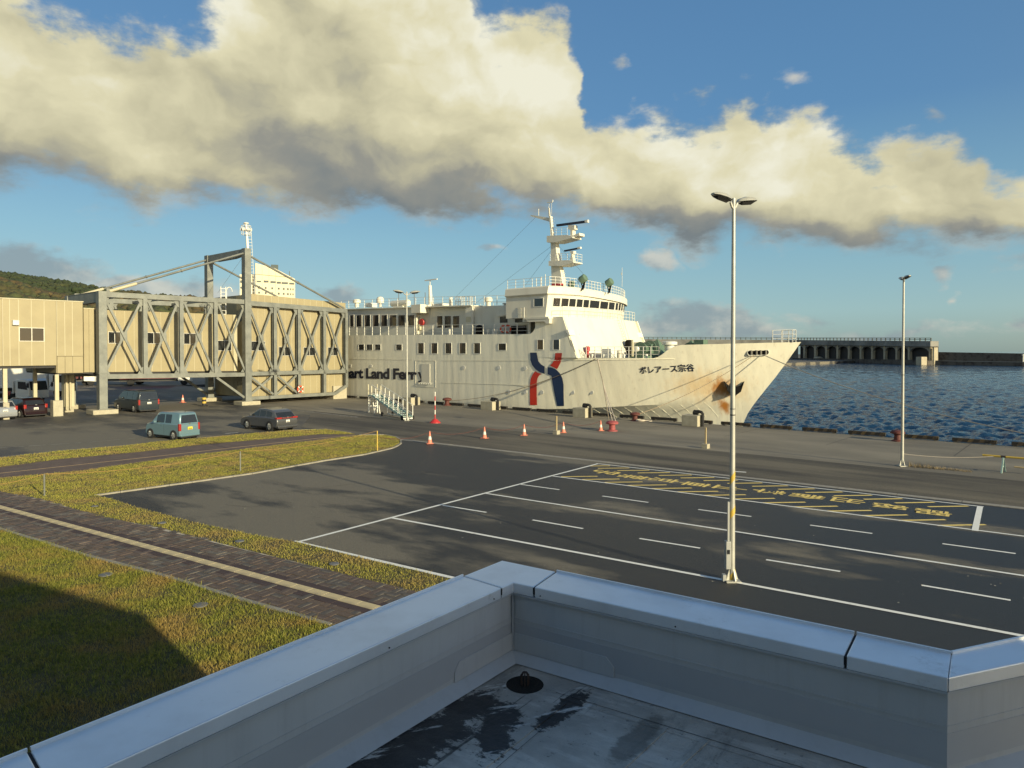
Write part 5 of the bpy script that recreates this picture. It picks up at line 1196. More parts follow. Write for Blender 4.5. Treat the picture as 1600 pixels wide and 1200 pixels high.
# things about the bridge foot
# ================================================================== VEHICLES
mat('tyre', (.018, .018, .018), .9); mat('rim', (.45, .45, .43), .35, .8); mat('tail_red', (.30, .02, .015), .25, spec=.8); mat('lorry_red', (.13, .018, .018), .6)
mat('chrome', (.65, .65, .62), .25, .9)
mat('plate_white', (.70, .70, .64), .5); mat('plate_yellow', (.72, .55, .05), .5); mat('plastic_black', (.022, .022, .024), .6); mat('plate_ink', (.05, .05, .04), .6)
def paint(nm, c, metal=.3): return mat(nm, c, .28, metal, .03, 1.0, coat=.6)
paint('paint_blue', (.15, .245, .285)); paint('paint_grey', (.085, .088, .092)); paint('paint_black', (.022, .024, .026)); paint('paint_maroon', (.022, .009, .010)); paint('paint_silver', (.36, .37, .37), .5); paint('paint_white', (.72, .71, .64), 0)
paint('paint_blackblue', (.03, .04, .048))
def car(name, label, cat, loc, head, L, Wd, H, body, green, pm, belt=.95, wheel_r=.31, wb=(.20, .80), plate='plate_white', tail='tall', rearglass=(.12, .88), pill=None, clear=.2, glassx=None, scale=1.0, roofrail=False, tum=.13):
    r = empty(name, loc, head, label, cat); r.scale = (scale,) * 3
    hw = Wd / 2
    bp = [((x - .5) * L, z) for x, z in body]                    # side outline of the lower body, x 0 (tail) .. 1 (nose)
    MB().prism(bp, -hw, hw, lambda a, b, h: (a, h, b)).build('body', pm, r, smooth=35, bevel=.07)
    gp_ = [((x - .5) * L, z) for x, z in green]
    zt_ = max(z for _, z in gp_); zb_ = min(z for _, z in gp_)
    def ww(z): return hw - .035 - tum * (z - zb_) / (zt_ - zb_)
    n = len(gp_); vs = [(a, -ww(b), b) for a, b in gp_] + [(a, ww(b), b) for a, b in gp_]
    MB().add(vs, [tuple(range(n)), tuple(range(n, 2 * n))[::-1]] + [(i, n + i, n + (i + 1) % n, (i + 1) % n) for i in range(n)]).build('cabin', pm, r, smooth=30, bevel=.06)
    # glass: side windows, one per door, rear window, windscreen
    def top_at(x):                                              # inner height of the greenhouse at x
        best = zb_
        for (a, za), (c, zc) in zip(gp_, gp_[1:] + gp_[:1]):
            if min(a, c) - 1e-6 <= x <= max(a, c) + 1e-6 and abs(c - a) > 1e-6: best = max(best, za + (zc - za) * (x - a) / (c - a))
        return best
    gx = glassx or [(.06, .30), (.33, .55), (.58, .80)]
    for (f0, f1) in gx:
        x0, x1 = (f0 - .5) * L, (f1 - .5) * L; zlo = belt + .05; h0, h1 = min(top_at(x0) - .12, zt_ - .13), min(top_at(x1) - .12, zt_ - .13); h0 = max(h0, zlo + .06); h1 = max(h1, zlo + .06)
        for sg in (-1, 1):
            e = .006
            q = [(x0, zlo), (x1, zlo), (x1, h1), ((x0 + x1) / 2, min(top_at((x0 + x1) / 2) - .12, zt_ - .13)), (x0, h0)]
            MB().add([(a, sg * (ww(b) + e), b) for a, b in q], [tuple(range(5)) if sg < 0 else tuple(range(5))[::-1]]).build('side_window', 'glass_dark', r, fix=False)
    rb = min(gp_, key=lambda p: (p[0], p[1])); 
    back = sorted([p for p in gp_ if p[0] < -L * .2], key=lambda p: p[1]); b0, b1_ = back[0], back[1]
    f0, f1 = rearglass
    def lerp(p, q, f): return (p[0] + (q[0] - p[0]) * f, p[1] + (q[1] - p[1]) * f)
    p, q = lerp(b0, b1_, f0), lerp(b0, b1_, f1)
    MB().add([(p[0] - .012, -ww(p[1]) + .1, p[1]), (p[0] - .012, ww(p[1]) - .1, p[1]), (q[0] - .012, ww(q[1]) - .12, q[1]), (q[0] - .012, -ww(q[1]) + .12, q[1])], [(0, 3, 2, 1)]).build('rear_window', 'glass_dark', r, fix=False)
    fr = sorted([p for p in gp_ if p[0] > 0], key=lambda p: p[1]); p, q = lerp(fr[0], fr[1], .08), lerp(fr[0], fr[1], .9)
    MB().add([(p[0] + .012, -ww(p[1]) + .08, p[1]), (p[0] + .012, ww(p[1]) - .08, p[1]), (q[0] + .012, ww(q[1]) - .08, q[1]), (q[0] + .012, -ww(q[1]) + .08, q[1])], [(0, 1, 2, 3)]).build('windscreen', 'glass_dark', r, fix=False)
    for f in wb:
        x = (f - .5) * L
        for sg in (-1, 1):
            M = Matrix.Translation((x, sg * (hw - .095), wheel_r)) @ Matrix.Rotation(R(90) * sg, 4, 'X')
            MB().lathe([(wheel_r * 1.16, -.12), (wheel_r * 1.16, -.098)][::1] if sg > 0 else [(wheel_r * 1.16, -.12), (wheel_r * 1.16, -.098)], 20, M=M).build('wheel_arch', 'plastic_black', r)
            w = MB().lathe([(wheel_r * .62, .11), (wheel_r * .93, .11), (wheel_r, .07), (wheel_r, -.11), (wheel_r * .93, -.13), (wheel_r * .62, -.13)], 20, M=M).build('wheel', 'tyre', r, smooth=40)
            rm = MB(); rm.lathe([(wheel_r * .64, -.132), (wheel_r * .56, -.134), (wheel_r * .5, -.11)], 18, M=M)
            for k in range(5):
                a = k * 2 * math.pi / 5; c = M @ Vector((math.cos(a) * wheel_r * .6, math.sin(a) * wheel_r * .6, -.137)); c0 = M @ Vector((0, 0, -.14)); rm.bar(c0, c, .05, .07, up=(1, 0, 0))
            rm.build('rim', 'rim', w)
    xr = -L / 2
    if tail == 'tall':
        for sg in (-1, 1): MB().box(xr - .012, xr + .16, sg * hw - (.13 if sg > 0 else -.005), sg * hw + (.005 if sg > 0 else .13), belt - .42, belt + .03).build('tail_light', 'tail_red', r, bevel=.02)
    elif tail == 'wide':
        for sg in (-1, 1): MB().box(xr - .0, xr + .25, min(sg * (hw + .005), sg * (hw - .45)), max(sg * (hw + .005), sg * (hw - .45)), belt - .10, belt + .02).build('tail_light', 'tail_red', r, bevel=.02)
        bx(xr + .0, xr + .1, -hw + .5, hw - .5, belt - .07, belt - .03).build('light_bar', 'tail_red', r)
    else:
        for sg in (-1, 1): MB().box(xr - .012, xr + .16, sg * hw - (.17 if sg > 0 else -.005), sg * hw + (.005 if sg > 0 else .17), belt - .25, belt + .05).build('tail_light', 'tail_red', r, bevel=.02)
    po = bx(xr - .035, xr - .016, -.165, .165, belt - .36, belt - .19).build('number_plate', plate, r)
    for k, (yy, w_) in enumerate(((-.09, .04), (-.03, .04), (.04, .04), (.10, .04))): bx(xr - .038, xr - .0352, yy - w_ / 2, yy + w_ / 2, belt - .345, belt - .27).build('plate_digit', 'plate_ink', po)
    MB().box(xr - .06, xr + .1, -hw + .04, hw - .04, clear + .02, clear + .16).build('rear_bumper', pm, r, bevel=.04); bx(xr - .01, xr + .15, -hw + .1, hw - .1, clear - .05, clear + .02).build('bumper_skirt', 'plastic_black', r)
    bx(-L / 2 + .2, L / 2 - .2, -hw + .12, hw - .12, clear - .06, clear + .1).build('underbody', 'plastic_black', r)
    for sg in (-1, 1):
        xm = (glassx[-1][1] if glassx else .8) - .5; MB().box(xm * L - .06, xm * L + .04, min(sg * hw, sg * (hw + .18)), max(sg * hw, sg * (hw + .18)), belt + .03, belt + .17).build('door_mirror', pm, r, bevel=.02)
        for f in [g_[0] for g_ in gx][1:]:
            x = (f - .5) * L - .02; bx(x - .006, x + .006, min(sg * (hw - .01), sg * (hw + .0015)), max(sg * (hw - .01), sg * (hw + .0015)), clear + .15, belt - .03).build('door_seam', 'plastic_black', r)
            bx(x + .06, x + .22, min(sg * hw, sg * (hw + .03)), max(sg * hw, sg * (hw + .03)), belt - .14, belt - .11).build('door_handle', pm, r)
    if roofrail:
        for sg in (-1, 1): MB().tube([(-L * .3, sg * (hw - .25), H + .0), (-L * .28, sg * (hw - .25), H + .05), (L * .02, sg * (hw - .25), H + .05), (L * .05, sg * (hw - .25), H - .02)], .02, 6).build('roof_rail', 'plastic_black', r)
    MB().tube([(-L * .35, 0, H - .01), (-L * .39, 0, H + .1)], .012, 5).build('aerial', 'plastic_black', r)
    bx(xr - .012, xr + .02, -.06, .06, belt - .02, belt + .04).build('badge', 'chrome', r)
    return r
def heading(x0, y0, x1, y1):
    a = G(x0, y0); b = G(x1, y1); return math.atan2(b.y - a.y, b.x - a.x)
def centre(rx, ry, head, L, W_, sc, side=1):                      # from the contact point of the near rear wheel
    p = G(rx, ry); d = Vector((math.cos(head), math.sin(head), 0)); n = Vector((-d.y, d.x, 0)); return p, d, n
# near rear wheel contact -> body centre
def place(rx, ry, head, L, W_, sc, wb0):
    p = G(rx, ry); p.z = .01; d = Vector((math.cos(head), math.sin(head), 0)); n = Vector((-d.y, d.x, 0))
    return p + d * ((.5 - wb0) * L * sc) - n * (W_ / 2 - .1) * sc
h1 = math.atan2(.47, -.88)
car('kei_car', 'pale blue boxy hatchback with a yellow plate, beside the grass verge', 'car', place(273.5, 687.5, h1, 3.4, 1.48, 1.12, .17), h1, 3.4, 1.48, 1.72,
    [(0, .28), (0.0, .55), (.01, 1.0), (.97 - .13, 1.02), (.95, .93), (.99, .75), (1.0, .35), (.98, .24), (.02, .22)], [(.012, .96), (.05, 1.66), (.10, 1.72), (.58, 1.72), (.66, 1.68), (.86, .98)],
    'paint_blue', belt=1.0, wheel_r=.29, wb=(.17, .85), plate='plate_yellow', rearglass=(.14, .86), glassx=[(.26, .43), (.46, .68)], scale=1.12)
h2 = math.atan2(.56, -.83)
car('suv', 'dark grey sloping-roof SUV driving past the tip of the grass verge', 'car', place(423.5, 673.8, h2, 4.5, 1.86, 1.06, .19), h2, 4.5, 1.86, 1.64,
    [(0.01, .45), (0.0, .62), (.015, .98), (.30, 1.04), (.72, 1.02), (.93, .92), (.99, .72), (1.0, .40), (.98, .26), (.03, .28)], [(.03, .98), (.12, 1.42), (.20, 1.56), (.38, 1.64), (.52, 1.62), (.78, 1.0)],
    'paint_grey', belt=1.02, wheel_r=.36, wb=(.20, .80), tail='wide', rearglass=(.12, .9), glassx=[(.16, .30), (.32, .47), (.49, .68)], scale=1.06, clear=.26)
h3 = math.atan2(.60, -.80)
car('minivan', 'black minivan with tall tail lights parked under the boarding bridge', 'van', place(211, 644.6, h3, 4.7, 1.75, 1.2, .19), h3, 4.7, 1.75, 1.87,
    [(0, .30), (0.0, .6), (.008, 1.08), (.80, 1.08), (.94, .98), (.99, .78), (1.0, .38), (.98, .24), (.02, .24)], [(.01, 1.04), (.035, 1.78), (.08, 1.87), (.58, 1.87), (.68, 1.80), (.88, 1.05)],
    'paint_blackblue', belt=1.08, wheel_r=.33, wb=(.19, .81), rearglass=(.16, .88), glassx=[(.05, .24), (.27, .47), (.50, .70)], scale=1.2)
h4 = math.atan2(.50, -.87)
car('hatchback', 'dark maroon hatchback parked in front of the white truck', 'car', place(33.5, 652.6, h4, 3.8, 1.68, 1.22, .17), h4, 3.8, 1.68, 1.5,
    [(0, .30), (0.0, .6), (.02, .95), (.30, 1.0), (.78, .97), (.94, .88), (.99, .72), (1.0, .38), (.98, .24), (.02, .24)], [(.03, .94), (.10, 1.38), (.17, 1.48), (.55, 1.5), (.62, 1.46), (.84, .95)],
    'paint_maroon', belt=.96, wheel_r=.30, wb=(.17, .82), rearglass=(.1, .85), tail='round', glassx=[(.14, .28), (.30, .46), (.48, .70)], scale=1.22)
car('estate_car', 'silver car cut off by the left edge, behind the first pedestal', 'car', place(-16, 656.5, h4, 4.2, 1.7, 1.2, .17), h4, 4.2, 1.7, 1.52,
    [(0, .30), (0.0, .6), (.02, .95), (.30, 1.0), (.78, .97), (.94, .88), (.99, .72), (1.0, .38), (.98, .24), (.02, .24)], [(.03, .94), (.10, 1.38), (.17, 1.50), (.55, 1.52), (.62, 1.46), (.84, .95)],
    'paint_silver', belt=.96, wheel_r=.30, wb=(.17, .82), rearglass=(.1, .85), tail='round', glassx=[(.14, .28), (.30, .46), (.48, .70)], scale=1.2)
# white cab-over truck beyond
def truck(name, label, p, head, sc=1.0, box=True, L=6.2, pm='paint_white', boxm='paint_white'):
    r = empty(name, p, head, label, 'truck'); r.scale = (sc,) * 3
    q = [(L / 2 - 1.7, .55), (L / 2 - 1.7, 2.15), (L / 2 - .45, 2.2), (L / 2 - .2, 2.05), (L / 2, 1.15), (L / 2, .45), (L / 2 - .5, .45)]
    MB().prism(q, -.95, .95, lambda a, b, h: (a, h, b)).build('cab', pm, r, bevel=.07, smooth=35)
    for sg in (-1, 1):
        e = sg * .957; MB().add([(L / 2 - 1.35, e, 1.35), (L / 2 - .2, e, 1.25), (L / 2 - .42, e, 1.95), (L / 2 - 1.35, e, 1.98)], [(0, 1, 2, 3) if sg < 0 else (3, 2, 1, 0)]).build('side_window', 'glass_dark', r, fix=False)
        MB().bar((L / 2 - .05, sg * 1.0, 1.4), (L / 2 + .15, sg * 1.15, 1.95), .03).box(L / 2 + .05, L / 2 + .15, sg * 1.15 - .08, sg * 1.15 + .08, 1.45, 1.85).build('mirror', 'plastic_black', r)
    a, b = (L / 2 + .004, 1.2), (L / 2 - .185, 2.0); MB().add([(a[0], -.8, a[1]), (a[0], .8, a[1]), (b[0], .78, b[1]), (b[0], -.78, b[1])], [(0, 1, 2, 3)]).build('windscreen', 'glass_dark', r, fix=False)
    bx(-L / 2, L / 2 - .5, -.4, .4, .5, .75).build('chassis', 'plastic_black', r)
    if box: bx(-L / 2, L / 2 - 1.85, -1.05, 1.05, .85, 2.95).build('cargo_box', boxm, r, bevel=.03)
    else:
        bx(-L / 2, L / 2 - 1.85, -1.0, 1.0, .8, .92).build('flat_bed', 'plastic_black', r); bx(L / 2 - 1.95, L / 2 - 1.85, -1, 1, .9, 2.0).build('headboard', pm, r)
        bx(L / 2 - 2.6, L / 2 - 2.2, -1.02, -.96, .75, 1.1).build('red_panel', 'tail_red', r)
    for x in (L / 2 - .95, -L / 2 + 1.2):
        for sg in (-1, 1): MB().lathe([(.38, -.12), (.4, -.08), (.4, .08), (.38, .12)], 18, M=Matrix.Translation((x, sg * .82, .4)) @ Matrix.Rotation(R(90), 4, 'X')).build('wheel', 'tyre', r, smooth=40)
    return r
truck('cargo_truck', 'white cab-over truck standing in the shade behind the posts at far left', G(22, 629), math.atan2(-.3, .95), 1.35, False)
truck('cargo_truck', 'white van-bodied truck behind the cab-over truck under the passage building', G(50, 619), math.atan2(.2, .98), 1.5, True, 7)
for i, (px, py, m_, lab) in enumerate(((176, 601, 'lorry_red', 'red-bodied lorry far behind, seen left of the column'), (245, 602, 'lorry_red', 'red-bodied lorry far behind, seen between the truss posts'), (95, 603, 'lorry_red', 'red-bodied lorry far behind the passage building posts'))):
    truck('lorry', lab, G(px, py), R(20 + 8 * i), 1.5, True, 8, 'paint_white', m_)
# ================================================================== SMALL THINGS ON THE QUAY AND CAR PARK
mat('cone_orange', (.60, .20, .13), .55, var=.12, vscale=8); mat('cone_white', (.62, .60, .54), .5); mat('wood', (.42, .33, .18), .8, var=.2, vscale=6); mat('rubber', (.02, .02, .02), .85, var=.3, vscale=3)
mat('rope', (.30, .24, .16), .9, var=.2, vscale=20); mat('rope_orange', (.34, .20, .07), .9); mat('rope_pale', (.50, .44, .36), .9); mat('rust_red', (.10, .028, .022), .7, var=.3, vscale=6); mat('mint', (.36, .50, .44), .55, var=.08)
mat('bollard_pink', (.30, .07, .07), .7, var=.25, vscale=5); mat('hazard_yellow', (.52, .36, .06), .6, var=.15, vscale=6); mat('galv_post', (.44, .44, .39), .5, .3, .14, 3, col2=(.34, .34, .31), c2scale=2, c2lo=.4, c2hi=.7); mat('lamp_head', (.40, .40, .35), .45, .2); mat('lamp_glass', (.03, .03, .03), .15)
mat('grey_box', (.34, .35, .34), .5, .2, .1); mat('rust_black', (.028, .022, .018), .8, var=.4, vscale=4, col2=(.11, .045, .02), c2lo=.5, c2hi=.7, c2scale=2)
def cone(loc, h, label):
    r = empty('traffic_cone', loc, random.uniform(0, 1.5), label, 'traffic cone', 'traffic cones along the road'); r.scale = (h / .72,) * 3
    MB().box(-.2, .2, -.2, .2, .01, .045).build('base', 'cone_orange', r, bevel=.02)
    MB().lathe([(.15, .045), (.14, .06), (.105, .25)], 16).build('lower_cone', 'cone_orange', r, smooth=40); MB().lathe([(.1055, .25), (.072, .43)], 16).build('white_band', 'cone_white', r, smooth=40)
    MB().lathe([(.072, .43), (.03, .70), (.022, .72)], 16).build('upper_cone', 'cone_orange', r, smooth=40)
    return r
for x, y, hp, lab in ((671.5, 693.8, 20, 'orange cone nearest the rounded tip of the grass, on the light drain line'), (757, 685.4, 18.5, 'orange cone second along the rope from the grass tip'), (819, 681, 18, 'orange cone in front of the red leg of the ship emblem'),
                      (880.3, 676.6, 17.5, 'orange cone beside the stake in a small concrete block'), (938.6, 673.4, 16.5, 'orange cone just left of the pink mooring bollard'), (285.6, 629.4, 13, 'small orange cone in front of the boarding bridge tower')):
    p = G(x, y); cone(p + Vector((0, 0, .012)), hp * p.y / FPX, lab)
p = G(319, 634.5); pp = empty('marker_post', p, 0, 'short yellow and black striped post by the tower footing', 'post'); k = p.y / FPX
MB().box(-.35, .35, -.2, .2, 0, .1).build('foot', 'plastic_black', pp)
for i in range(4): MB().lathe([(.22, .1 + i * .22), (.22, .32 + i * .22)], 12).build('stripe_band', 'hazard_yellow' if i % 2 else 'plastic_black', pp)
def rope(pts3, sag, r=.012, m='rope', name='rope', lab=None, cat_='rope', n=14):
    pl = []
    for a, b in zip(pts3, pts3[1:]):
        for i in range(n): f = i / n; p = a.lerp(b, f); p = p - Vector((0, 0, sag * 4 * f * (1 - f))); pl.append(p)
    pl.append(pts3[-1]); o = MB().tube(pl, r, 5).build(name, m, smooth=60)
    if lab: tag(o, lab, cat_)
    return o
def ht(x, ybase, ytop):                                          # point above a foot at picture height ytop
    p = G(x, ybase); d = p.y; return Vector((p.x, p.y, (ybase - ytop) * d / FPX))
# stakes in the grass and their string
stk = [(69.5, 777, 740.5, 'galvanised', 'thin steel stake in the grass left of the car park corner'), (375.6, 737.6, 705, 'galvanised', 'thin steel stake in the middle of the grass island'), (589.6, 706, 673, 'hazard_yellow', 'yellow stake near the rounded tip of the grass island')]
tops = []
for x, yb, yt, m_, lab in stk:
    t = ht(x, yb, yt); tops.append(t); o = MB().tube([(0, 0, 0), (0, 0, t.z)], .035, 8).build('grass_stake', m_, loc=(t.x, t.y, 0)); tag(o, lab, 'stake')
rope([G(-120, 800, 0) + Vector((0, 0, 1.0)), tops[0], tops[1], tops[2]], .25, .009, 'rope_orange', 'string', 'orange string running between the stakes over the grass')
ct = [ht(671.5, 693.8, 675), ht(757, 685.4, 667.5), ht(819, 681, 663.5), ht(880.3, 676.6, 660), ht(938.6, 673.4, 657.5)]
rope([tops[2] - Vector((0, 0, .35))] + ct, .30, .014, 'rust_red', 'rope', 'red-brown rope sagging from the yellow stake along the cones')
# stakes in blocks
for x, yb, yt, lab in ((869.4, 678.6, 650, 'thin wooden stake in a small block beside a cone'), (1102.6, 700.6, 668, 'wooden stake in a small concrete block left of the tall lamp post')):
    p = G(x, yb); r = empty('block_stake', p, ROT_S, lab, 'stake'); bx(-.2, .2, -.2, .2, 0, .3).build('block', 'pad_concrete', r, bevel=.015); MB().bar((0, 0, .3), (0, 0, (yb - yt) * p.y / FPX), .09).build('stake', 'wood', r)
p = G(679.8, 660.8); r = empty('delineator', p, 0, 'red delineator pole with a cone foot left of the mooring line', 'pole')
MB().lathe([(.5, 0), (.48, .06), (.14, .36)], 14).build('foot', 'red_gear', r)
for i in range(6): MB().lathe([(.05, .36 + i * .4), (.05, .74 + i * .4)], 8).build('pole_section', 'red_gear' if i % 2 == 0 else 'cone_white', r)
# lamp posts
def lamp_post(loc, H, r0, r1, label, sc=1.0, heads=((148, 1), (-10, .9)), extra=False, arm=.55):
    r = empty('lamp_post', loc, 0, label, 'lamp post', 'lamp posts on the quay')
    MB().tube([(0, 0, .1), (0, 0, H)], r0, 16, r1=r1).build('pole', 'galv_post', r, smooth=40)
    MB().box(-r0 * 2.4, r0 * 2.4, -r0 * 2.4, r0 * 2.4, 0, .05).build('base_plate', 'galv_post', r)
    for k in range(4):
        a = k * math.pi / 2 + .3; c, s_ = math.cos(a), math.sin(a)
        MB().prism([(r0 * .9, .05), (r0 * 2.2, .05), (r0 * 1.1, .05 + r0 * 3.6)], -.015, .015, lambda a_, b_, h: (a_ * c - h * s_, a_ * s_ + h * c, b_)).build('stiffener', 'galv_post', r)
    for ang, k in heads:
        a = R(ang); d = Vector((math.cos(a), math.sin(a), 0)); n = Vector((-d.y, d.x, 0))
        hd_ = empty('lamp_head', (0, 0, 0)); hd_.parent = r
        MB().tube([Vector((0, 0, H - .3)), d * arm * .5 + Vector((0, 0, H - .24)), d * arm + Vector((0, 0, H - .12))], .04 * sc, 8).build('arm', 'galv_post', hd_)
        f = lambda u, v, w: d * (arm + u * sc) + n * (v * sc) + Vector((0, 0, H - .08 + u * .14 * sc + w * sc))
        prof = [(0, .06, .02), (.1, .16, .10), (.35, .20, .15), (.65, .17, .11), (.82, .08, .04)]
        vs = []; fs = []
        for (u, hw_, hh_) in prof:
            vs += [f(u, -hw_, 0), f(u, -hw_ * .7, hh_ * .8), f(u, 0, hh_), f(u, hw_ * .7, hh_ * .8), f(u, hw_, 0), f(u, 0, -.03)]
        for i in range(4): fs += [(i * 6 + j, (i + 1) * 6 + j, (i + 1) * 6 + (j + 1) % 6, i * 6 + (j + 1) % 6) for j in range(6)]
        fs += [tuple(range(6)), tuple(range(24, 30))[::-1]]
        MB().add(vs, fs).build('housing', 'lamp_head', hd_, smooth=50)
        MB().add([f(.12, -.13, -.035), f(.7, -.12, -.035), f(.7, .12, -.035), f(.12, .13, -.035), f(.2, 0, -.12), f(.6, 0, -.12)], [(0, 1, 5, 4), (3, 4, 5, 2), (0, 4, 3), (1, 2, 5), (0, 3, 2, 1)]).build('lens', 'lamp_glass', hd_)
    return r
pb = G(1143.5, 908); H1 = ht(1143.5, 908, 309).z
lp = lamp_post(pb, H1, .082, .046, 'tall two-headed grey lamp post standing on the white line of the car park', 0.85, ((212, 1), (28, .9)), arm=.13)
for z0, z1 in ((.16, .36), (1.9, 2.1), (2.85, 3.05)):                 # slanting yellow bands
    rr = .083 - .036 * z0 / H1; MB().tube([(0, 0, z0), (0, 0, z1)], rr + .002, 16).build('yellow_band', 'hazard_yellow', lp, smooth=40) if z0 < -1 else MB().add([(rr * 1.03 * math.cos(a), rr * 1.03 * math.sin(a), (z0 if k == 0 else z1) + (a + 2.2) * .09 - .15) for k in (0, 1) for a in np.linspace(-3.0, .0, 9)], [(i, i + 1, i + 10, i + 9) for i in range(8)]).build('yellow_band', 'hazard_yellow', lp, fix=False)
MB().tube([(0, 0, 4.55), (0, 0, 4.58)], .073, 14).build('joint_ring', 'plastic_black', lp); MB().tube([(0, 0, 4.72), (0, 0, 4.74)], .073, 14).build('joint_ring', 'plastic_black', lp)
bxo = bx(-.20, -.07, -.13, .05, .36, 1.12).build('switch_box', 'grey_box', lp, bevel=.015); bx(-.17, -.10, -.142, -.131, .78, .90).build('meter_window', 'glass_dark', bxo); bx(-.15, -.10, -.10, -.04, 1.12, 2.2).build('conduit', 'grey_box', lp)
bx(-.27, -.18, -.10, .04, .0, .2).build('cable_box', 'grey_box', lp)
pb2 = G(1409.5, 728.5); lp2 = lamp_post(pb2, ht(1409.5, 728.5, 433).z, .085, .05, 'slender lamp post at the right, beside the rope barrier', .75, ((75, 1), (-95, 1)), arm=.08)
MB().tube([(0, 0, 5.0), (0, 0, 5.03)], .085, 14).build('joint_ring', 'plastic_black', lp2)
pb3 = G(636, 657.5); lamp_post(pb3, ht(636, 657.5, 456).z, .09, .06, 'lamp post in front of the ship, behind the stair gangway', 1.15, ((205, 1.0), (25, 1.0)), arm=.3)
# bollards
def bollard(p, k, m_, label, chain=False):
    r = empty('bollard', p, ROT_S, label, 'bollard', 'mooring bollards on the quay edge'); r.scale = (k,) * 3
    MB().lathe([(.42, 0), (.40, .06), (.24, .12), (.22, .45), (.30, .52)], 18).build('post', m_, r, smooth=45)
    MB().lathe([(.28, .50), (.46, .55), (.47, .66), (.36, .76), (.12, .80)], 18).build('head', m_, r, smooth=45)
    return r
bollard(G(698.6, 633.6), 1.15, 'rust_red', 'dark red bollard between the first two fender blocks'); bollard(G(992, 657.6), 1.0, 'rust_red', 'dark red bollard beside a coiled white rope'); bollard(G(1402.5, 689.5), 1.0, 'rust_red', 'dark red bollard on the quay edge above open water')
pk = G(956.5, 673.5); bollard(pk, 1.05, 'bollard_pink', 'large pink-red bollard holding several mooring ropes')
# concrete blocks with black gooseneck fenders
for (x0, x1, yt_, yb_, lab) in ((624, 650, 620, 633.8, 'tan concrete fender block behind the lamp post by the stair'), (749, 776.5, 626.2, 641.4, 'tan concrete fender block near the red leg of the emblem'), (894, 921, 636, 653.2, 'tan concrete fender block left of the mooring ropes'), (1066, 1096, 647.2, 667, 'tan concrete fender block nearest the bow')):
    c = G((x0 + x1) / 2, yb_ - .5); h = (yb_ - yt_) * c.y / FPX * .88; w = (x1 - x0) * c.y / FPX * .58
    c = c + NS * (w * .6)
    r = empty('fender_block', c, ROT_S, lab, 'concrete block', 'concrete fender blocks'); bx(-w, w * .55, -w * .62, w * .62, 0, h).build('block', 'pad_concrete', r, bevel=.03)
    MB().tube([(w * .75, 0, 0), (w * .75, 0, h * 1.15), (w * .65, 0, h * 1.28), (w * .45, 0, h * 1.33), (-w * .1, 0, h * 1.33)], .13, 8).build('fender_arm', 'rubber', r)
    MB().tube([(-w * .15, 0, h * 1.2), (w * .3, 0, h * 1.2)], .16, 8).build('fender_pad', 'rubber', r)
# coil of white rope
p = G(1001, 658.5); mb = MB(); mb.tube([Vector((.42 * math.cos(a) * (1 - a * .008), .42 * math.sin(a), .05 + a * .006)) for a in np.linspace(0, 18, 60)] + [Vector((.7 + .3 * math.cos(a), .3 * math.sin(a), .05)) for a in np.linspace(3.1, 9, 18)], .035, 5)
o = mb.build('coiled_rope', 'rope_pale', loc=p); tag(o, 'small coil of pale rope beside the dark red bollard', 'rope')
# timber kerb along the quay edge
mat('kerb_timber', (.025, .022, .018), .8, var=.3, vscale=4, col2=(.12, .08, .04), c2lo=.55, c2hi=.75, c2scale=3); mat('kerb_hazard', (.16, .105, .04), .8, var=.4, vscale=5, col2=(.05, .04, .03), c2lo=.35, c2hi=.6, c2scale=3)
def sq(px, py): p = G(px, py); return (p - Q1).dot(DS)
s = sq(1600, 697) + 12; i = 0
while s > -56:
    L1 = 2.55; c = Qp(s - L1 / 2, -.28, .01)
    r = empty('edge_kerb', c, ROT_S); tag(r, 'black and yellow timber wheel stop on the quay edge, beyond the bow' if s > -3 else 'dark timber wheel stop on the quay edge beside the hull', 'wheel stop', 'timber wheel stops along the quay edge')
    MB().box(-L1 / 2, L1 / 2, -.13, .13, .06, .32).build('timber', 'kerb_timber', r, bevel=.02)
    if s > -4:
        for k in range(4): a = -L1 / 2 + .25 + k * .62; MB().add([(a, -.134, .062), (a + .28, -.134, .062), (a + .42, -.134, .318), (a + .14, -.134, .318), (a + .14, -.13, .3225), (a + .42, -.13, .3225), (a + .42, .13, .3225), (a + .14, .13, .3225)], [(0, 1, 2, 3), (4, 5, 6, 7)]).build('hazard_stripe', 'kerb_hazard', r, fix=False)
    for a in (-L1 / 2 + .2, L1 / 2 - .2): bx(a - .1, a + .1, -.1, .1, 0, .06).build('foot', 'quay_concrete', r)
    s -= 3.35; i += 1
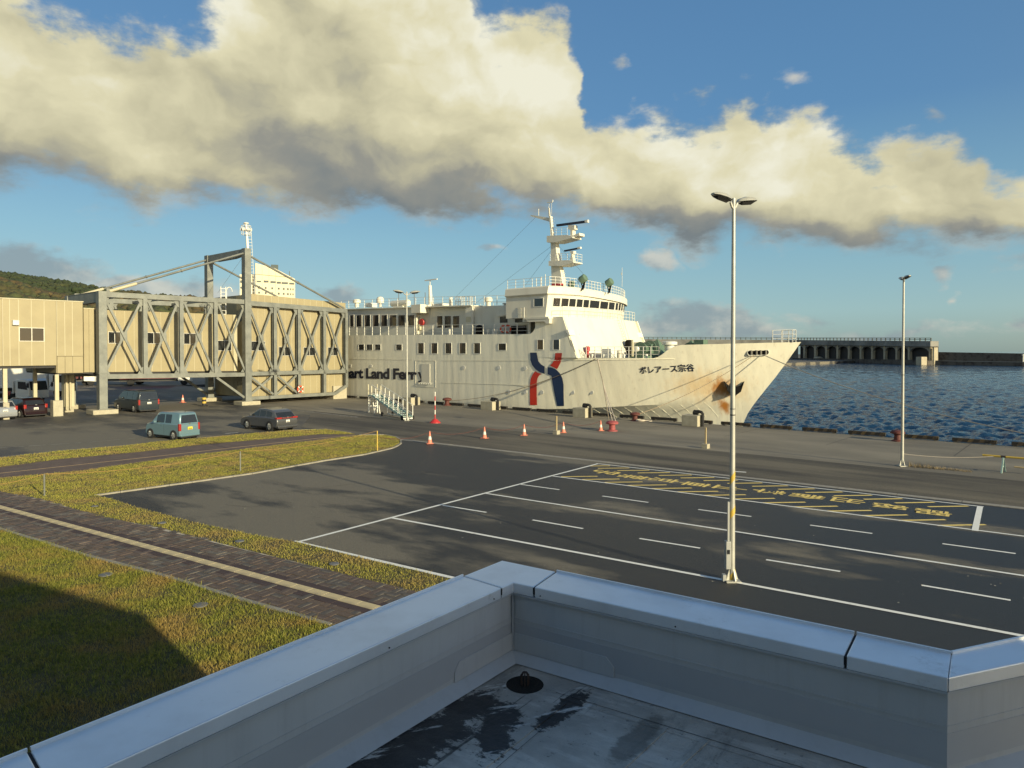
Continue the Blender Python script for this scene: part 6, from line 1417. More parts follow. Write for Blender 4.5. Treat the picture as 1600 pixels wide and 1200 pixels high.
# mooring lines
fls, flt, flz = hull_at(1180, 552.5)
def Sw(s, t, z): return SHIP0 + DS * s + NS * t + Vector((0, 0, z))
A_ = Sw(fls, flt - .12, flz - .1); bb = G(992, 657.6) + Vector((0, 0, .5))
rope([A_, bb], .5, .035, 'rope', 'mooring_rope', 'mooring rope from the bow fairlead back to the bollard with the coil', n=20)
B_ = hull_at(1193, 552.5); rope([Sw(B_[0], B_[1] - .12, B_[2] - .1), G(1960, 738) + Vector((0, 0, .3))], 1.4, .04, 'rope_pale', 'mooring_rope', 'long pale mooring rope from the bow out over the water to the right', n=30)
o = bollard(G(1964, 739), 1.1, 'rust_red', 'bollard at the far right end of the quay')
hb0 = hull_at(934, 561); c = Sw(hb0[0], hb0[1] - .1, hb0[2]); top = pk + Vector((0, 0, .85))
for k, (dx, lab) in enumerate(((0, 'mooring rope coming straight down to the pink bollard, leftmost of three'), (.25, 'mooring rope slanting to the pink bollard, middle of three'), (.5, 'mooring rope slanting to the pink bollard, rightmost of three'))):
    kk = Sw(hb0[0] + .6 + dx * .5, -.9, 3.3)
    rope([c + DS * dx * .2, c.lerp(top, .42), top + DS * (-.3 + dx * 1.2)], .06 * k, .035, 'rope_pale' if k else 'rope', 'mooring_rope', lab)
rope([Sw(hb0[0] - .2, hb0[1] - .1, hb0[2]), G(700, 633) + Vector((0, 0, .5))], .9, .03, 'rope', 'mooring_rope', 'mooring rope running left along the hull from the foredeck', n=24)
# barrier at the right with string
pz = G(1567.5, 738.5); r = empty('barrier', pz, ROT_S, 'A-frame barrier with mint legs and a yellow bar at the right edge', 'barrier'); hz_ = ht(1567.5, 738.5, 713.5).z
for sg in (-1, 1): MB().bar((sg * .05, sg * .36, 0), (0, 0, hz_), .07).build('leg', 'mint', r)
MB().bar((0, -.2, hz_ * .4), (0, .2, hz_ * .4), .04).build('crossbar', 'mint', r)
MB().tube([(-.9, 0, hz_), (3.6, 0, hz_)], .055, 10).build('bar', 'hazard_yellow', r); MB().tube([(.45, .1, .34), (3.4, .1, .32)], .04, 8).build('lower_bar', 'wood', r)
MB().tube([(.9, 0, hz_), (.95, 0, hz_)], .062, 10).build('tape_band', 'plastic_black', r); MB().tube([(-.1, 0, hz_), (.1, 0, hz_)], .062, 10).build('tape_band', 'rust_black', r)
rope([ht(1411, 728.5, 709), ht(1552, 738, 713)], .12, .018, 'rope_pale', 'string', 'pale rope from the right lamp post to the barrier')
# dry weeds at the foot of the right lamp post
mat('dry_weed', (.22, .17, .09), .9)
mb = MB()
for k in range(420):
    p = G(1424 + 95 * random.random() ** 1.2, 730.5 + 5 * random.random()) ; p = G(1420 + 100 * (k / 420), 729 + 8.5 * (k / 420) + random.uniform(-1.2, 1.2)); h = random.uniform(.06, .28) * (1.3 - k / 420); a = random.uniform(0, 6.28); q = Vector((math.cos(a), math.sin(a), 0)) * .012
    mb.add([p - q, p + q, p + Vector((random.uniform(-.1, .1), random.uniform(-.1, .1), h))], [(0, 1, 2)])
o = mb.build('dry_weeds', 'dry_weed', fix=False); tag(o, 'line of dry weeds on the concrete right of the lamp post', 'weeds', kind='stuff')
# stair gangway on wheels, and its trestle
p0 = G(637, 656.0); p1g = G(590, 647); 
ds = Vector((p1g.x - p0.x, p1g.y - p0.y, 0)); 
tb_ = ht(588, 646, 618); L_g = math.hypot(tb_.x - p0.x, tb_.y - p0.y); hg = tb_.z; hd2 = math.atan2(tb_.y - p0.y, tb_.x - p0.x)
gw = empty('stair_gangway', (p0.x, p0.y, .01), hd2, 'mint green wheeled stair gangway with white handrails beside the ship', 'gangway')
for sg in (-.45, .45): MB().bar((0, sg, .25), (L_g, sg, hg), .08, .22).build('stringer', 'mint', gw)
for k in range(13): f = (k + .5) / 13; bx(L_g * f - .14, L_g * f + .14, -.41, .41, .22 + (hg - .25) * f, .26 + (hg - .25) * f).build('tread', 'mint', gw)
for sg in (-.5, .5):
    mb = MB()
    for k in range(8): f = k / 7; mb.bar((L_g * f, sg, .25 + (hg - .25) * f), (L_g * f, sg, 1.35 + (hg - .25) * f), .055)
    for q in (.55, 1.35): mb.bar((0, sg, .0 + q), (L_g, sg, hg - .25 + q), .045)
    mb.build('handrail', 'ship_rail', gw)
MB().bar((0, -.5, .12), (0, .5, .12), .12).build('axle', 'ship_rail', gw)
for x in (.05, L_g * .62):
    for sg in (-.55, .55): MB().lathe([(.2, -.06), (.2, .06)], 14, M=Matrix.Translation((x, sg, .2)) @ Matrix.Rotation(R(90), 4, 'X')).build('wheel', 'tyre', gw)
MB().bar((.05, 0, .2), (L_g * .62, 0, .22), .09).build('tow_frame', 'ship_rail', gw); MB().bar((L_g * .62, 0, .2), (L_g * .62, 0, hg * .6), .07).build('prop', 'ship_rail', gw)
bx(L_g, L_g + 1.0, -.5, .5, hg - .05, hg + .05).build('platform', 'mint', gw)
mb = MB()
for x in (L_g, L_g + .95):
    for sg in (-.48, .48): mb.bar((x, sg, hg), (x, sg, hg + 1.1), .06)
for sg in (-.48, .48): mb.bar((L_g, sg, hg + .45), (L_g + .95, sg, hg + .45), .05)
mb.build('platform_rail', 'notice', gw, fix=False)
for sg in (-.46, .46): MB().bar((L_g + .9, sg, .0), (L_g + .9, sg, hg), .09).build('leg', 'ship_rail', gw)
MB().bar((L_g + .9, -.46, .7), (L_g + .9, .46, .7), .07).build('leg_brace', 'ship_rail', gw)
tp = G(585, 645.5); tr_ = empty('trestle', tp, hd2, 'white tubular trestle standing left of the stair gangway', 'trestle'); th = 1.25
for sx in (-.75, .75):
    for sg in (-1, 1): MB().bar((sx, sg * .3, 0), (sx, 0, th * 1.7), .07).build('leg', 'ship_rail', tr_)
MB().bar((-.75, 0, .55), (.75, 0, .55), .08).build('crossbar', 'ship_rail', tr_); MB().bar((-.75, 0, th * 1.7), (.75, 0, th * 1.7), .06).build('top_bar', 'grey_box', tr_)
# flush covers in the lawns
mat('cover_grey', (.13, .135, .14), .6, var=.2, vscale=9)
for x, y, s_, lab in ((148, 791, .3, 'small round cover in the grass strip left of the car park corner'), (253, 817, .35, 'small cover in the brown grass beside the promenade'), (374.5, 845.5, .35, 'small pale cover in the grass near the white corner line'), (522, 881, .35, 'small pale cover in the grass strip nearest the parapet'), (165, 898, .42, 'pale cover in the lawn below the promenade, upper one'), (313, 945.5, .42, 'pale cover in the lawn below the promenade, lower one')):
    p = G(x, y, .09); o = MB().lathe([(.01, .0), (s_ * .42, .0), (s_ * .42, .02), (.01, .03)], 14).build('ground_cover', 'cover_grey', loc=(p.x, p.y, .085)); tag(o, lab, 'cover', 'covers set in the grass')

# pale specks of grit and leaves lying on the asphalt
mat('grit', (.42, .39, .30), .9, var=.3, vscale=5)
mb = MB()
for k in range(230):
    p = G(random.uniform(150, 1600), random.choice((random.uniform(665, 720), random.uniform(720, 960)))); a = random.uniform(0, 6.28); r_ = random.uniform(.012, .034)
    if inpoly(p, mid_grass) or inpoly(p, promp) or inpoly(p, low_grass) or p.y < 8: continue
    q = [Vector((p.x + r_ * math.cos(a + t) * random.uniform(.6, 1.2), p.y + r_ * math.sin(a + t) * random.uniform(.6, 1.2), .022 + random.uniform(0, .012))) for t in (0, 1.5, 3.1, 4.7)]
    mb.add(q, [(0, 1, 2, 3)])
o = mb.build('ground_litter', 'grit', fix=False); tag(o, 'pale specks of grit and dead leaves scattered over the asphalt', 'litter', kind='stuff')
# ================================================================== THE ROOF TERRACE AND THE TERMINAL BEHIND THE CAMERA
ZC = 4.7
mat('coping_metal', (.88, .92, .95), .40, .42, .04, 1.2, bump=.05, bscale=2.0, col2=(.76, .79, .81), c2lo=.48, c2hi=.78, c2scale=2.2, stretch=(1, 1, 1))
mat('wall_membrane', (.58, .60, .60), .55, var=.06, vscale=1.0, bump=.12, bscale=3, col2=(.52, .54, .54), c2lo=.45, c2hi=.7, c2scale=.7)
def streaks(name, col, k, lo, hi):
    nt = MATS[name].node_tree; N = nt.nodes.new; L = nt.links.new; b = nt.nodes['Principled BSDF']; src = b.inputs['Base Color'].links[0].from_socket
    tc = N('ShaderNodeTexCoord'); mp = N('ShaderNodeMapping'); mp.inputs['Scale'].default_value = (9, 9, .7); L(tc.outputs['Object'], mp.inputs[0])
    n = N('ShaderNodeTexNoise'); L(mp.outputs[0], n.inputs[0]); n.inputs['Scale'].default_value = 1.0; n.inputs['Detail'].default_value = 8; n.inputs['Roughness'].default_value = .7
    r = N('ShaderNodeMapRange'); L(n.outputs[0], r.inputs[0]); r.inputs[1].default_value = lo; r.inputs[2].default_value = hi; r.inputs[4].default_value = k
    x = N('ShaderNodeMix'); x.data_type = 'RGBA'; L(r.outputs[0], x.inputs[0]); L(src, x.inputs[6]); x.inputs[7].default_value = (*col, 1); L(x.outputs[2], b.inputs['Base Color'])
streaks('wall_membrane', (.36, .36, .34), .35, .50, .8)
mat('fascia_grey', (.50, .52, .53), .5, .1, .05, 2.0)
mat('joint_black', (.012, .012, .014), .8)
O = G(784.5, 875.5, ZC); OL = G(0, 1191, ZC); OR = G(1486.3, 1021.3, ZC); OR2 = G(1600, 997, ZC)
I = G(802, 907.5, ZC); IL = G(150, 1200, ZC); IR = G(1481, 1055.6, ZC); IR2 = G(1600, 1031, ZC)
dL = (OL - O).normalized(); dR = (OR - O).normalized(); dR2 = (OR2 - OR).normalized(); dR2i = (IR2 - IR).normalized(); dIL = (IL - I).normalized()
def ext(p, d, y):                                       # follow an edge until it is behind the camera
    t = (y - p.y) / d.y if abs(d.y) > 1e-3 else 10; return p + d * t
E_OL = ext(O, dL, -1.4); E_IL = ext(I, dIL, -1.4); E_OR = OR + dR2 * .74; E_IR = IR + dR2i * .70
ter = empty('roof_terrace', (0, 0, 0), 0, 'flat roof terrace in shade with blue-grey metal coping in the foreground', 'roof terrace')
def floor_z(px, py, p):                                  # height under p that shows at picture row py
    r = ray(px, py); t = p.y / r.y; return CAMH + r.z * t
zF = floor_z(799, 1027.5, I); TH = .085
def cop(pts, name='coping_panel'):
    """pts: outer a, outer b, inner b, inner a on top; slopes in, with folded edges"""
    a, b, c, d = pts; dz = Vector((0, 0, 1)); mb = MB()
    top = [a, b, c - dz * .012, d - dz * .012]; up = [p + dz * .0 for p in top]
    low = [a - dz * TH, b - dz * TH, c - dz * TH * 1.0, d - dz * TH * 1.0]
    mb.add(up + low, [(0, 1, 2, 3), (7, 6, 5, 4), (0, 4, 5, 1), (1, 5, 6, 2), (2, 6, 7, 3), (3, 7, 4, 0)])
    o = mb.build(name, 'coping_metal', ter, bevel=.006)
    # small standing lip along the outer edge
    MB().bar(a + dz * .006, b + dz * .006, .012, .014).build('edge_lip', 'coping_metal', ter)
    return o
def on_edge(p, d, px, py):                               # nearest point of an edge to a picture point
    q = G(px, py, ZC); return p + d * (q - p).dot(d)
g = .006
jl_o, jl_i = on_edge(O, dL, 725, 900), on_edge(I, dIL, 780.5, 914.8); jr_o, jr_i = on_edge(O, dR, 869, 893), on_edge(I, (IR - I).normalized(), 835, 914)
dI = (IR - I).normalized(); k_o, k_i = on_edge(O, dR, 1337, 990), on_edge(I, dI, 1321, 1020); l_o, l_i = on_edge(O, dL, 45, 1173), on_edge(I, dIL, 80, 1232)
cor = MB(); dz = Vector((0, 0, 1))
tp_ = [O, jr_o - dR * g, jr_i - dI * g - dz * .012, I - dz * .012, jl_i - dIL * g - dz * .012, jl_o - dL * g]
lw = [Vector((p.x, p.y, ZC - TH)) for p in tp_]
cor.add(tp_ + lw, [(0, 1, 2, 3), (0, 3, 4, 5), (6, 9, 8, 7), (6, 11, 10, 9)] + [(i, 6 + i, 6 + (i + 1) % 6, (i + 1) % 6) for i in range(6)]); cor.build('coping_corner', 'coping_metal', ter, bevel=.006)
cop([l_o - dL * g, jl_o + dL * g, jl_i + dIL * g, l_i - dIL * g]); cop([E_OL, l_o + dL * g, l_i + dIL * g, E_IL]); cop([jr_o + dR * g, k_o - dR * g, k_i - dI * g, jr_i + dI * g]); cop([k_o + dR * g, OR, IR, k_i + dI * g]); cop([OR + dR2 * .004, E_OR, E_IR, IR + dR2i * .004])
for a, b in ((jl_o, jl_i), (jr_o, jr_i), (k_o, k_i), (l_o, l_i)): MB().bar(a - dz * .03, b - dz * .042, .013, .045).build('joint_seal', 'joint_black', ter)
# parapet wall, set in a little from the coping's inner edge
def off(p, n, k): return p + n * k
def nrm(d): return Vector((-d.y, d.x, 0))
nL = nrm(dIL); nL = nL if nL.dot(Vector((2, 0, 0)) - Vector((0, 0, 0))) > 0 else -nL
nR = nrm(dI); nR = nR if nR.dot((O - I)) < 0 else -nR
nR2 = nrm(dR2i); nR2 = nR2 if nR2.dot(OR2 - IR2) < 0 else -nR2
ib = .018                                               # wall face behind the fascia
c_in = I - nR * ib * 0 - nL * 0; 
def inner_ring(k):                                       # inner outline moved outwards by k
    a = E_IL - nL * k; b = I - nL * k - nR * k; c = IR - nR * k; d = E_IR - nR2 * k
    return [a, b, c, d]
ri = inner_ring(.0); rw = inner_ring(.022)
def wallstrip(ring, z0, z1, name, m, th=.02, par=ter):
    for i in range(3):
        a, b = ring[i], ring[i + 1]; d = (b - a).normalized(); n = [nL, nR, nR2][i]
        MB().add([(a.x, a.y, z0), (b.x, b.y, z0), (b.x, b.y, z1), (a.x, a.y, z1), (a.x - n.x * th, a.y - n.y * th, z0), (b.x - n.x * th, b.y - n.y * th, z0), (b.x - n.x * th, b.y - n.y * th, z1), (a.x - n.x * th, a.y - n.y * th, z1)],
                 [(0, 1, 2, 3), (7, 6, 5, 4), (0, 4, 5, 1), (2, 6, 7, 3), (0, 3, 7, 4), (1, 5, 6, 2)]).build(name, m, par)
wallstrip(ri, ZC - TH - .012, ZC - TH, 'fascia_edge', 'fascia_grey', .03)
wallstrip(rw, zF, ZC - TH - .012, 'parapet_wall', 'wall_membrane', .05)
wallstrip(inner_ring(.0175), ZC - .27, ZC - .262, 'cover_bead', 'wall_membrane', .004); wallstrip(inner_ring(.0185), ZC - .46, ZC - .30, 'membrane_lap', 'fascia_grey', .003); wallstrip(inner_ring(.0175), ZC - .50, ZC - .496, 'cover_bead', 'fascia_grey', .004)
# cant strip at the foot and patches at the corner
zc0 = zF + .045
def cant(w, h, name, ring=rw):
    for i in range(3):
        a, b = ring[i], ring[i + 1]; n = [nL, nR, nR2][i]
        MB().add([(a.x, a.y, zF + h), (b.x, b.y, zF + h), (b.x + n.x * w, b.y + n.y * w, zF + .006), (a.x + n.x * w, a.y + n.y * w, zF + .006), (a.x, a.y, zF), (b.x, b.y, zF)], [(0, 1, 2, 3), (3, 2, 5, 4)]).build(name, 'wall_membrane', ter, fix=False)
cant(.10, .05, 'cant_strip')
dRf = dI; dLf = dIL; Ci = rw[1]
def corner_patch(base, d, n, L0, hgt):
    pts = [(0.02, 0.0), (L0, 0.0), (L0 * 1.0, hgt * .55), (L0 * .93, hgt), (0.02, hgt)]
    MB().prism(pts, .004, .010, lambda a, b, h: base + d * a + Vector((0, 0, zF - base.z + .05 + b)) + n * h).build('corner_patch', 'wall_membrane', ter)
corner_patch(Ci, dRf, nR, .78, .12); corner_patch(Ci, dLf, nL, .62, .12)
MB().bar(Ci + nL * .012 + nR * .012 + Vector((0, 0, zF - Ci.z)), Ci + nL * .012 + nR * .012 + Vector((0, 0, -TH - .02)), .012).build('corner_seal', 'fascia_grey', ter)
# roof membrane with stains
def membrane():
    m = bpy.data.materials.new('roof_membrane'); m.use_nodes = True; nt = m.node_tree; N = nt.nodes.new; L = nt.links.new; b = nt.nodes['Principled BSDF']
    tc = N('ShaderNodeTexCoord')
    def noise(sc, det, ro, st_=(1, 1, 1), rot=0.0, seed=0.0):
        mp = N('ShaderNodeMapping'); mp.inputs['Rotation'].default_value = (0, 0, rot); mp.inputs['Location'].default_value = (seed, 0, 0); mp.vector_type = 'POINT'
        m2 = N('ShaderNodeMapping'); m2.inputs['Scale'].default_value = st_; L(tc.outputs['Object'], mp.inputs[0]); L(mp.outputs[0], m2.inputs[0])
        n = N('ShaderNodeTexNoise'); L(m2.outputs[0], n.inputs[0]); n.inputs['Scale'].default_value = sc; n.inputs['Detail'].default_value = det; n.inputs['Roughness'].default_value = ro; return n.outputs[0]
    def rng_(x, a, b_, c=0., d=1.):
        r = N('ShaderNodeMapRange'); r.interpolation_type = 'SMOOTHSTEP'; L(x, r.inputs[0]); r.inputs[1].default_value = a; r.inputs[2].default_value = b_; r.inputs[3].default_value = c; r.inputs[4].default_value = d; return r.outputs[0]
    def mix(f, a, b_):
        n = N('ShaderNodeMix'); n.data_type = 'RGBA'; L(f, n.inputs[0]) if not isinstance(f, float) else None
        for k, v in ((6, a), (7, b_)):
            if isinstance(v, tuple): n.inputs[k].default_value = (*v, 1)
            else: L(v, n.inputs[k])
        return n.outputs[2]
    def mul(a, b_):
        n = N('ShaderNodeMath'); n.operation = 'MULTIPLY'; L(a, n.inputs[0]); L(b_, n.inputs[1]) if not isinstance(b_, float) else setattr(n.inputs[1], 'default_value', b_); return n.outputs[0]
    ang = -math.atan2(dR.y, dR.x)
    base = mix(rng_(noise(1.3, 7, .62), .32, .68), (.34, .32, .28), (.62, .585, .51))
    base = mix(mul(rng_(noise(4.0, 9, .72, (1, .22, 1), ang + 1.57), .50, .62), .5), base, (.74, .71, .64))
    base = mix(mul(rng_(noise(3.2, 9, .75, (.25, 1, 1), ang + 1.57, 4.0), .52, .66), .6), base, (.17, .16, .135))
    # a dirty zone spreading from the drain down the left edge
    sp = N('ShaderNodeSeparateXYZ'); L(tc.outputs['Object'], sp.inputs[0])
    def blob(cx_, cy_, rx, ry, rot):
        mp = N('ShaderNodeMapping'); mp.vector_type = 'TEXTURE'; mp.inputs['Location'].default_value = (cx_, cy_, 0); mp.inputs['Rotation'].default_value = (0, 0, rot); mp.inputs['Scale'].default_value = (rx, ry, 1)
        L(tc.outputs['Object'], mp.inputs[0]); ln = N('ShaderNodeVectorMath'); ln.operation = 'LENGTH'; s_ = N('ShaderNodeVectorMath'); s_.operation = 'MULTIPLY'; s_.inputs[1].default_value = (1, 1, 0); L(mp.outputs[0], s_.inputs[0]); L(s_.outputs[0], ln.inputs[0])
        r = N('ShaderNodeMath'); r.operation = 'SUBTRACT'; r.inputs[0].default_value = 1.0; L(ln.outputs['Value'], r.inputs[1]); return r.outputs[0]
    def mx(a, b_):
        n = N('ShaderNodeMath'); n.operation = 'MAXIMUM'; L(a, n.inputs[0]); L(b_, n.inputs[1]); return n.outputs[0]
    def add(a, b_, k=1.0):
        n = N('ShaderNodeMath'); n.operation = 'MULTIPLY_ADD'; L(b_, n.inputs[0]); n.inputs[1].default_value = k; L(a, n.inputs[2]); return n.outputs[0]
    aL = math.atan2(dIL.y, dIL.x)
    q = [G(735, 1105, zF), G(650, 1165, zF), G(780, 1135, zF), G(880, 1110, zF), G(1000, 1150, zF)]
    z = mx(blob(q[0].x, q[0].y, .42, .16, aL), mx(blob(q[1].x, q[1].y, .70, .26, aL), mx(blob(q[2].x, q[2].y, .45, .16, aL + .5), blob(q[3].x, q[3].y, .36, .10, aL))))
    n1 = noise(5.0, 10, .78, (1, .35, 1), ang + 1.57); n1b = noise(30, 6, .8); zz = add(add(z, n1, 2.3), n1b, 1.1)
    d1 = rng_(zz, 1.93, 2.10)
    base = mix(mul(d1, .92), base, (.010, .009, .009))
    d2 = rng_(add(blob(q[4].x, q[4].y, .45, .12, aL), n1, 1.6), 1.0, 1.25)
    base = mix(mul(d2, .6), base, (.07, .065, .05))
    ln_ = rng_(noise(6.0, 10, .7, (1, .06, 1), -aL + 1.57, 2.0), .56, .60); zone = rng_(add(z, n1, .8), .05, .5)
    base = mix(mul(mul(ln_, zone), .85), base, (.03, .028, .026))
    sm_ = rng_(noise(9.0, 10, .75, (.2, 1, 1), -aL + .6, 7.0), .57, .63); base = mix(mul(mul(sm_, zone), .8), base, (.72, .72, .68))
    fine = rng_(noise(22, 6, .7), .60, .68); base = mix(mul(fine, .55), base, (.04, .04, .04))
    L(base, b.inputs['Base Color']); L(rng_(n1, .3, .7, .35, .7), b.inputs['Roughness'])
    bp = N('ShaderNodeBump'); bp.inputs['Strength'].default_value = .8; bp.inputs['Distance'].default_value = .02; L(noise(7, 9, .7), bp.inputs['Height']); L(bp.outputs[0], b.inputs['Normal'])
    MATS['roof_membrane'] = m
membrane()
def grime(name, k):
    nt = MATS[name].node_tree; N = nt.nodes.new; L = nt.links.new; b = nt.nodes['Principled BSDF']; src = b.inputs['Base Color'].links[0].from_socket
    tc = N('ShaderNodeTexCoord'); n = N('ShaderNodeTexNoise'); L(tc.outputs['Object'], n.inputs[0]); n.inputs['Scale'].default_value = 3.0; n.inputs['Detail'].default_value = 12; n.inputs['Roughness'].default_value = .82
    r = N('ShaderNodeMapRange'); L(n.outputs[0], r.inputs[0]); r.inputs[1].default_value = .58; r.inputs[2].default_value = .72; r.inputs[4].default_value = k
    x = N('ShaderNodeMix'); x.data_type = 'RGBA'; L(r.outputs[0], x.inputs[0]); L(src, x.inputs[6]); x.inputs[7].default_value = (.42, .42, .40, 1); L(x.outputs[2], b.inputs['Base Color'])
grime('coping_metal', .6)
fl_pts = [rw[0], rw[1], rw[2], rw[3], Vector((3.4, -1.4, 0)), ]
# the drain sits in a round opening of the membrane
dc = G(820, 1069.5, zF); RD = .12
outer = [Vector((p.x, p.y, zF)) for p in fl_pts]
mb = MB(); nseg = 28; ringp = [Vector((dc.x + RD * math.cos(2 * math.pi * i / nseg), dc.y + RD * math.sin(2 * math.pi * i / nseg), zF)) for i in range(nseg)]
bm = bmesh.new(); ov = [bm.verts.new(p) for p in outer]; rv = [bm.verts.new(p) for p in ringp]
oe = [bm.edges.new((ov[i], ov[(i + 1) % len(ov)])) for i in range(len(ov))]; re_ = [bm.edges.new((rv[i], rv[(i + 1) % nseg])) for i in range(nseg)]
bmesh.ops.triangle_fill(bm, edges=oe + re_, use_beauty=True)
for f in list(bm.faces):
    c = f.calc_center_median()
    if (c - dc).length < RD * .95: bm.faces.remove(f)
bmesh.ops.recalc_face_normals(bm, faces=bm.faces)
me = bpy.data.meshes.new('roof_membrane'); bm.to_mesh(me); bm.free()
if me.polygons[0].normal.z < 0: me.flip_normals()
me.materials.append(MATS['roof_membrane']); o = bpy.data.objects.new('roof_membrane', me); COL.objects.link(o); o.parent = ter
dr = empty('roof_drain', (dc.x, dc.y, zF), 0, 'round rusty black roof drain with a strainer in the corner of the terrace', 'drain')
mat('drain_dirt', (.012, .011, .008), .95, var=.6, vscale=40, bump=1, bscale=80); mat('drain_rust', (.07, .045, .035), .8, var=.4, vscale=20)
MB().lathe([(RD + .002, 0), (RD * .9, -.015), (RD * .5, -.035), (.008, -.04)], 26).build('bowl', 'drain_dirt', dr, fix=False)
for k in range(8):
    a = k * math.pi / 4; c_, s_ = math.cos(a) * .026, math.sin(a) * .026
    MB().tube([(c_, s_, -.038), (c_, s_, .062), (c_ * .55, s_ * .55, .078), (0, 0, .082)], .0042, 6).build('strainer_bar', 'drain_rust', dr)
MB().lathe([(.03, -.036), (.034, -.03), (.03, -.024)], 14).build('strainer_ring', 'drain_rust', dr)
# seams of the membrane sheets
def seam(a, b, w=.055, h=.003):
    a = G(*a, zF); b = G(*b, zF); d = (b - a).normalized(); n = nrm(d); m_ = MB()
    m_.add([(*(a - n * w / 2).xy, zF + .002), (*(b - n * w / 2).xy, zF + .002), (*(b + n * w / 2).xy, zF + h + .002), (*(a + n * w / 2).xy, zF + h + .002), (*(b + n * w / 2).xy, zF), (*(a + n * w / 2).xy, zF)], [(0, 1, 2, 3), (3, 2, 4, 5)])
    m_.build('membrane_seam', 'roof_membrane', ter, fix=False)
seam((860, 1080), (1250, 1200), .10); seam((880, 1098), (700, 1240), .05); seam((1045, 1130), (930, 1235), .05); seam((1110, 1150), (1010, 1240), .04)
m_ = MB(); strip(m_, G(868, 1083, zF), G(1290, 1212, zF), .0035, zF + .0062); strip(m_, G(848, 1140, zF), G(760, 1215, zF), .003, zF + .0062); m_.build('seam_line', 'joint_black', ter, fix=False)  # thin black lines laid along the membrane seams
# body of the low wing below the terrace
mat('render_wall', (.40, .38, .33), .85, var=.08, vscale=1)
ow = [Vector((p.x, p.y, 0)) for p in (E_OL, O, OR, E_OR)]
inn_ = lambda p, q, k: p + (q - p).normalized() * k
cen = Vector((2.0, 0, 0)); base_poly = [(p + (cen - p).normalized() * .04) for p in ow] + [Vector((3.4, -1.4, 0))]
MB().prism([(p.x, p.y) for p in base_poly], 0, zF - .05, lambda a, b, h: (a, b, h)).build('wing_body', 'render_wall', ter)
for i in range(3):
    a, b = base_poly[i], base_poly[i + 1]; d = (b - a).normalized(); n = nrm(d); n = n if n.dot(cen - a) > 0 else -n
    MB().add([(a.x, a.y, zF - .05), (b.x, b.y, zF - .05), (b.x, b.y, ZC - TH), (a.x, a.y, ZC - TH), *[(p.x + n.x * .05, p.y + n.y * .05, z) for p, z in ((a, zF - .05), (b, zF - .05), (b, ZC - TH), (a, ZC - TH))]], [(0, 1, 2, 3), (7, 6, 5, 4), (0, 4, 5, 1), (1, 5, 6, 2), (2, 6, 7, 3), (3, 7, 4, 0)]).build('outer_wall', 'render_wall', ter)
# terminal block that throws the shade
PN = Vector((-SUND.y, SUND.x, 0)).normalized(); PN = PN if PN.x > 0 else -PN
_p1 = G(0, 921).dot(PN); _p2 = 4.68
TX_ = (_p1 + 1.5 * PN.y) / PN.x; TX2 = (_p2 + 1.5 * PN.y) / PN.x
mat('terminal_white', (.68, .66, .60), .8, var=.05)
tm = empty('terminal_building', (TX_ - 16.4, -8, 0), 0, 'terminal building that rises behind the roof terrace', 'building')
bx(-13, 16.4, -6.5, 6.5, 0, 3.4).build('ground_storey', 'terminal_white', tm); bx(-13, 16.4, -6.5, 6.5, 3.4, 10.6).build('upper_storey', 'terminal_white', tm)
MB().prism([(16.4, 0), (16.4 + TX2 - TX_, 0), (16.4 + TX2 - TX_, 6.75), (16.4, 7.9)], -6.5, 6.5, lambda a, b, h: (a, h, b)).build('shade_wing', 'terminal_white', tm)  # unseen wing added to cast shade; its sloping top shapes the shadow edge
for k in range(9): bx(-11.6 + k * 3.1, -9.4 + k * 3.1, 6.5, 6.54, 5.2, 7.6).build('window', 'glass_dark', tm)

# fixings along the folded edge, dirt line at the joint
for base_, d_, n_, L0 in ((I, dI, nR, (IR - I).length), (I, dIL, nL, 2.6)):
    for k in range(int(L0 / .95)):
        p = base_ + d_ * (.22 + k * .95) + n_ * .002; p = Vector((p.x, p.y, ZC - TH + .022)); a_ = math.atan2(n_.y, n_.x)
        M_ = Matrix.Translation(p) @ Matrix.Rotation(a_, 4, 'Z') @ Matrix.Rotation(R(90), 4, 'Y'); MB().lathe([(.0045, -.002), (.0045, .003), (.002, .0045)], 8, M=M_).build('fixing', 'joint_black', ter)
# ================================================================== FAR THINGS
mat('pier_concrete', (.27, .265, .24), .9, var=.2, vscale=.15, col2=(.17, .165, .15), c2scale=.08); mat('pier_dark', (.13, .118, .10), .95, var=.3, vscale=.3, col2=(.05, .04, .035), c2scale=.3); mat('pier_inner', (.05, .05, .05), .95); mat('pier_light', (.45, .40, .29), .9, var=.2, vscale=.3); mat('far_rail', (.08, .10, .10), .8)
def at_depth(px, py, Y): r = ray(px, py); return CP + r * (Y / r.y)
bw = empty('arched_breakwater', (0, 0, 0), 0, 'long grey breakwater with arched colonnade across the harbour', 'breakwater')
Pa, Pb = at_depth(1247, 560, 560), at_depth(1460, 560, 400)
Pc = at_depth(985, 560, 610)
def hz(px, py, Y): return at_depth(px, py, Y).z
segs = [(Pa, Pb, hz(1247, 531.2, 560), hz(1458, 533, 400), hz(1247, 538.6, 560), hz(1458, 541.5, 400), hz(1247, 560, 560), hz(1458, 563.5, 400))]
a0_, b0_ = Vector((Pa.x, Pa.y, 0)), Vector((Pb.x, Pb.y, 0)); dd = (b0_ - a0_).normalized(); nn = Vector((-dd.y, dd.x, 0)); nn = nn if nn.dot(a0_) > 0 else -nn   # away from the camera
def P_(f, b, z): p = a0_.lerp(b0_, f) + nn * b; return (p.x, p.y, z)
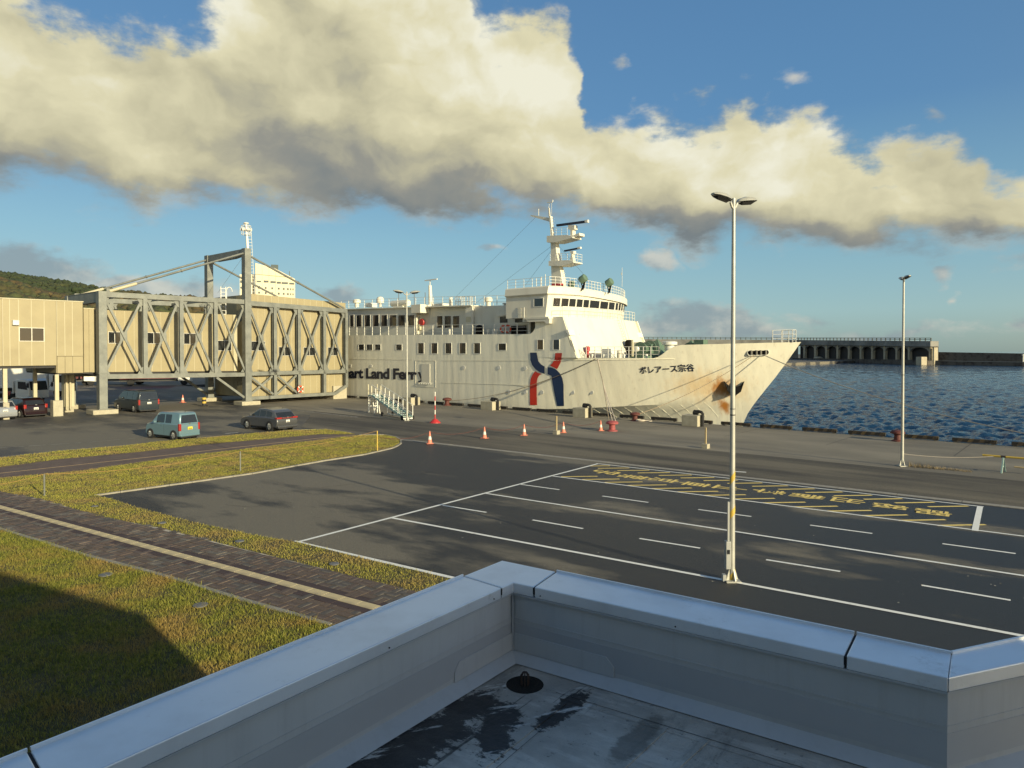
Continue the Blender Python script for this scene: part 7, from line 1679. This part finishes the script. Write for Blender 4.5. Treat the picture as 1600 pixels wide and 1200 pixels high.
ztop = lambda f: segs[0][2] + (segs[0][3] - segs[0][2]) * f; zdeck = lambda f: segs[0][4] + (segs[0][5] - segs[0][4]) * f; zled = lambda f: segs[0][6] + (segs[0][7] - segs[0][6]) * f
def slab(f0, f1, b0, b1, z0f, z1f, name, m, par=bw):
    vs = [P_(f, b, zf(f)) for f in (f0, f1) for b in (b0, b1) for zf in (z0f, z1f)]
    return MB().add(vs, [(0, 1, 3, 2), (4, 6, 7, 5), (0, 4, 5, 1), (2, 3, 7, 6), (0, 2, 6, 4), (1, 5, 7, 3)]).build(name, m, par)
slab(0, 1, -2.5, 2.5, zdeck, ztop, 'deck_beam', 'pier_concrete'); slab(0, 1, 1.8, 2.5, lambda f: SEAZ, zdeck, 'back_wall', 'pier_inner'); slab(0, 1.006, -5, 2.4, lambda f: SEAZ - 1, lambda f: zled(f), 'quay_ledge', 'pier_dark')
slab(0, 1.006, -5.05, -4.6, lambda f: zled(f), lambda f: zled(f) + .35, 'ledge_edge', 'pier_dark')
def fpx(px):                                              # fraction along the pier seen at column px
    r = ray(px, 560); n2 = Vector((-r.y, r.x, 0)); return -(a0_.x * n2.x + a0_.y * n2.y) / ((b0_ - a0_).x * n2.x + (b0_ - a0_).y * n2.y)
cols = [1242.5, 1258.5, 1275.5, 1293, 1310.5, 1328.5, 1347, 1365, 1384.2, 1403.2, 1422.6, 1455.5]
for i, c in enumerate(cols):
    f0, f1 = fpx(c - 1.3), fpx(c + 1.3); slab(f0, f1, -1.2, .5, zled, lambda f: zdeck(f) - 1.5 + 1.4, 'column', 'pier_light')  # sunlight on the columns is put into this lighter concrete colour
for i, (c0, c1) in enumerate(zip(cols, cols[1:])):
    f0, f1 = fpx(c0), fpx(c1); n_ = 10; mb = MB(); vs = []; big = (c1 - c0) > 25
    for k in range(n_ + 1):
        u = k / n_; f = f0 + (f1 - f0) * (.06 + .88 * u); hgt = (zdeck(f) - zled(f)); arch = zled(f) + hgt * (.62 + .30 * math.sqrt(max(0, 1 - (2 * u - 1) ** 2)))
        for b in (-1.0, .2): vs += [P_(f, b, arch), P_(f, b, zdeck(f) - .02)]
    fs = []
    for k in range(n_): o_ = k * 4; fs += [(o_, o_ + 4, o_ + 5, o_ + 1), (o_ + 2, o_ + 3, o_ + 7, o_ + 6), (o_, o_ + 2, o_ + 6, o_ + 4)]
    mb.add(vs, fs).build('arch', 'pier_concrete', bw)
mb = MB(); NP = 34
for k in range(NP + 1): f = k / NP; a = Vector(P_(f, -2.2, ztop(f))); mb.bar(a, a + Vector((0, 0, 1.9)), .5)
for q in (1.0, 1.8): mb.bar(Vector(P_(0, -2.2, ztop(0) + q)), Vector(P_(1, -2.2, ztop(1) + q)), .3)
mb.build('railing', 'far_rail', bw, fix=False)
slab(1.0, 1.008, -1.2, 1.2, lambda f: SEAZ - 1, lambda f: zdeck(1) - .5, 'end_wall', 'pier_light'); slab(.975, 1.005, -8.5, -5.1, lambda f: SEAZ - 1, lambda f: zled(1) + 2.2, 'landing_block', 'pier_light')
# the part that shows above the bow
ca, cb = Vector((Pc.x, Pc.y, 0)), a0_; z0_, z1_ = hz(985, 535, 610), hz(1247, 539, 560); zt0, zt1 = hz(985, 529, 610), segs[0][2]
d2 = (cb - ca).normalized(); n2 = Vector((-d2.y, d2.x, 0)); n2 = n2 if n2.dot(ca) > 0 else -n2; ca2 = ca - d2 * 40
mb = MB(); vs = []
for p, za_, zb_ in ((ca2, SEAZ, zt0), (cb, SEAZ, zt1)):
    for b in (-2.5, 2.5): q = p + n2 * b; vs += [(q.x, q.y, za_), (q.x, q.y, zb_)]
mb.add(vs, [(0, 1, 3, 2), (4, 6, 7, 5), (0, 4, 5, 1), (2, 3, 7, 6), (0, 2, 6, 4), (1, 5, 7, 3)]).build('deck_beam', 'pier_concrete', bw)
mb = MB()
for k in range(45): p = ca2.lerp(cb, k / 44) - n2 * 2.2; z = zt0 + (zt1 - zt0) * k / 44; mb.bar((p.x, p.y, z), (p.x, p.y, z + 1.9), .5)
for q in (1.0, 1.8): mb.bar((ca2.x - n2.x * 2.2, ca2.y - n2.y * 2.2, zt0 + q), (cb.x - n2.x * 2.2, cb.y - n2.y * 2.2, zt1 + q), .3)
mb.build('railing', 'far_rail', bw, fix=False)
# low outer breakwater to the right
ow_ = empty('low_breakwater', (0, 0, 0), 0, 'low dark sea wall with a ledge at the right, before the horizon', 'sea wall')
pts = [at_depth(1462, 560, 404), at_depth(1600, 560, 372), at_depth(2100, 560, 300)]; zt_ = [hz(1462, 550.0, 404), hz(1600, 552.4, 372), hz(2100, 555, 300)]; zl2 = [hz(1462, 563.8, 404), hz(1600, 566, 372), hz(2100, 575, 300)]
for nm_, b0, b1, zz0, zz1, m_ in (('wall', 0, 9, None, zt_, 'pier_dark'), ('ledge', -6, 0, None, zl2, 'pier_dark'), ('ledge_edge', -6.1, -5.6, zl2, [z + .3 for z in zl2], 'pier_concrete')):
    vs = []
    for i, p in enumerate(pts):
        d_ = (pts[min(i + 1, 2)] - pts[max(i - 1, 0)]); n_ = Vector((-d_.y, d_.x, 0)).normalized(); n_ = n_ if n_.dot(p) > 0 else -n_
        for b in (b0, b1): vs += [(p.x + n_.x * b, p.y + n_.y * b, SEAZ - 1 if zz0 is None else zz0[i]), (p.x + n_.x * b, p.y + n_.y * b, zz1[i])]
    fs = []
    for i in range(2): o_ = i * 4; fs += [(o_, o_ + 4, o_ + 5, o_ + 1), (o_ + 1, o_ + 5, o_ + 7, o_ + 3), (o_ + 2, o_ + 3, o_ + 7, o_ + 6)]
    fs += [(0, 1, 3, 2), (8, 10, 11, 9)]; MB().add(vs, fs).build(nm_, m_, ow_)
p = at_depth(1596.5, 565, 371); o = MB().tube([(0, 0, 0), (0, 0, 3.6)], .35, 8).tube([(0, 0, 3.6), (0, 0, 4.4)], .7, 8).build('harbour_light', 'paint_white', loc=(p.x, p.y - 1, zl2[1])); tag(o, 'small white beacon on the low sea wall at the right edge', 'beacon')
p = at_depth(1268.5, 565, 540); o = MB().lathe([(2.3, -1.2), (3.8, 0), (4.2, 1.6), (3.6, 3.0), (1.5, 3.9)], 14).build('mooring_float', 'pier_light', loc=(p.x, p.y - 12, SEAZ), smooth=50); tag(o, 'pale rounded float lying by the arched breakwater', 'float')
# hotel tower
hc = [at_depth(374.5, 500, 300), at_depth(394, 500, 300), at_depth(461, 500, 306.5)]
mat('hotel_white', (.66, .60, .42), .7, var=.04); mat('hotel_glass', (.10, .115, .11), .15, var=.3, vscale=.3); mat('hotel_line', (.34, .28, .18), .8)
ho = empty('hotel_tower', (hc[1].x, hc[1].y, 0), math.atan2(hc[2].y - hc[1].y, hc[2].x - hc[1].x), 'tall cream hotel block with a sloping parapet behind the boarding bridge', 'building')
dH = (hc[2] - hc[1]); dH.z = 0; LH = dH.length; dH.normalize(); nH = Vector((dH.y, -dH.x, 0))
if nH.dot(-hc[1]) < 0: nH = -nH
def HP(px, py):
    pt_ = PLN(px, py, (hc[1].x, hc[1].y, 0), nH); return (pt_ - Vector((hc[1].x, hc[1].y, 0))).dot(dH), pt_.z
ta, tb_, tc_ = HP(399, 410.8), HP(461, 436), HP(430, 419.5)
sy = 1 if Vector((-dH.y, dH.x, 0)).dot(nH) < 0 else -1           # local +y points away from the camera when 1
q = [(ta[0], 0), (ta[0], ta[1]), tc_, (tb_[0], tb_[1]), (tb_[0], 0)]
MB().prism(q, 0, 7 * sy, lambda a, b, h: (a, h, b)).build('tower', 'hotel_white', ho)
lw_ = HP(374.5, 427.5); q = [(lw_[0], 0), lw_, (ta[0] - .2, lw_[1] + .3), (ta[0] - .2, 0)]; MB().prism(q, 3 * sy, 8 * sy, lambda a, b, h: (a, h, b)).build('wing', 'hotel_white', ho)
def hrect(x0, x1, y0, y1, name, m, d=-.06):
    a = HP(x0, y0); c = HP(x1, y1); o = bx(a[0], c[0], min(d * sy, .01), max(d * sy, .01), c[1], a[1]).build(name, m, ho)
for x0, x1 in ((412, 419.5), (422.5, 431), (432.5, 439), (440, 450)): hrect(x0, x1, 438 + (x0 - 410) * .09, 441.4 + (x0 - 410) * .09, 'window_band', 'hotel_glass')
hrect(401, 408, 438.5, 441, 'window_band', 'hotel_glass'); hrect(452, 460, 441.6, 444.8, 'window_band', 'hotel_glass')
for row, y in enumerate((448.2, 456, 463.5)):
    for x in (403.5, 413.8, 424, 434.2, 442, 448.4, 453.4, 457): hrect(x, x + (2.8 if x < 450 else 1.8), y + (x - 410) * .05, y + 3.2 + (x - 410) * .05, 'window', 'hotel_glass')
for x in (409.4, 420, 430.2): hrect(x, x + .55, 411.5 + (x - 399) * .33, 470, 'facade_joint', 'hotel_line', -.04)
a = HP(399, 428.4); c = HP(457, 433.8); MB().bar((a[0], -.03 * sy, a[1]), (c[0], -.03 * sy, c[1]), .06, .3).build('facade_joint', 'hotel_line', ho)
for x0, x1, y0, y1 in ((375.2, 379, 437, 441), (375.5, 379, 447, 450)):
    a = HP(x0, y0); c = HP(x1, y1); bx(a[0], c[0], min(2.9 * sy, 3.01 * sy), max(2.9 * sy, 3.01 * sy), c[1], a[1]).build('window', 'hotel_glass', ho)
a = HP(453.5, 434); MB().bar((a[0], 5 * sy, a[1]), (a[0], 5 * sy, a[1] + 3.5), .25).build('roof_mast', 'far_rail', ho); a = HP(424, 416); MB().box(a[0], a[0] + 3, 4 * sy - 1, 4 * sy + 1, a[1] - 1, a[1] + 1.1).build('roof_plant', 'far_rail', ho)
# leaning floodlight mast with its cage
fb = at_depth(399.5, 620, 150); fb.z = 0; ftp = at_depth(384.6, 350, 150)
fm = empty('floodlight_mast', fb, 0, 'leaning white tubular mast with a round lamp cage behind the boarding bridge tower', 'mast')
tv = Vector((ftp.x - fb.x, 0, ftp.z)); MB().tube([(0, 0, 0), tv * .45, tv], .6, 12, r1=.24).build('pole', 'paint_white', fm, smooth=40)
mb = MB()
for k in range(26): f = .42 + k * .021; p = tv * f; mb.bar(p + Vector((.35, 0, 0)), p + Vector((1.0, 0, 0)), .08)
mb.bar(tv * .42 + Vector((1, 0, 0)), tv * .96 + Vector((1, 0, 0)), .07); mb.build('climbing_ladder', 'paint_white', fm, fix=False)
mb = MB(); cc = tv - Vector((0, 0, 1.3))
for z in (-1.0, 0, .9): mb.tube([cc + Vector((1.0 * math.cos(a), 1.0 * math.sin(a), z)) for a in np.linspace(0, 2 * np.pi, 15)], .06, 5)
for k in range(10): a = k * math.pi / 5; mb.bar(cc + Vector((1.0 * math.cos(a), 1.0 * math.sin(a), -1.0)), cc + Vector((1.0 * math.cos(a), 1.0 * math.sin(a), .9)), .06)
mb.build('lamp_cage', 'paint_white', fm, fix=False)
for k in range(6): a = k * math.pi / 3 + .3; MB().box(-.24, .24, -.12, .12, -.28, .28).build('floodlight', 'paint_white', fm, loc=cc + Vector((0.95 * math.cos(a), 0.95 * math.sin(a), .1)))
MB().lathe([(.3, 0), (.6, .15), (.6, .3), (.2, .5)], 12).build('cap', 'paint_white', fm, loc=tv + Vector((0, 0, -.1)))
# hills and their woods
def hill_mat(name, c1, c2, c3, sc):
    m = mat(name, c1, .95, 0, .35, sc * 6, 0, 1, c2, .42, .6, sc, .1); return m
hill_mat('wood_green', (.030, .045, .018), (.050, .060, .024), None, .012); hill_mat('wood_brown', (.075, .062, .026), (.055, .060, .024), None, .02)
mat('leaf_brown', (.070, .052, .022), .95, var=.4, vscale=.06, col2=(.05, .06, .022), c2lo=.42, c2hi=.55, c2scale=.02); mat('leaf_green', (.026, .040, .016), .95, var=.35, vscale=.05, col2=(.045, .052, .02), c2scale=.015)
def ridge(name, prof, depth, back, m, z_lo=0, slope=.75, nx=150, ny=34, amp=3.0):
    """hill whose skyline passes through the picture points of prof at the given depth"""
    xs = np.array([p[0] for p in prof], float); ys = np.array([p[1] for p in prof], float); vs = []; fs = []
    g_ = np.linspace(xs[0], xs[-1], nx)
    for j in range(ny):
        f = j / (ny - 1)
        for i, x in enumerate(g_):
            y = np.interp(x, xs, ys); top = at_depth(x, y, depth); h = top.z; Y = depth - back * (1 - f) ; zz = h * math.sin(f * math.pi / 2) ** slope
            k = Y / depth; q = (top.x * k, Y)
            nz = amp * (math.sin(q[0] * .021 + Y * .013) + .6 * math.sin(q[0] * .057 - Y * .04) + .35 * math.sin(q[0] * .13 + Y * .11)) * math.sin(f * math.pi)
            vs.append((q[0], Y, max(0, zz + nz)))
    for j in range(ny - 1):
        for i in range(nx - 1): o_ = j * nx + i; fs.append((o_, o_ + 1, o_ + nx + 1, o_ + nx))
    o_ = (ny - 1) * nx; k0 = len(vs); vs += [(v[0] * 1.25, v[1] * 1.25, -5) for v in vs[o_:o_ + nx]]
    for i in range(nx - 1): fs.append((o_ + i, o_ + i + 1, k0 + i + 1, k0 + i))
    o = MB().add(vs, fs).build(name, m, smooth=80, fix=False); o['kind'] = 'structure'
    return np.array(vs[:nx * ny]).reshape(ny, nx, 3)
Hf = ridge('far_hill', [(-900, 406), (-400, 418), (0, 436), (60, 442), (100, 448), (130, 454), (165, 461), (200, 469), (260, 481), (330, 492), (420, 515), (520, 545)], 1500, 700, 'wood_green', slope=.8)
Hn = ridge('near_hill', [(-900, 432), (-300, 438), (0, 446), (25, 452), (50, 461), (90, 470), (130, 476), (180, 468), (240, 474), (300, 478), (345, 486), (400, 500), (470, 530), (520, 545)], 800, 420, 'wood_brown', slope=.85, amp=2.0)
def wood(name, Hs, n, r0, r1, m, lab, fmin=.15):
    ico = bmesh.new(); bmesh.ops.create_icosphere(ico, subdivisions=1, radius=1.0); base = np.array([v.co[:] for v in ico.verts]); F = np.array([[v.index for v in f.verts] for f in ico.faces]); ico.free()
    ny, nx, _ = Hs.shape; V = []; 
    j = rng.integers(int(ny * fmin), ny, n); i = rng.integers(int(nx * .30), nx - 1, n); P = Hs[j, i] + rng.normal(0, 1, (n, 3)) * np.array([3.5, 5, .3]) * (r0 / 3)
    P[:, 2] = np.maximum(P[:, 2], 0) 
    rr = rng.uniform(r0, r1, n); sc = rng.uniform(.65, 1.35, (n, len(base), 1))
    V = P[:, None] + base[None] * rr[:, None, None] * sc * np.array([1, 1, .85]) + np.array([0, 0, 1]) * rr[:, None, None] * .25
    FF = (F[None] + (np.arange(n) * len(base))[:, None, None]).reshape(-1, 3).astype(np.int32)
    me = bpy.data.meshes.new(name); me.vertices.add(n * len(base)); me.vertices.foreach_set('co', V.astype(np.float32).ravel()); me.loops.add(FF.size); me.loops.foreach_set('vertex_index', FF.ravel())
    me.polygons.add(len(FF)); me.polygons.foreach_set('loop_start', np.arange(len(FF), dtype=np.int32) * 3); me.update(calc_edges=True); me.materials.append(MATS[m])
    o = bpy.data.objects.new(name, me); COL.objects.link(o); tag(o, lab, 'wood', kind='stuff')
wood('far_wood', Hf, 9000, 3.0, 6.5, 'leaf_green', 'dark green wood covering the far ridge at the left'); wood('near_wood', Hn, 9000, 2.2, 5.0, 'leaf_brown', 'brownish autumn wood covering the nearer slope at the left')
# low sheds across the yard behind the bridge
mat('shed_cream', (.50, .45, .32), .8, var=.08); mat('shed_dark', (.03, .032, .035), .9)
def shed(px0, px1, y0, y1, Y, d, m, lab, nwin=2):
    a, b = at_depth(px0, y1, Y), at_depth(px1, y1, Y); w = b.x - a.x; h = at_depth(px0, y0, Y).z
    r = empty('shed', (a.x + w / 2, Y, 0), 0, lab, 'building'); bx(-w / 2, w / 2, 0, d, 0, h).build('walls', m, r)
    MB().prism([(-.4, h + .003), (-.4, h + .25), (d / 2, h + .8), (d + .4, h + .25), (d + .4, h + .003)], -w / 2 - .3, w / 2 + .3, lambda p, q, k: (k, p, q)).build('roof', 'shed_dark', r)
    for k in range(nwin): x = -w / 2 + w * (k + .5) / nwin; bx(x - w * .12, x + w * .12, -.04, .01, h * .4, h * .75).build('window', 'glass_dark', r)
    return r
shed(112, 145, 583, 597, 175, 9, 'shed_cream', 'small cream shed seen between the left posts'); shed(-60, 110, 580, 596, 215, 14, 'shed_dark', 'long dark shed behind the passage building', 5); shed(152, 205, 583, 595, 230, 12, 'shed_dark', 'dark shed behind the bridge column at left', 2)
shed(262, 283, 586, 597, 175, 7, 'shed_cream', 'low grey hut behind the middle of the boarding bridge', 1); shed(210, 330, 587, 594, 260, 12, 'shed_dark', 'long low dark building at the back of the yard', 4)
